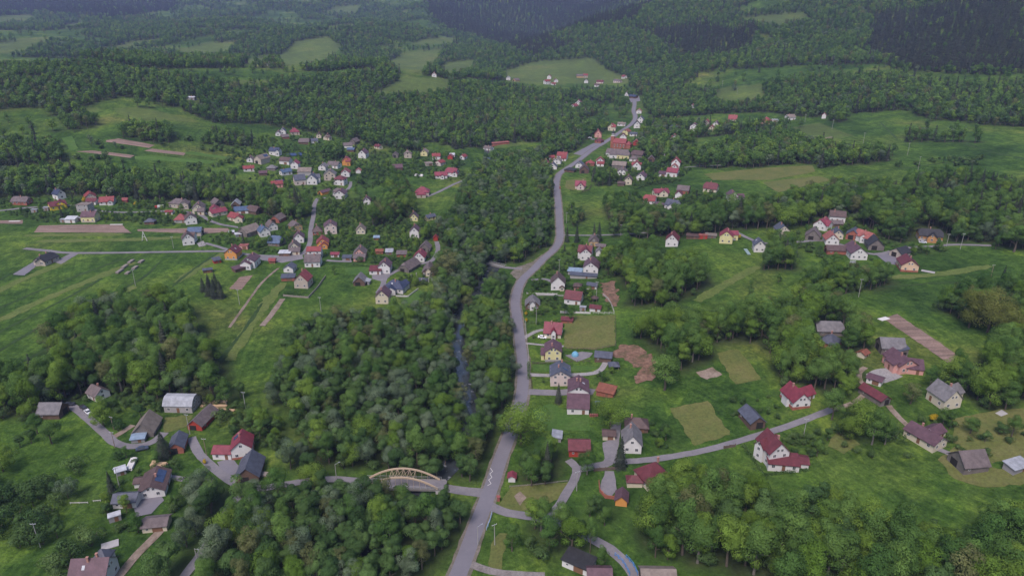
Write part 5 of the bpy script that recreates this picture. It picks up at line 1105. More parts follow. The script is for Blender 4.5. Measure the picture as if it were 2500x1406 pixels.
for kd, (H0, r0, nv) in SPEC.items():
    for v in range(nv):
        sid += 1; rg = random.Random(sid); H = H0 * rg.uniform(.92, 1.1); r_ = r0 * rg.uniform(.9, 1.12); tk = trunk(kd, sid, H, r_)
        ls = {'shrub': .25, 'gold': .22, 'spruce': .45}.get(kd, .32)
        pr = dict(kind=kd, H=H, r=r_, crown=crown_mesh_of('crown', kd, sid, H, r_, NLEAF[kd], ls), trunk=tk.mesh('trunk'))
        pr['trunk'].materials.append(M_BIRCH if kd == 'ash' and v == 1 else M_BARK)
        far = crown_mesh_of('far tree', kd, sid, H, r_, max(150, NLEAF[kd] // 11), ls * 3.0, tk); mid = crown_mesh_of('near tree', kd, sid, H, r_, NLEAF[kd], ls, tk)
        i = len(PROTO); pr['i'] = i
        for q, me in (('a', mid), ('b', far)):
            o = bpy.data.objects.new(f'{q}{i:02d} source', me); LOD.objects.link(o)
        PROTO.append(pr)
NP = len(PROTO); BYKIND = {}
for p in PROTO: BYKIND.setdefault(p['kind'], []).append(p['i'])
PH = np.array([p['H'] for p in PROTO]); PR = np.array([p['r'] for p in PROTO])

# ------------------------------------------------------------------ where they grow (outlines of the visible woods, on the photo's grid)
MIX = {'river': dict(alder=.56, willow=.16, ash=.10, lime=.06, brown=.04, shrub=.08), 'mixed': dict(alder=.32, ash=.32, lime=.13, willow=.06, brown=.07, spruce=.03, shrub=.07), 'bright': dict(ash=.38, lime=.27, alder=.16, brown=.04, shrub=.15),
       'hill': dict(alder=.34, ash=.38, lime=.10, brown=.06, spruce=.08, willow=.04), 'spruce': dict(spruce=.97, alder=.03), 'dark': dict(spruce=.28, ash=.38, alder=.30, brown=.04), 'scrub': dict(shrub=.80, willow=.08, alder=.12),
       'shrubs': dict(shrub=.9, lime=.05, ash=.05), 'garden': dict(shrub=.62, ash=.12, alder=.14, lime=.10, spruce=.02)}
WOODS = [ # name, mix, density, (size range), outline
 ('far hillside', 'hill', 1.0, (.62, 1.0), [(-900,-260),(3400,-260),(3400,330),(2420,305),(2400,345),(2210,345),(2200,310),(2262,288),(2200,266),(2080,276),(2060,300),(1950,283),(1850,272),(1700,280),(1600,292),(1572,262),(1562,240),(1545,212),(1500,212),(1440,205),(1340,212),(1230,196),(1100,192),(980,180),(900,165),(700,182),(560,192),(400,172),(200,142),(-900,120)]),
 ('left ridge', 'hill', 1.0, (.62, 1.0), [(-900,110),(0,150),(200,140),(420,170),(560,190),(760,180),(960,158),(985,186),(1100,190),(1240,200),(1340,215),(1500,215),(1535,240),(1532,290),(1490,300),(1440,322),(1400,345),(1320,345),(1240,345),(1150,362),(1000,368),(900,352),(800,330),(700,312),(640,300),(480,298),(430,280),(350,262),(270,262),(240,300),(160,330),(0,345),(-900,420)]),
 ('slope wood above the left hamlet', 'hill', 1.0, (.65, 1.0), [(-900,395),(0,405),(120,390),(180,398),(300,402),(420,415),(560,425),(610,440),(665,442),(690,468),(765,478),(768,520),(720,538),(650,532),(600,500),(540,488),(420,488),(360,488),(250,478),(120,478),(0,482),(-900,520)]),
 ('hillside grove', 'mixed', 1.0, (0.64, 1.04), [(283,302),(330,285),(420,300),(416,347),(380,357),(300,337)]),
 ('hillside grove', 'hill', 1.0, (.6, .9), [(484,332),(520,308),(580,310),(642,340),(600,354),(500,352)]),
 ('hillside scrub', 'scrub', .5, (.8, 1.6), [(225,352),(290,345),(330,355),(320,368),(230,362)]),
 ('hillside scrub', 'scrub', .5, (.8, 1.6), [(460,360),(540,360),(540,372),(465,372)]),
 ('left hillside wood', 'hill', 1.0, (.6, .95), [(-900,300),(20,330),(110,325),(150,345),(170,395),(100,400),(0,408),(-900,430)]),
 ('upper river wood', 'river', 1.0, (.75, 1.05), [(1000,572),(1060,545),(1110,490),(1125,450),(1150,400),(1190,372),(1260,362),(1330,352),(1348,395),(1352,430),(1346,462),(1352,520),(1352,585),(1330,602),(1270,645),(1230,650),(1150,650),(1110,610),(1060,600)]),
 ('west riverside wood', 'river', 1.0, (.72, 1.0), [(668,1190),(695,1090),(735,1020),(700,985),(645,990),(640,930),(690,860),(695,790),(760,758),(900,748),(1000,735),(1062,690),(1075,600),(1120,588),(1200,640),(1160,700),(1112,765),(1106,800),(1108,880),(1125,960),(1135,1015),(1110,1080),(1095,1150),(1060,1178),(1000,1172),(930,1168),(880,1172),(800,1172),(700,1195)]),
 ('roadside wood', 'river', 1.0, (.72, 1.0), [(1180,700),(1205,655),(1260,660),(1250,700),(1240,740),(1242,800),(1254,860),(1260,930),(1252,965),(1230,1000),(1228,1050),(1205,1100),(1165,1165),(1105,1185),(1115,1100),(1150,1010),(1148,930),(1130,860),(1122,800),(1140,730)]),
 ('wood below the arch bridge', 'river', 1.0, (.75, 1.05), [(465,1140),(540,1140),(640,1158),(700,1160),(830,1142),(900,1150),(1010,1165),(1000,1250),(930,1335),(810,1440),(600,1440),(330,1440),(360,1345),(440,1265),(455,1190)]),
 ('wood between bridge and main road', 'river', 1.0, (.7, 1.0), [(985,1200),(1060,1175),(1152,1195),(1150,1265),(1112,1330),(1080,1440),(740,1440),(820,1365),(915,1290)]),
 ('grove in the left meadow', 'mixed', 1.0, (0.84, 1.22), [(98,860),(105,790),(180,738),(250,705),(330,715),(400,695),(455,730),(455,790),(505,800),(530,850),(530,900),(565,915),(595,950),(530,975),(420,965),(330,955),(260,945),(180,965),(90,1000),(-300,1050),(-300,900),(60,885)]),
 ('conifer clump in the left meadow', 'dark', .0, (.5, .6), [(475,690),(500,672),(555,690),(555,730),(500,725)]),
 ('wood above the earth bank', 'bright', 1.0, (0.81, 1.16), [(1470,648),(1488,590),(1560,578),(1640,612),(1722,610),(1716,660),(1735,690),(1690,700),(1640,742),(1580,745),(1520,748),(1500,690)]),
 ('wood on the terrace edge', 'bright', 1.0, (0.84, 1.22), [(1508,785),(1560,758),(1640,742),(1740,768),(1790,738),(1840,715),(1900,722),(1950,688),(2060,720),(2095,770),(2140,795),(2130,830),(2095,850),(1985,885),(1930,932),(1885,930),(1900,865),(1840,832),(1740,852),(1700,872),(1655,900),(1642,942),(1590,955),(1588,892),(1540,842),(1508,822)]),
 ('wood band behind the right hamlet', 'mixed', 1.0, (0.81, 1.16), [(1472,472),(1560,462),(1580,505),(1700,505),(1760,492),(1830,480),(1900,470),(2000,440),(2100,432),(2200,432),(2300,412),(2500,440),(3200,480),(3200,600),(2440,610),(2325,592),(2295,552),(2240,547),(2200,592),(2140,562),(2060,525),(2000,525),(1960,548),(1890,548),(1830,552),(1700,577),(1580,577),(1560,545),(1500,562),(1480,520)]),
 ('dark wood at the right', 'dark', .8, (.6, .95), [(2150,450),(2300,405),(2500,430),(3000,440),(3000,560),(2380,560),(2300,500),(2200,520)]),
 ('slope wood above the right meadow', 'mixed', 1.0, (0.75, 1.10), [(1655,385),(1700,362),(1800,322),(1900,305),(1990,332),(2090,352),(2185,352),(2185,388),(2100,398),(1980,407),(1900,407),(1800,407),(1700,407)]),
 ('grove below the right hamlet', 'bright', 1.0, (0.70, 0.99), [(1942,702),(1968,652),(2040,632),(2110,642),(2172,640),(2175,685),(2120,705),(2050,715),(1960,720)]),
 ('poplar clump', 'mixed', 1.0, (0.81, 1.04), [(1862,655),(1880,568),(1930,560),(1948,600),(1942,655)]),
 ('wood at the right edge', 'mixed', 1.0, (0.81, 1.16), [(2285,742),(2310,690),(2480,672),(3000,690),(3000,860),(2500,850),(2440,838),(2380,800)]),
 ('wood right of the ploughed strip', 'bright', 1.0, (0.84, 1.16), [(2275,905),(2340,868),(2400,875),(2420,820),(2500,790),(3000,800),(3000,1000),(2420,990),(2340,975),(2290,945)]),
 ('garden trees above the straight lane', 'bright', .9, (0.70, 1.04), [(1890,935),(1905,870),(2000,862),(2060,842),(2085,880),(2095,962),(2050,968),(1980,940)]),
 ('garden trees below the pink house', 'bright', 1.0, (0.75, 1.10), [(2005,1010),(2050,950),(2120,955),(2172,1000),(2195,1062),(2120,1090),(2060,1065)]),
 ('south eastern wood', 'bright', 1.0, (0.87, 1.25), [(1500,1262),(1530,1195),(1590,1180),(1650,1140),(1760,1118),(1830,1160),(1900,1165),(1960,1150),(2050,1180),(2100,1220),(2180,1262),(2240,1250),(2300,1282),(2400,1262),(2500,1230),(3000,1200),(3000,1460),(1900,1460),(1850,1400),(1760,1370),(1660,1370),(1600,1395),(1560,1360),(1600,1310),(1570,1290)]),
 ('thicket beside the side road', 'bright', 1.0, (0.75, 1.04), [(1235,1340),(1258,1215),(1310,1195),(1390,1195),(1440,1245),(1440,1310),(1395,1350),(1280,1350)]),
 ('leafy grove at the junction', 'mixed', 1.0, (0.70, 0.93), [(1272,1188),(1280,1085),(1305,1060),(1390,1085),(1408,1150),(1385,1185)]),
 ('shrubs by the maroon villa', 'bright', .8, (0.41, 0.70), [(1420,1230),(1440,1150),(1470,1170),(1470,1230),(1530,1260),(1480,1300),(1430,1290)]),
 ('thicket at the left edge', 'scrub', .9, (1.0, 2.2), [(-200,1300),(-200,1130),(30,1180),(60,1160),(165,1155),(170,1225),(130,1260),(170,1265),(190,1310),(110,1345),(0,1340)]),
 ('thicket at the left edge', 'scrub', 1.0, (1.0, 2.2), [(90,1440),(120,1345),(200,1295),(245,1300),(245,1335),(180,1385),(170,1440)]),
 ('lower left garden scrub', 'garden', 1.0, (.5, 1.0), [(150,930),(420,930),(560,960),(680,1000),(690,1100),(640,1090),(540,1060),(430,1060),(330,1000),(200,1010),(60,1080),(40,1000)]),
 ('lower left garden scrub', 'garden', .9, (.5, .9), [(280,1100),(440,1110),(460,1160),(440,1260),(400,1290),(280,1300),(240,1230)]),
 ('left hamlet gardens', 'garden', .85, (.45, .8), [(0,475),(330,480),(640,500),(800,520),(960,540),(1075,560),(1075,640),(1040,700),(900,690),(860,640),(700,640),(560,620),(420,560),(330,545),(120,545),(0,520)]),
 ('left hamlet gardens', 'garden', .95, (.55, .95), [(770,480),(900,470),(1000,500),(1075,530),(1110,570),(1070,600),(960,580),(850,560),(770,550)]),
 ('upper hamlet gardens', 'garden', .45, (.5, .85), [(600,330),(760,320),(900,350),(1140,370),(1130,440),(1060,440),(960,430),(900,470),(800,480),(700,470),(610,440),(580,400)]),
 ('tree clump in the upper hamlet', 'mixed', 1.0, (0.81, 1.10), [(768,375),(790,345),(835,350),(842,385),(800,388)]),
 ('dark tree clump in the central meadow', 'bright', 1.0, (0.81, 1.10), [(940,480),(945,425),(985,415),(1000,450),(1005,510),(985,530),(900,555),(890,520)]),
 ('hedge of trees by the central meadow', 'mixed', 1.0, (0.64, 0.93), [(1000,556),(1080,540),(1130,540),(1140,570),(1080,585),(1010,578)]),
 ('church quarter gardens', 'garden', .95, (.55, .9), [(1320,380),(1400,400),(1470,385),(1560,330),(1700,330),(1700,400),(1660,440),(1560,460),(1480,450),(1440,430),(1330,420)]),
 ('church conifers', 'dark', .7, (.6, .85), [(1435,445),(1440,410),(1520,420),(1520,445),(1470,455)]),
 ('wood behind the church', 'mixed', 1.0, (0.70, 1.10), [(1560,360),(1570,290),(1620,285),(1760,290),(1960,290),(1960,308),(1800,325),(1700,335),(1660,360),(1630,400),(1580,380)]),
 ('upper road wood', 'hill', 1.0, (.6, .9), [(1310,350),(1400,300),(1470,295),(1500,290),(1480,320),(1450,325),(1400,370),(1330,380)]),
 ('far hamlet gardens', 'garden', .95, (.6, 1.1), [(1320,215),(1540,205),(1550,240),(1530,260),(1440,270),(1380,250)]),
 ('roadside gardens', 'garden', .75, (.45, .8), [(1290,680),(1360,600),(1480,590),(1490,640),(1490,760),(1380,770),(1300,770),(1290,720)]),
 ('roadside gardens', 'garden', .5, (.4, .7), [(1290,780),(1380,780),(1480,860),(1500,900),(1500,960),(1440,1050),(1300,1050),(1290,900)]),
 ('garden scrub above the straight lane', 'garden', .6, (.45, .9), [(1560,1010),(1640,985),(1720,960),(1800,950),(1900,960),(1950,1010),(1880,1040),(1820,1060),(1720,1090),(1580,1110),(1560,1060)]),
 ('orchard at the right edge', 'garden', .4, (.6, 1.1), [(2000,1040),(2200,1080),(2330,1030),(2600,1000),(2600,1130),(2480,1120),(2300,1120),(2060,1110),(1990,1080)]),
 ('shrubs around the tall white villa', 'garden', .8, (.5, .9), [(1820,1060),(1990,1020),(2010,1040),(2030,1100),(1980,1130),(1960,1110),(1850,1090)]),
 ('shrubs above the dark barn', 'garden', .6, (.5, .9), [(2200,1000),(2330,1000),(2400,1090),(2330,1100),(2280,1050),(2200,1040)]),
 ('right hamlet gardens', 'garden', .85, (.5, .85), [(1570,480),(1700,460),(1830,480),(1830,520),(1700,520),(1580,520)]),
 ('right hamlet gardens', 'garden', .85, (.5, .85), [(1930,560),(2060,530),(2200,590),(2300,590),(2320,610),(2150,640),(2000,630),(1940,600)]),
 ('meadow scrub on the right', 'scrub', .35, (.8, 1.8), [(2180,400),(2320,380),(2330,395),(2200,412)]),
 ('meadow scrub on the right', 'scrub', .7, (.8, 1.8), [(2310,385),(2400,378),(2420,400),(2330,410)]),
 ('meadow scrub on the right', 'scrub', .5, (.8, 1.8), [(1870,440),(1925,422),(1922,442),(1880,448)]),
 ('field trees by the main road', 'mixed', .9, (0.52, 0.81), [(1372,545),(1375,490),(1425,500),(1430,545),(1400,555)]),
 ('field trees by the main road', 'mixed', 1.0, (0.75, 1.04), [(1480,540),(1490,470),(1560,460),(1590,500),(1600,560),(1560,580),(1500,580)]),
 ('scrub on the shelf meadow', 'scrub', .06, (.7, 1.3), [(1650,740),(1740,640),(1860,660),(1960,660),(1930,720),(1760,765)]),
 ('meadow scrub far', 'scrub', .25, (.9, 1.8), [(0,400),(160,330),(640,330),(870,380),(600,430),(330,405)]),
 ('far meadow trees', 'hill', .10, (.6, 1.0), [(380,140),(600,90),(840,90),(1160,80),(1480,140),(1540,190),(1230,190),(1160,170),(900,170),(600,160)]),
]
CLEAR = [[(885,227),(980,188),(1095,192),(1096,214),(1040,228),(930,233)],[(520,208),(600,195),(665,195),(650,208),(540,212)],[(40,181),(115,176),(120,186),(50,190)],
 [(390,140),(500,102),(590,95),(558,124),(450,140)],[(590,150),(660,127),(666,145),(600,160)],[(675,140),(720,96),(800,86),(835,110),(802,152),(700,165)],[(940,150),(992,124),(1080,116),(1062,160),(1000,182)],
 [(1070,170),(1090,147),(1160,140),(1152,170),(1100,184)],[(1000,110),(1030,92),(1120,87),(1100,110)],[(1232,167),(1300,146),(1440,136),(1475,160),(1540,190),(1530,206),(1440,206),(1330,206),(1235,203)],
 [(-200,110),(100,92),(120,97),(60,130),(-200,150)],[(-200,45),(80,36),(92,55),(-200,65)],[(545,10),(640,4),(605,18)],[(780,30),(820,15),(885,10),(870,35)],[(1752,216),(1860,205),(1872,236),(1800,256),(1740,240)],
 [(1795,40),(1960,25),(1985,45),(1905,62),(1830,52)],[(1930,332),(1990,305),(2085,332),(1990,346)],[(640,295),(700,312),(560,292)],[(275,265),(350,262),(430,282),(480,300),(300,285)],[(115,272),(240,262),(242,273),(120,281)],
 [(1925,312),(2000,300),(2070,325),(2030,340),(1960,335)],[(455,238),(490,240),(490,262),(460,255)],[(1190,365),(1240,345),(1330,345),(1240,360)],[(230,120),(330,95),(430,90),(330,112),(250,128)],[(800,60),(860,55),(870,66),(800,70)],[(150,60),(200,50),(210,60),(160,68)]]
SPRUCE_Z = [[(1010,-60),(1700,-60),(1560,25),(1420,75),(1330,118),(1290,125),(1180,95),(1080,70),(1040,30)],[(2130,40),(2250,20),(2800,-60),(2800,150),(2420,175),(2200,165),(2120,120)],[(1690,70),(1860,65),(1850,110),(1760,145),(1690,140),(1560,70)],[(-200,-60),(420,-60),(430,20),(240,45),(120,35),(-200,30)],[(2350,-60),(2900,-60),(2900,120),(2400,130)]]
TX = []   # x, y, proto, scale xy, scale z, rot, wood index
def grow():
    bands = [(120, 420, 4.6), (420, 760, 5.2), (760, 1200, 6.4), (1200, 1900, 8.0), (1900, 2800, 10.5), (2800, 4300, 15.0), (121, 1000, 3.3)]   # the last pass fills the gardens
    res = []
    # terrain horizon per azimuth, to skip what no nearby viewpoint could see
    az = np.linspace(-.95, .95, 220); rr = np.concatenate([np.arange(120, 1500, 12.0), np.arange(1500, 4400, 30.0)])
    A, Rr = np.meshgrid(az, rr); el = (gz(Rr * np.sin(A), Rr * np.cos(A)) - CAMZ) / Rr; mx = np.maximum.accumulate(el, 0)
    hx = np.array([q[0] for q in HOUSES]); hy = np.array([q[1] for q in HOUSES]); hr = np.array([q[2] for q in HOUSES]); hf = np.array([q[3] for q in HOUSES])
    for lo, hi, s in bands:
        w_ = hi * .86; xs = np.arange(-w_, w_, s); ys = np.arange(max(90, lo * .6), hi, s); X, Y = np.meshgrid(xs, ys)
        X = X + ((np.arange(len(ys)) % 2) * s * .5)[:, None]; X = (X + rng.uniform(-.42, .42, X.shape) * s).ravel(); Y = (Y + rng.uniform(-.42, .42, Y.shape) * s).ravel()
        rg = np.hypot(X, Y); k = (rg >= lo) & (rg < hi) & (np.abs(X) < Y * .84 + 60); X, Y, rg = X[k], Y[k], rg[k]; Z = gz(X, Y)
        ai = np.clip(((np.arctan2(X, Y) + .95) / 1.9 * 219).astype(int), 0, 219); ri = np.clip(np.searchsorted(rr, rg) - 3, 0, len(rr) - 1)
        vis = (Z + 20 - CAMZ) / rg > mx[ri, ai] - .006
        X, Y, Z, rg = X[vis], Y[vis], Z[vis], rg[vis]; n = len(X); u = rng.uniform(size=n); kindsel = rng.uniform(size=n); sz_ = rng.uniform(size=n)
        wood = np.full(n, -1); hgt = np.zeros(n); wmix = np.full(n, '', object)
        bx, by, _ = project(X, Y, Z)
        for wi, (nm, mixn, dens, (s0, s1), poly) in enumerate(WOODS):
            ht = (s0 + (s1 - s0) * sz_) * (2.6 if mixn == 'scrub' else 6.0 if mixn == 'garden' else 13.0)
            px, py, _ = project(X, Y, Z + ht * .92); P = np.array(poly); k = inpoly(px, py, P)
            px2, py2, _ = project(X, Y, Z + ht * .15); k &= inpoly(px2, py2, P)
            if mixn in ('garden', 'scrub'): k &= wood < 0
            if hi == 1000 and mixn != 'garden': k[:] = mixn == 'none'
            k &= (u < dens * (.62 if hi == 1000 else 1) * (1 if mixn not in ('garden', 'scrub') else 1))
            wood[k] = wi; hgt[k] = ht[k]; wmix[k] = mixn
        ax_, ay_, _ = project(X, Y, Z + 6.0)
        for c_ in CLEAR: wood[inpoly(ax_, ay_, c_) & ((wood < 2) | (rg > 1000))] = -1
        # meadows and hedgerows break up the hill woods
        op = vnoise(X, Y, 150, 21) * .6 + vnoise(X * .8 + Y * .6, (Y * .8 - X * .6) * .45, 75, 22) * .55; opn = np.zeros(n)
        opn[(wood == 0) & (ax_ < 1230)] = .44; opn[(wood == 0) & (ax_ >= 1230)] = .15; opn[(wood == 1)] = .16; opn[(wood == 1) & (ax_ < 480) & (ay_ > 200)] = .14; opn[(wood == 0) & (ax_ > 1700) & (ay_ > 150)] = .26
        sprz = np.zeros(n, bool)
        for c_ in SPRUCE_Z: sprz |= inpoly(ax_, ay_, c_)
        wood[(op > .62 - 1.05 * opn) & (opn > 0) & ~sprz & (u < .93)] = -1
        for c_ in SPRUCE_Z:
            jx = 26 * vnoise(X, Y, 130, 31) + 14 * vnoise(X, Y, 45, 32); k = inpoly(ax_ + jx, ay_ + jx * .5, c_) & (wood == 0) & (kindsel * 7.31 % 1 < .96); wmix[k] = 'spruce'
        k = wood >= 0
        # the roads, river and plots stay open
        bi = ((X + 850) / 2).astype(int); bj = ((Y - 80) / 2).astype(int); inb = (bi >= 0) & (bi < 900) & (bj >= 0) & (bj < 850); k[inb] &= ~BLOCK[bj[inb], bi[inb]]
        idx = np.nonzero(k)[0]
        if lo < 1500:
            for i0 in range(0, len(idx), 3000):
                ii = idx[i0:i0 + 3000]; dx = X[ii][:, None] - hx; dy = Y[ii][:, None] - hy; hd = np.hypot(hx, hy); a = -(dx * hx + dy * hy) / hd; b = np.abs(-dx * hy + dy * hx) / hd
                tn = CAMZ / hd; rc = np.minimum(4.0, hgt[ii] * .3)[:, None]
                bad = ((np.abs(a) < hr * .82 + .8 + rc * .4) & (b < hr * .82 + .4 + rc * .4)) | ((a > 0) & (a < hr + np.minimum(34, hgt[ii][:, None] / tn) * hf) & (b < hr * .85 + rc * .6))
                k[ii[bad.any(1)]] = False
        idx = np.nonzero(k)[0]
        for i in idx:
            mx_ = MIX[wmix[i]]; q = kindsel[i]; kd = None; mx_ = MIX['shrubs'] if hi == 1000 else mx_
            for kd, wgt in mx_.items():
                q -= wgt
                if q <= 0: break
            pr = BYKIND[kd][int(rng.integers(len(BYKIND[kd])))]
            s0, s1 = WOODS[wood[i]][3]; f = s0 + (s1 - s0) * sz_[i]
            if WOODS[wood[i]][1] == 'garden' and kd != 'shrub': f *= .62
            if kd == 'spruce': f *= .82
            if kd == 'shrub' and WOODS[wood[i]][1] not in ('garden', 'scrub'): f *= 1.5
            if WOODS[wood[i]][1] == 'scrub' and kd != 'shrub': f *= .30
            if lo >= 1200: f *= 1.0 + .22 * bands.index((lo, hi, s)) - .5 if False else (1.12 if lo < 1900 else 1.35 if lo < 2800 else 1.8)
            elif lo >= 760: f *= 1.02
            zs = f * rng.uniform(.9, 1.12) * (1 if lo < 1900 else .85)
            res.append((X[i], Y[i], pr, f * rng.uniform(.9, 1.15), zs, rng.uniform(0, 6.28), wood[i]))
    return res
TX = grow()
# ------------------------------------------------------------------ single trees that stand out
HAND = [  # base px, py, kind, height m, width factor, label
 (1272,1086,'lime',20,1.1,'large yellow green tree overhanging the main road'),
 (2365,800,'bloom',20,1.05,'cream flowering tree, left of the pale group at the right edge'),(2410,812,'bloom',23,1.1,'cream flowering tree, tallest of the pale group at the right edge'),(2448,838,'bloom',20,1.05,'cream flowering tree, right of the pale group at the right edge'),
 (1490,1042,'lime',14,1.25,'round bright green tree beside the double house'),(1433,1158,'ash',10.5,1.2,'round tree in front of the orange red garage'),(1622,952,'ash',17,1.5,'big dense tree right of the earth scar'),
 (1440,1348,'ash',14,.55,'slim pale birch like tree beside the side road'),(1468,1388,'ash',9,.8,'small tree by the blue railings'),
 (1408,592,'spruce',13,1.0,'tall spruce left of the tan timber house'),(1462,590,'spruce',14.5,1.0,'tallest dark spruce right of the tan timber house'),(1384,592,'spruce',12,1.0,'spruce nearest to the main road'),(1450,584,'spruce',12,.9,'brownish spruce behind the tan timber house'),
 (1363,984,'spruce',9.5,1.0,'cone shaped spruce on the wide drive'),(1514,1142,'spruce',13,1.1,'dark spruce at the paved yard entrance'),(596,604,'spruce',10.5,1.0,'reddish dark spruce behind the orange house'),
 (497,712,'spruce',9,1.4,'conifer, left of the meadow clump'),(512,722,'spruce',11,1.4,'conifer, tall left of the meadow clump'),(525,728,'spruce',12,1.5,'conifer, front of the meadow clump'),(540,728,'spruce',11,1.5,'conifer, right of the meadow clump'),(528,705,'spruce',10,1.4,'conifer, rear of the meadow clump'),(510,700,'spruce',8,1.3,'conifer, rear left of the meadow clump'),
 (402,1116,'spruce',11,1.7,'broad dark yew like tree beside the brick barn'),
 (2278,1026,'gold',2.6,1.3,'yellow flowering bush behind the cream house'),(209,495,'gold',4.5,1.0,'yellow flowering bush among the red roofs'),(331,502,'gold',2.8,1.1,'clipped yellow shrub in the left hamlet'),(1804,583,'gold',2.8,1.2,'yellow bush beside the lemon villa'),(1284,770,'gold',2.2,.7,'upper yellow shrub along the road fence'),(1285,786,'gold',2.2,.7,'lower yellow shrub along the road fence'),(500,1132,'gold',2.0,.8,'small orange yellow bush beside the bridge lane'),
 (818,922,'lime',11,1.0,'brightest green tree at the edge of the west riverside wood'),(752,990,'lime',14,1.1,'round bright tree at the corner of the west riverside wood'),(930,850,'bloom',16,.6,'pale yellow tree rising from the west riverside wood'),
 (127,1083,'ash',10,1.4,'round tree in the lower left meadow'),(92,1058,'ash',9,1.3,'tree behind the round tree in the lower left meadow'),(77,1082,'alder',7,1.1,'small round tree at the lower left meadow edge'),(50,1092,'alder',6,1.2,'lowest bush like tree at the lower left meadow edge'),(254,1040,'lime',10,1.4,'broad bright tree inside the curved lane'),(290,1052,'shrub',4.5,1.0,'small bush beside the broad bright tree'),
 (385,972,'lime',10,1.2,'bright tree left of the building site'),(346,1022,'alder',8,1.3,'tree above the weathered barn'),(553,990,'ash',13,1.0,'upright tree right of the stacked planks'),(587,972,'alder',9,1.0,'tree behind the upright tree by the planks'),(641,1050,'lime',11,1.1,'oval yellow green tree alone above the bridge lane'),(677,1058,'alder',7.5,1.0,'small dark tree alone above the bridge lane'),(540,1032,'shrub',5,1.0,'bush beside the red barn'),
 (8,1150,'lime',11,1.3,'yellow green tree at the left edge'),(290,1125,'alder',5,1.2,'bush below the curved lane'),(310,1118,'ash',5.5,1.1,'bush right of the one below the curved lane'),(185,1150,'shrub',5,1.2,'dark bush alone in the lower left meadow'),
 (310,1252,'lime',8,.9,'light green tree in front of the white garage'),
 (2222,986,'brown',10,1.4,'reddish brown tree below the pink house'),(2268,950,'ash',11,1.1,'bright tree beside the tall cream house'),(2368,1058,'ash',7,1.6,'broad fruit tree in the right orchard'),(2440,1060,'alder',5.5,1.5,'low fruit tree at the right edge of the orchard'),
 (2098,1055,'lime',15,1.1,'rounded tree in front of the narrow barn'),(2128,1085,'ash',16,1.0,'tallest tree in front of the narrow barn'),(2030,1024,'ash',14,1.2,'dense tree where the straight lane ends'),(2160,1085,'ash',12,1.0,'tree right of the tallest by the narrow barn'),
 (1922,556,'lime',17,1.5,'big bright tree behind the slate roofed cream house'),(1850,560,'ash',16,1.0,'slender trunked tree left of the big bright tree'),(2475,615,'ash',17,1.7,'broad tree alone at the right meadow edge'),(2430,610,'ash',9,.9,'small tree by the broad meadow tree'),
 (1097,690,'brown',22,1.3,'tall olive brown tree at the hamlet end of the river wood'),(1075,700,'brown',17,1.2,'lower olive brown tree beside the tall one'),(817,672,'ash',7,1.0,'round young tree below the large central house'),
 (1833,708,'ash',6,.9,'young tree alone on the shelf meadow'),(1831,728,'alder',7,.9,'second young tree on the shelf meadow'),(1900,690,'ash',6,.7,'thin young tree under the poplar clump'),
 (1395,785,'ash',9,1.0,'garden tree above the big mown lawn'),(1378,768,'alder',8,1.0,'garden tree beside the white fence'),(2170,1072,'shrub',5,1.6,'white flowering shrub left of the cream house'),(2010,660,'ash',9,.8,'tree at the top of the grove path'),
 (1250,1345,'ash',11,1.0,'light tree beside the dry allotment'),(1600,1360,'ash',12,.9,'upright tree at the south clearing'),(1630,1365,'lime',10,1.0,'bright low tree at the south clearing'),
 (880,640,'shrub',4,1.3,'pale green shrub beside the garden hedge'),(982,640,'lime',5,1.2,'small ball of bright green by the garden sheds'),
 (660,600,'ash',8,1.0,'garden tree behind the open yard'),(690,600,'alder',7,1.0,'dark garden tree behind the open yard'),(1225,1060,'alder',11,.9,'roadside tree opposite the large yellow green one'),
]
_near = []
for px, py, kd, H, wf, lab in HAND:
    p = at(px, py); pr = BYKIND[kd][hash(lab) % len(BYKIND[kd])] if False else BYKIND[kd][(int(px) * 7 + int(py)) % len(BYKIND[kd])]; zs = H / PH[pr]
    _near.append((p.x, p.y, pr, zs * wf, zs, (px * .37) % 6.28, lab))
hnd = np.array([(t[0], t[1], PR[t[2]] * t[3]) for t in _near])
TX = [t for t in TX if ((hnd[:, 0] - t[0]) ** 2 + (hnd[:, 1] - t[1]) ** 2 > (hnd[:, 2] * .8 + 1.0) ** 2).all()]
arr = np.array([t[:6] for t in TX]); zz = gz(arr[:, 0], arr[:, 1]); pi = arr[:, 2].astype(int)
bx, by, dep = project(arr[:, 0], arr[:, 1], zz + PH[pi] * arr[:, 4] * .6)
inf = (bx > -15) & (bx < 2515) & (by > -10) & (by < 1416)
kindn = np.array([PROTO[i]['kind'] for i in pi]); size = F / dep * PH[pi] * arr[:, 4] * inf * (kindn != 'shrub')
order = np.argsort(-size); single = set(order[:222].tolist())
SPN = {'alder': ('broadleaf_tree', 'alder'), 'ash': ('broadleaf_tree', 'leafy'), 'willow': ('broadleaf_tree', 'silvery'), 'lime': ('broadleaf_tree', 'yellow green'), 'spruce': ('spruce_tree', 'dark spruce'), 'brown': ('broadleaf_tree', 'olive brown'), 'shrub': ('shrub', 'leafy shrub'), 'bloom': ('broadleaf_tree', 'pale'), 'gold': ('shrub', 'yellow')}
def tree_object(x, y, z, i, sx, sz_, rot, label, group):
    kd = PROTO[i]['kind']; nm = SPN[kd][0]; r = empty(nm, (x, y, z), rot); r.scale = (sx, sx, sz_); tag(r, label, 'shrub' if nm == 'shrub' else 'tree', group)
    obj('crown', PROTO[i]['crown'], None, r); obj('trunk', PROTO[i]['trunk'], None, r); return r
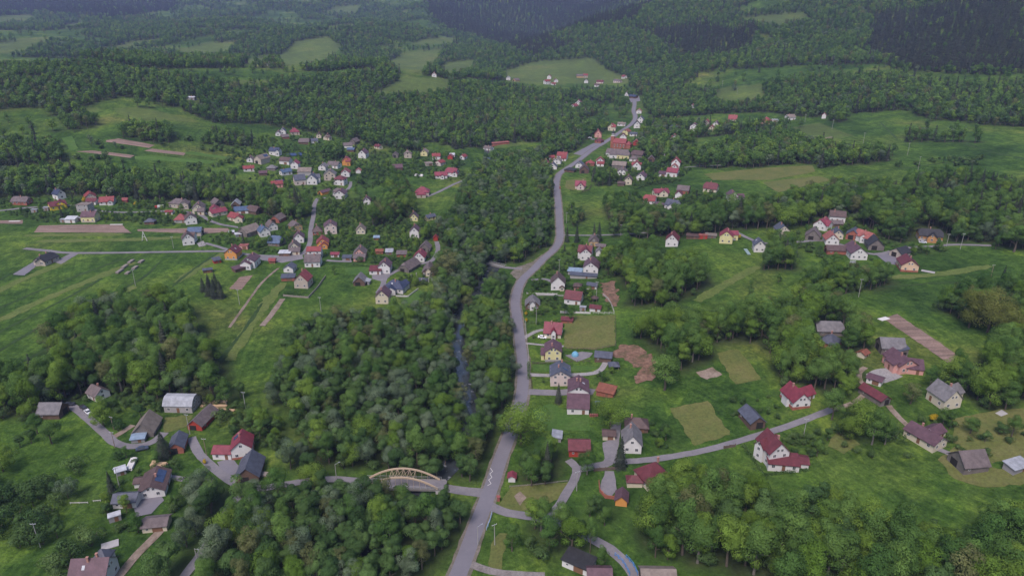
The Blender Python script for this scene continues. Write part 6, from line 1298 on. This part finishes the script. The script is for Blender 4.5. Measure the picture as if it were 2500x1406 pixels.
for x, y, i, sx, sz_, rot, lab in _near: tree_object(x, y, float(gz(x, y)), i, sx, sz_, rot, uniq(lab), 'trees standing out singly')
SPL = {'alder': 'dark green rounded tree', 'ash': 'mid green leafy tree', 'willow': 'silvery willow like tree', 'lime': 'bright yellow green tree', 'spruce': 'dark pointed spruce', 'brown': 'olive brown budding tree', 'bloom': 'pale tree'}
_wc = {}
for k in order[:222]: _wc.setdefault(TX[k][6], []).append(k)
_lab = {}
for wi, ks in _wc.items():
    ks = np.array(ks); rx = np.argsort(np.argsort(bx[ks])) / max(1, len(ks) - 1); ry = np.argsort(np.argsort(by[ks])) / max(1, len(ks) - 1); hs = (PH[pi] * arr[:, 4])[ks]; hq = np.argsort(np.argsort(hs)) / max(1, len(ks) - 1)
    for q, k in enumerate(ks):
        a = 'far left' if rx[q] < .17 else 'left' if rx[q] < .40 else 'middle' if rx[q] < .60 else 'right' if rx[q] < .83 else 'far right'; b = 'rear' if ry[q] < .33 else 'centre' if ry[q] < .66 else 'front'
        _lab[k] = f"{'towering' if hq[q] > .8 else 'tall' if hq[q] > .5 else 'medium' if hq[q] > .2 else 'small'} {SPL[PROTO[TX[k][2]]['kind']]} in the {WOODS[wi][0]}, {b} {a}"
for k in order[:222]:
    t = TX[k]; wn = WOODS[t[6]][0]; tree_object(t[0], t[1], float(zz[k]), t[2], t[3], t[4], t[5], _lab[k], f"{PROTO[t[2]]['kind']} trees of the {wn}")
def scatter(name, ids, label):
    if len(ids) == 0: return
    A = arr[ids]; me = bpy.data.meshes.new(name); me.vertices.add(len(A)); me.vertices.foreach_set('co', np.stack([A[:, 0], A[:, 1], zz[ids] - .05], 1).astype(np.float32).ravel())
    far = np.hypot(A[:, 0], A[:, 1]) > 620; a = me.attributes.new('pick', 'INT', 'POINT'); a.data.foreach_set('value', (pi[ids] + far * NP).astype(np.int32))
    a = me.attributes.new('size', 'FLOAT_VECTOR', 'POINT'); a.data.foreach_set('vector', np.stack([A[:, 3], A[:, 3], A[:, 4]], 1).astype(np.float32).ravel())
    a = me.attributes.new('turn', 'FLOAT_VECTOR', 'POINT'); a.data.foreach_set('vector', np.stack([A[:, 5] * 0, A[:, 5] * 0, A[:, 5]], 1).astype(np.float32).ravel())
    o = obj(name, me); tag(o, label, None, None, 'stuff')
    ng = bpy.data.node_groups.new(name, 'GeometryNodeTree'); ng.interface.new_socket('Geometry', in_out='INPUT', socket_type='NodeSocketGeometry'); ng.interface.new_socket('Geometry', in_out='OUTPUT', socket_type='NodeSocketGeometry')
    gi = ng.nodes.new('NodeGroupInput'); go = ng.nodes.new('NodeGroupOutput'); ip = ng.nodes.new('GeometryNodeInstanceOnPoints'); ci = ng.nodes.new('GeometryNodeCollectionInfo')
    ci.inputs['Collection'].default_value = LOD; ci.inputs['Separate Children'].default_value = True; ci.inputs['Reset Children'].default_value = True
    def na(n_, ty):
        q = ng.nodes.new('GeometryNodeInputNamedAttribute'); q.data_type = ty; q.inputs['Name'].default_value = n_; return q.outputs['Attribute']
    ng.links.new(gi.outputs[0], ip.inputs['Points']); ng.links.new(ci.outputs[0], ip.inputs['Instance']); ip.inputs['Pick Instance'].default_value = True
    ng.links.new(na('pick', 'INT'), ip.inputs['Instance Index']); ng.links.new(na('size', 'FLOAT_VECTOR'), ip.inputs['Scale']); ng.links.new(na('turn', 'FLOAT_VECTOR'), ip.inputs['Rotation'])
    ng.links.new(ip.outputs[0], go.inputs[0]); md = o.modifiers.new('scatter', 'NODES'); md.node_group = ng
rest = np.array([i for i in range(len(TX)) if i not in single]); kr = kindn[rest]
scatter('broadleaf_forest', rest[(kr != 'spruce') & (kr != 'shrub')], 'mass of broadleaf woodland along the river and over the hills')
scatter('spruce_forest', rest[kr == 'spruce'], 'dark spruce woodland on the far slopes')
scatter('shrubbery', rest[kr == 'shrub'], 'low shrubs scattered through gardens and field edges')
print('TREES', len(TX))
# leaf litter under the trees
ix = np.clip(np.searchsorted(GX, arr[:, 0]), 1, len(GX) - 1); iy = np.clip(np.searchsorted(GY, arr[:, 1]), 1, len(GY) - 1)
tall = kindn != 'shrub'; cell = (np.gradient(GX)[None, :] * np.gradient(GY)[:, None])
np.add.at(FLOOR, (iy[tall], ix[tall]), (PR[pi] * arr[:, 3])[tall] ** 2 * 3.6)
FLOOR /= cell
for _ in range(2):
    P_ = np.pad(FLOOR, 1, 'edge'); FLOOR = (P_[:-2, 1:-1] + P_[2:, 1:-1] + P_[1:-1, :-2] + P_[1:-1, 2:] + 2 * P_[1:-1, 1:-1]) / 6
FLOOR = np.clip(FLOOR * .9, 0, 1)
HAY = np.zeros(HH.shape); _hx, _hy, _ = project(XX.ravel(), np.maximum(YY.ravel(), 1), HH.ravel())
for c_ in CLEAR: HAY.ravel()[inpoly(_hx, _hy, c_) & (YY.ravel() > 700)] = 1
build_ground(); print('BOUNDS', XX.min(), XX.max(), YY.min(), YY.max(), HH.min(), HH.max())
# ------------------------------------------------------------------ poles, fences, cars and yard things
_pm = {}
def pole(px, py, H, label, style='conc'):
    p = at(px, py); root = empty('utility_pole' if style != 'lamp' else 'street_lamp', p, random.uniform(-.6, .6)); tag(root, uniq(label), 'pole' if style != 'lamp' else 'street lamp', 'utility poles along the valley' if style != 'lamp' else 'street lamps')
    mt = M_POLE if style != 'wood' else M_WOODP; lean = random.uniform(-.015, .015) * H
    m = MB(); m.tube((0, 0, -.8), (lean, 0, H), .15, .09, 7); put('shaft', m, mt, root)
    if style == 'lamp':
        m = MB(); m.tube((lean, 0, H - .2), (lean + 1.3, 0, H + .25), .05, .04, 5); put('arm', m, M_STEEL, root); m = MB(); m.box((lean + 1.5, 0, H + .25), (.7, .25, .12)); put('lamp_head', m, M_STEEL, root)
    else:
        m = MB(); m.box((lean, 0, H - .35), (1.7, .14, .14)); put('crossarm', m, M_STEEL, root)
        for x in (-.75, 0, .75): m = MB(); m.tube((lean + x, 0, H - .3), (lean + x, 0, H - .02), .06, .05, 5); put('insulator', m, wallm('white'), root)
for a in [(331,698,10,'pole alone in the left meadow above the grove'),(585,744,9,'pole beside the sandy plot'),(784,761,8.5,'pole in the meadow above the west riverside wood'),(2096,725,10,'pole in the right meadow below the grove'),(2344,609,10,'pole beside the lane past the timber lodge'),(2419,676,7,'pole behind the cream flowering trees'),
 (2215,380,11,'pole on the right hillside meadow, second from the wood'),(2241,415,11,'pole on the right hillside meadow, nearest to the wood'),(2107,350,10,'pole at the tip of the slope wood'),(2031,316,10,'pole beside the crimson hut in the scrub'),(1965,299,9,'pole at the end of the upper right row'),(1849,258,9,'pole in the small upper clearing'),(2266,462,10,'pole half hidden by the dark wood'),
 (1309,792,9.5,'pole in the garden beside the big mown lawn'),(1456,727,9.5,'pole behind the maroon roofed house'),(1365,667,9,'pole in front of the brown gabled house'),(1408,1198,8,'pole beside the lane to the grass triangle'),(2460,1295,10,'pale pole standing in the south eastern wood'),(1961,1067,8,'lone pole below the straight lane'),
 (292,1190,8,'leaning pole left of the solar panel bungalow'),(464,1060,9,'pole at the top of the bridge lane'),(505,1112,7.5,'double pole left of the wine red roofed house'),(600,998,8,'pole right of the stacked planks'),(281,1093,7,'pole in the bend of the curved lane'),(99,1335,9,'thin pole in the lower left thicket'),
 (494,604,10,'pole beside the paved corner of the white gabled house'),(424,606,8,'pole along the lower left lane'),(1763,213,9,'left pole on the small upper clearing'),(1799,232,9,'middle pole on the small upper clearing'),(1208,1330,8,'pole beside the dry allotment'),(278,1049,6,'short pole under the broad bright tree'),(1515,575,8,'pole on the side lane behind the spruces'),(2310,602,8,'pole in front of the timber lodge'),(1345,450,7,'pole beside the main road below the bend'),(2300,545,9,'pole rising from the wood above the lodge'),(1383,545,8,'pole right of the straight road stretch'),(2500,820,9,'pole at the right edge')]: pole(*a, style='wood' if a[2] in (7, 7.5, 6) else 'conc')
for a in [(486,1388,7.5,'street lamp on the shaded lane at the lower edge'),(822,1171,6.5,'street lamp at the left end of the arch bridge'),(1262,1010,0.01,'') ]:
    if a[3]: pole(*a, style='lamp')
pole(1167, 1330, 7, 'street lamp on the right of the main road near the lower edge', 'lamp')
def fence(pts, label, m_, style='panel', hgt=1.3, gap=2.4):
    P = [at(*p) for p in pts]; L = []
    for a, b in zip(P[:-1], P[1:]):
        n = max(1, round(math.hypot(b.x - a.x, b.y - a.y) / gap))
        for k in range(n): q = a.lerp(b, k / n); L.append((q.x, q.y))
    L.append((P[-1].x, P[-1].y)); o = Vector((*L[0], float(gz(*L[0])))); root = empty('fence' if style != 'wall' else 'garden_wall', o); tag(root, uniq(label), 'fence' if style != 'wall' else 'wall')
    for i, (x, y) in enumerate(L):
        z = float(gz(x, y)); m = MB(); m.box((x - o.x, y - o.y, z - o.z + hgt / 2 - .2), (.24 if style != 'rail' else .14,) * 2 + (hgt + .5,)); put('post', m, m_, root)
        if i:
            x0, y0 = L[i - 1]; z0 = float(gz(x0, y0)); a = math.atan2(y - y0, x - x0); ln = math.hypot(x - x0, y - y0); c_ = ((x + x0) / 2 - o.x, (y + y0) / 2 - o.y, (z + z0) / 2 - o.z)
            if style in ('panel', 'wall'): m = MB(); m.box((c_[0], c_[1], c_[2] + hgt * .4), (ln - .2, .1 if style == 'panel' else .22, hgt * .9), a); put('panel', m, m_, root)
            else:
                for q in (.85, .45): m = MB(); m.box((c_[0], c_[1], c_[2] + hgt * q), (ln, .07, .1), a); put('rail', m, m_, root)
M_WFENCE = mat('white fence', (.40, .39, .38), rough=0.8, var=0.1); M_SWALL = mat('stone wall', (.20, .175, .155), rough=0.95, var=0.25, scale=2, bump=.3); M_DFENCE = mat('dark fence', (.10, .075, .06), rough=0.9, var=0.2)
fence([(1368,764),(1404,765),(1441,766)], 'white panel fence above the big mown lawn', M_WFENCE); fence([(1286,718),(1325,719),(1360,720)], 'white panel fence by the road bend garden', M_WFENCE, hgt=1.1)
fence([(1448,766),(1475,767),(1499,767)], 'white post fence right of the maroon shed', M_WFENCE, 'rail'); fence([(1472,722),(1484,732),(1492,745),(1499,764)], 'curved post fence under the earth bank', M_WFENCE, 'rail', 1.5, 2.0)
fence([(692,723),(725,726),(753,728),(775,704),(795,676)], 'stone garden wall around the red roofed beige house', M_SWALL, 'wall', 1.2); fence([(967,724),(997,725),(1021,707)], 'low pale wall behind the modern navy villa', M_WFENCE, 'wall', 1.0)
fence([(1283,785),(1284,810),(1286,830)], 'post fence along the main road, upper', M_WFENCE, 'rail', 1.2, 2.2); fence([(1288,842),(1290,870),(1292,905)], 'post fence along the main road, middle', M_WFENCE, 'rail', 1.2, 2.2); fence([(1296,920),(1299,950)], 'post fence along the main road, lower', M_DFENCE, 'panel', 1.2, 2.2)
fence([(1502,772),(1503,800),(1503,845),(1455,855),(1380,853)], 'wire fence around the big mown lawn', M_DFENCE, 'rail', 1.4, 3.0); fence([(1462,1180),(1464,1200),(1478,1216),(1500,1218)], 'curved brick wall of the maroon villa', wallm('brick'), 'wall', 1.5, 2.2); fence([(1450,1150),(1478,1148),(1508,1146)], 'brown gate fence of the maroon villa', M_DFENCE, 'panel', 1.5, 2.0)
fence([(1244,1189),(1310,1184),(1385,1175)], 'low pole fence behind the bus shelter', M_SWALL, 'rail', .7, 3.5); fence([(172,1229),(215,1228)], 'white plank rail in the lower left meadow', M_WFENCE, 'rail', .6, 2.5); fence([(228,1224),(246,1223)], 'short white plank rail in the lower left meadow', M_WFENCE, 'rail', .6, 2.5)
fence([(1767,1095),(1795,1090)], 'brown gate beside the straight lane', M_DFENCE, 'panel', 1.3, 2.0); fence([(1420,470),(1438,464),(1444,454)], 'dark fence of the crimson chalet', M_DFENCE, 'panel', 1.3, 3.0); fence([(1300,890),(1380,885),(1440,884)], 'garden fence between the cream and rosy houses', M_DFENCE, 'rail', 1.2, 2.5)
def hedge(pts, label, wd=1.2, hgt=1.5, kd='shrub'):
    P = [at(*p) for p in pts]; L = smooth_line([(p.x, p.y) for p in P], .8); o = Vector((*L[0], float(gz(*L[0])))); rg = np.random.default_rng(len(label)); pos = []; nr = []
    for x, y in L:
        z = float(gz(x, y)); n_ = 26; v = rg.normal(size=(n_, 3)); v[:, 2] = np.abs(v[:, 2]); v /= np.linalg.norm(v, axis=1)[:, None]; b = rg.uniform(.75, 1.05, n_)[:, None]
        pos.append(np.array([x - o.x, y - o.y, z - o.z + .1]) + v * b * np.array([wd * .6, wd * .6, hgt])); nr.append(v + rg.normal(0, .3, (n_, 3)))
    pos = np.concatenate(pos); nr = np.concatenate(nr); nr /= np.linalg.norm(nr, axis=1)[:, None]; V, Q = quads(pos, nr, .38, rg); me = mesh_np('hedge', V, Q, [LEAF[kd]]); a = me.color_attributes.new('tone', 'FLOAT_COLOR', 'POINT'); c_ = np.ones((len(V), 4), np.float32); c_[:, :3] = np.repeat(rg.uniform(.75, 1.25, len(pos)), 4)[:, None]; a.data.foreach_set('color', c_.ravel())
    ob = obj('hedge', me); ob.location = o; tag(ob, uniq(label), 'hedge')
hedge([(1815,1090),(1840,1125),(1862,1160)], 'dark hedge along the left of the tall white villa'); hedge([(1862,1160),(1905,1156),(1970,1148)], 'dark hedge in front of the tall white villa', 1.2, 1.0); hedge([(1392,466),(1420,472),(1440,466)], 'clipped hedge in front of the crimson chalet'); hedge([(1290,892),(1291,925)], 'tall hedge at the curved drive gate', 1.2, 2.4)
hedge([(1590,485),(1612,488),(1632,484)], 'dark hedge in front of the crimson villa'); hedge([(700,716),(725,719),(748,716)], 'clipped hedge inside the stone garden wall', 1.6, 1.8); hedge([(862,648),(900,652),(910,650)], 'hedge beside the pink gabled house', 1.4, 1.8); hedge([(970,648),(990,646)], 'square hedge above the long barn', 1.6, 1.8); hedge([(1295,790),(1330,788),(1370,786)], 'low hedge above the wine red roofed house', .9, 1.1); hedge([(1395,895),(1300,886)], 'low hedge above the lawn inside the drive', .9, 1.0); hedge([(470,1160),(440,1172),(415,1174)], 'long low hedge behind the solar bungalow', 1.0, 1.3)
def car(px, py, ax, ay, col, label):
    p = at(px, py); q = at(px + ax * 5, py + ay * 5); root = empty('car', p + Vector((0, 0, .15)), math.atan2(q.y - p.y, q.x - p.x)); tag(root, uniq(label), 'car', 'parked cars'); cm = mat('car paint ' + '%d%d%d' % tuple(int(c * 99) for c in col), col, rough=0.3, var=0.03, spec=0.5)
    b = MB(); b.extrude([(-.85, .3), (.85, .3), (.88, .75), (.78, .95), (-.78, .95), (-.88, .75)], -2.1, 2.1); body = put('body', b, cm, root)
    b = MB(); b.add([(-1.5, -.76, .95), (1.05, -.76, .95), (1.05, .76, .95), (-1.5, .76, .95), (-1.1, -.6, 1.42), (.35, -.6, 1.42), (.35, .6, 1.42), (-1.1, .6, 1.42)], [(0, 1, 5, 4), (1, 2, 6, 5), (2, 3, 7, 6), (3, 0, 4, 7), (3, 2, 1, 0)]); put('window', b, M_GLASS, root)
    b = MB(); b.box((-.38, 0, 1.45), (1.5, 1.24, .06)); put('roof', b, cm, root)
    for x in (-1.3, 1.3):
        for y in (-.8, .8): b = MB(); b.tube((x, y - .1, .3), (x, y + .1, .3), .31, .31, 10); put('wheel', b, M_DARK, root)
    for y in (-.6, .6): b = MB(); b.box((2.08, y, .68), (.08, .3, .16)); put('headlight', b, wallm('white'), root)
for a in [(1324,826,1,.05,(.7,.7,.7),'white car on the drive of the wine red roofed house'),(170,990,1,-.1,(.03,.035,.05),'dark car at the upper end of the curved lane'),(205,998,.8,.6,(.03,.03,.035),'black car beside the curved lane'),(216,1009,.8,.7,(.55,.56,.58),'silver car beside the black car on the curved lane'),(156,966,1,-.2,(.04,.06,.09),'dark blue car under the trees above the lane'),(348,1098,1,-.2,(.04,.05,.08),'dark car below the curved lane'),
 (1794,586,.6,-.5,(.4,.42,.45),'grey car beside the lemon villa'),(504,525,.5,.6,(.03,.03,.04),'black car on the upper lane'),(491,515,.8,.3,(.06,.07,.09),'dark car beside the cream house'),(2252,594,1,0,(.5,.52,.55),'silver car in front of the timber lodge'),(1097,432,1,0,(.6,.6,.62),'white car between the crimson pair'),(1440,338,1,0,(.55,.55,.56),'white car left of the pink chalet'),(1447,342,1,0,(.3,.32,.36),'grey car left of the pink chalet'),(545,244,0,0,(0,0,0),'')]:
    if a[5]: car(*a)
def stack(px, py, ax, ay, dims, n, m_, label, name='timber_stack', piece='plank', cat='timber stack'):
    p = at(px, py); q = at(px + ax * 5, py + ay * 5); root = empty(name, p, math.atan2(q.y - p.y, q.x - p.x)); tag(root, uniq(label), cat); L, W, hh = dims
    for i in range(n[0]):
        for j in range(n[1]): b = MB(); b.box((random.uniform(-.15, .15), (i + .5) / n[0] * W - W / 2, .1 + (j + .5) / n[1] * hh), (L * random.uniform(.92, 1), W / n[0] * .9, hh / n[1] * .9)); put(piece, b, m_, root)
stack(389,1140, 1,.02, (5.5,2.0,1.5), (4,4), M_PLANK, 'tan sawn timber stack behind the solar bungalow'); stack(376,1140, .3,-1, (4.5,1.5,1.4), (3,4), M_PLANK, 'smaller tan timber stack beside the larger one'); stack(322,1135, .5,-1, (7,2.2,.9), (4,3), wallm('white'), 'white wrapped lumber pile in the lower left meadow')
stack(525,982, 1,0, (10,1.6,.5), (4,2), M_PLANK, 'upper pile of long planks by the building site'); stack(522,992, 1,0, (11,1.5,.5), (4,2), M_PLANK, 'middle pile of long planks by the building site'); stack(540,1000, 1,.1, (12,1.3,.4), (3,2), M_PLANK, 'lower pile of long planks by the building site'); stack(650,1160, 1,.1, (5,2,.7), (4,2), M_SWALL, 'pale stone heap beside the slate barn', 'stone_heap', 'stone', 'stone heap')
for i, (x, y, l) in enumerate([(292,664,16),(305,652,14),(320,640,14),(312,668,9),(330,655,12),(345,640,12)]): stack(x, y, 1, -.75, (l * .42,2.0,.9), (3,2), M_SWALL, ['lowest pallet row in the left meadow','second pallet row in the left meadow','upper pallet row in the left meadow','short pallet row right of the lowest','fifth pallet row near the lane','topmost pallet row touching the lane'][i], 'pallet_stack', 'board', 'pallets')
stack(268,1331, 1,-.3, (5,3.6,.25), (1,1), M_CONC, 'concrete slab in the grass at lower left', 'concrete_slab', 'slab', 'slab'); stack(2266,664, 1,.15, (7,3,.3), (1,1), M_CONC, 'white platform on the right meadow', 'platform', 'slab', 'platform'); stack(1824,616, .6,.9, (11,2.2,.5), (1,1), mat('teal sheet', (.20, .27, .27), rough=.5), 'flat teal covered bed beside the new white house', 'garden_bed', 'cover', 'bed')
stack(2158,779, 1,-.3, (6,3,.2), (1,1), wallm('white'), 'white sheet at the top of the ploughed strip', 'ground_sheet', 'sheet', 'sheet'); stack(285,549, 1,0, (9,1.2,.3), (1,1), wallm('white'), 'white cloche along the ploughed field', 'cloche', 'cover', 'cloche'); stack(36,541, 1,0, (8,1.2,.3), (1,1), wallm('white'), 'white cloche on the small ploughed plot', 'cloche', 'cover', 'cloche')
def thing(name, px, py, label, cat, rz=0.0): r = empty(name, at(px, py), rz); tag(r, uniq(label), cat); return r
r = thing('gazebo', 1498, 899, 'dark roofed garden gazebo at the end of the curved drive', 'gazebo'); wl, rf, _ = roof_and_walls(4.2, 3.6, 2.3, 'hip', 32); put('roof', rf, roofm('slate'), r)
for x in (-1.9, 1.9):
    for y in (-1.6, 1.6): m = MB(); m.box((x, y, 1.0), (.16, .16, 2.6)); put('post', m, M_WOODP, r)
r = thing('gazebo', 1451, 735, 'round brown garden gazebo below the pole', 'gazebo'); m = MB(); m.tube((0, 0, 2.1), (0, 0, 3.3), 2.3, .1, 10); put('roof', m, roofm('brown'), r)
for k in range(6): a = k * math.pi / 3; m = MB(); m.tube((math.cos(a) * 1.9, math.sin(a) * 1.9, -.3), (math.cos(a) * 1.9, math.sin(a) * 1.9, 2.2), .09, .09, 5); put('post', m, M_WOODP, r)
r = thing('tent', 1404, 868, 'blue domed tent behind the lemon house', 'tent'); m = MB(); pr = [(1.7, 0), (1.65, .8), (1.3, 1.5), (.7, 2.0), (.05, 2.2)]
for (a, b), (c_, d) in zip(pr[:-1], pr[1:]): m.tube((0, 0, b), (0, 0, d), a, c_, 12)
put('canopy', m, mat('blue tarpaulin', (.13, .30, .42), rough=.6), r)
r = thing('pavilion', 1028, 684, 'unfinished pavilion ring of pale columns around a dark tarpaulin', 'pavilion'); m = MB(); m.add([(-4, -2.5, .3), (4, -2.5, .3), (4, 2.5, .3), (-4, 2.5, .3), (-2, 0, 1.6), (2, 0, 1.6)], [(0, 1, 5, 4), (1, 2, 5), (2, 3, 4, 5), (3, 0, 4), (3, 2, 1, 0)]); put('tarpaulin', m, roofm('slate'), r)
for k in range(9): a = k * math.pi * 2 / 9; m = MB(); m.tube((math.cos(a) * 6.5, math.sin(a) * 5, -.5), (math.cos(a) * 6.5, math.sin(a) * 5, 3.0), .28, .28, 7); put('column', m, M_POLE, r)
r = thing('swing_frame', 353, 588, 'tall pale A shaped frame beside the garden strip', 'frame'); m = MB(); m.tube((-1.7, 0, -.2), (0, 0, 6.5), .22, .18, 5); put('leg', m, wallm('white'), r); m = MB(); m.tube((1.7, 0, -.2), (0, 0, 6.5), .22, .18, 5); put('leg', m, wallm('white'), r); m = MB(); m.tube((-.95, 0, 2.8), (.95, 0, 2.8), .16, .16, 5); put('crossbar', m, wallm('white'), r)
r = thing('solar_array', 719, 381, 'ground mounted blue solar array in the upper hamlet', 'solar array', .25)
for k in range(9): m = MB(); m.add([(k * 1.6 - 7.2, -2, .6), (k * 1.6 - 5.7, -2, .6), (k * 1.6 - 5.7, 2, 2.6), (k * 1.6 - 7.2, 2, 2.6), (k * 1.6 - 7.2, -2, .5), (k * 1.6 - 5.7, -2, .5), (k * 1.6 - 5.7, 2, 2.5), (k * 1.6 - 7.2, 2, 2.5)], [(0, 1, 2, 3), (7, 6, 5, 4), (0, 4, 5, 1), (1, 5, 6, 2), (2, 6, 7, 3), (3, 7, 4, 0)]); put('solar_panel', m, M_SOLAR, r)
for k in (-6, 0, 6): m = MB(); m.box((k, 0, .7), (.12, .12, 1.8)); put('post', m, M_STEEL, r)
r = thing('polytunnel', 1023, 430, 'white polytunnel in the central meadow', 'polytunnel', -.25); m = MB(); m.extrude([(1.5 * math.cos(a), 1.9 * math.sin(a)) for a in np.linspace(0, math.pi, 9)], -4, 4); put('cover', m, wallm('white'), r)
r = thing('truck', 390, 509, 'small red and white lorry beside the upper lane', 'truck', .3); m = MB(); m.box((.8, 0, 1.6), (4.2, 2.2, 1.6)); put('cargo_box', m, wallm('white'), r); m = MB(); m.box((-2.3, 0, 1.4), (1.7, 2.1, 1.7)); put('cab', m, wallm('red'), r)
for x in (-2.2, 1.8):
    for y in (-.9, .9): m = MB(); m.tube((x, y - .15, .5), (x, y + .15, .5), .48, .48, 9); put('wheel', m, M_DARK, r)
for px, py, c_, lb in [(1395,1006,'skyblue','left pale blue drum row before the double house'),(1463,985,'skyblue','pale blue barrels by the brick shed'),(1450,1016,'coral','orange red barrel before the round bright tree'),(2082,642,'white','white tank behind the grove')]:
    r = thing('barrel_row', px, py, lb, 'barrels')
    for k in range(4): m = MB(); m.tube((k * .9 - 1.4, 0, -.1), (k * .9 - 1.4, 0, 1.1), .42, .42, 9); put('barrel', m, roofm(c_), r)
for px, py, lb in [(1367,462,'orange roadside shrine beside the main road'),(1217,1222,'orange roadside hydrant box on the grass triangle')]:
    r = thing('roadside_box', px, py, lb, 'box'); m = MB(); m.box((0, 0, .8), (.9, .7, 2.0)); put('body', m, roofm('coral'), r); m = MB(); m.extrude([(-.6, 1.7), (.6, 1.7), (0, 2.3)], -.6, .6); put('roof', m, roofm('red'), r)
# school zigzag painted on the road
zg = [(1197,1143),(1203,1151),(1196,1157),(1201,1166),(1193,1172),(1199,1181),(1190,1186)]
for a, b in zip(zg[:-1], zg[1:]):
    A = at(*a); B = at(*b); d = Vector((B.x - A.x, B.y - A.y)).normalized(); n_ = Vector((-d.y, d.x)) * .09
    me = bpy.data.meshes.new('road_marking'); me.from_pydata([(P.x + s_ * n_.x, P.y + s_ * n_.y, float(gz(P.x, P.y)) + .22) for P in (A, B) for s_ in (-1, 1)], [], [(0, 1, 3, 2)]); tag(obj('road_marking', me, wallm('white')), None, None, None, 'structure')
# posts for the shelter, blue heater on the red roof
HAZE = 0.000078
# ------------------------------------------------------------------ the evening air
hz = MB(); hz.box((0, 2600, 320), (9600, 6200, 680)); hzo = obj('haze', hz.mesh('haze')); tag(hzo, 'thin bluish evening haze in the valley', None, None, 'stuff')
hm = bpy.data.materials.new('evening haze'); hm.use_nodes = True; n = hm.node_tree; n.nodes.clear()
pv = n.nodes.new('ShaderNodeVolumePrincipled'); pv.inputs['Color'].default_value = (.47, .58, 1.0, 1); pv.inputs['Density'].default_value = HAZE; pv.inputs['Anisotropy'].default_value = 0.0
ou = n.nodes.new('ShaderNodeOutputMaterial'); n.links.new(pv.outputs[0], ou.inputs['Volume']); hzo.data.materials.append(hm)
d_ = [k for k, v in LABELS.items() if v > 1]
if d_: print('DUPLICATE LABELS', d_)
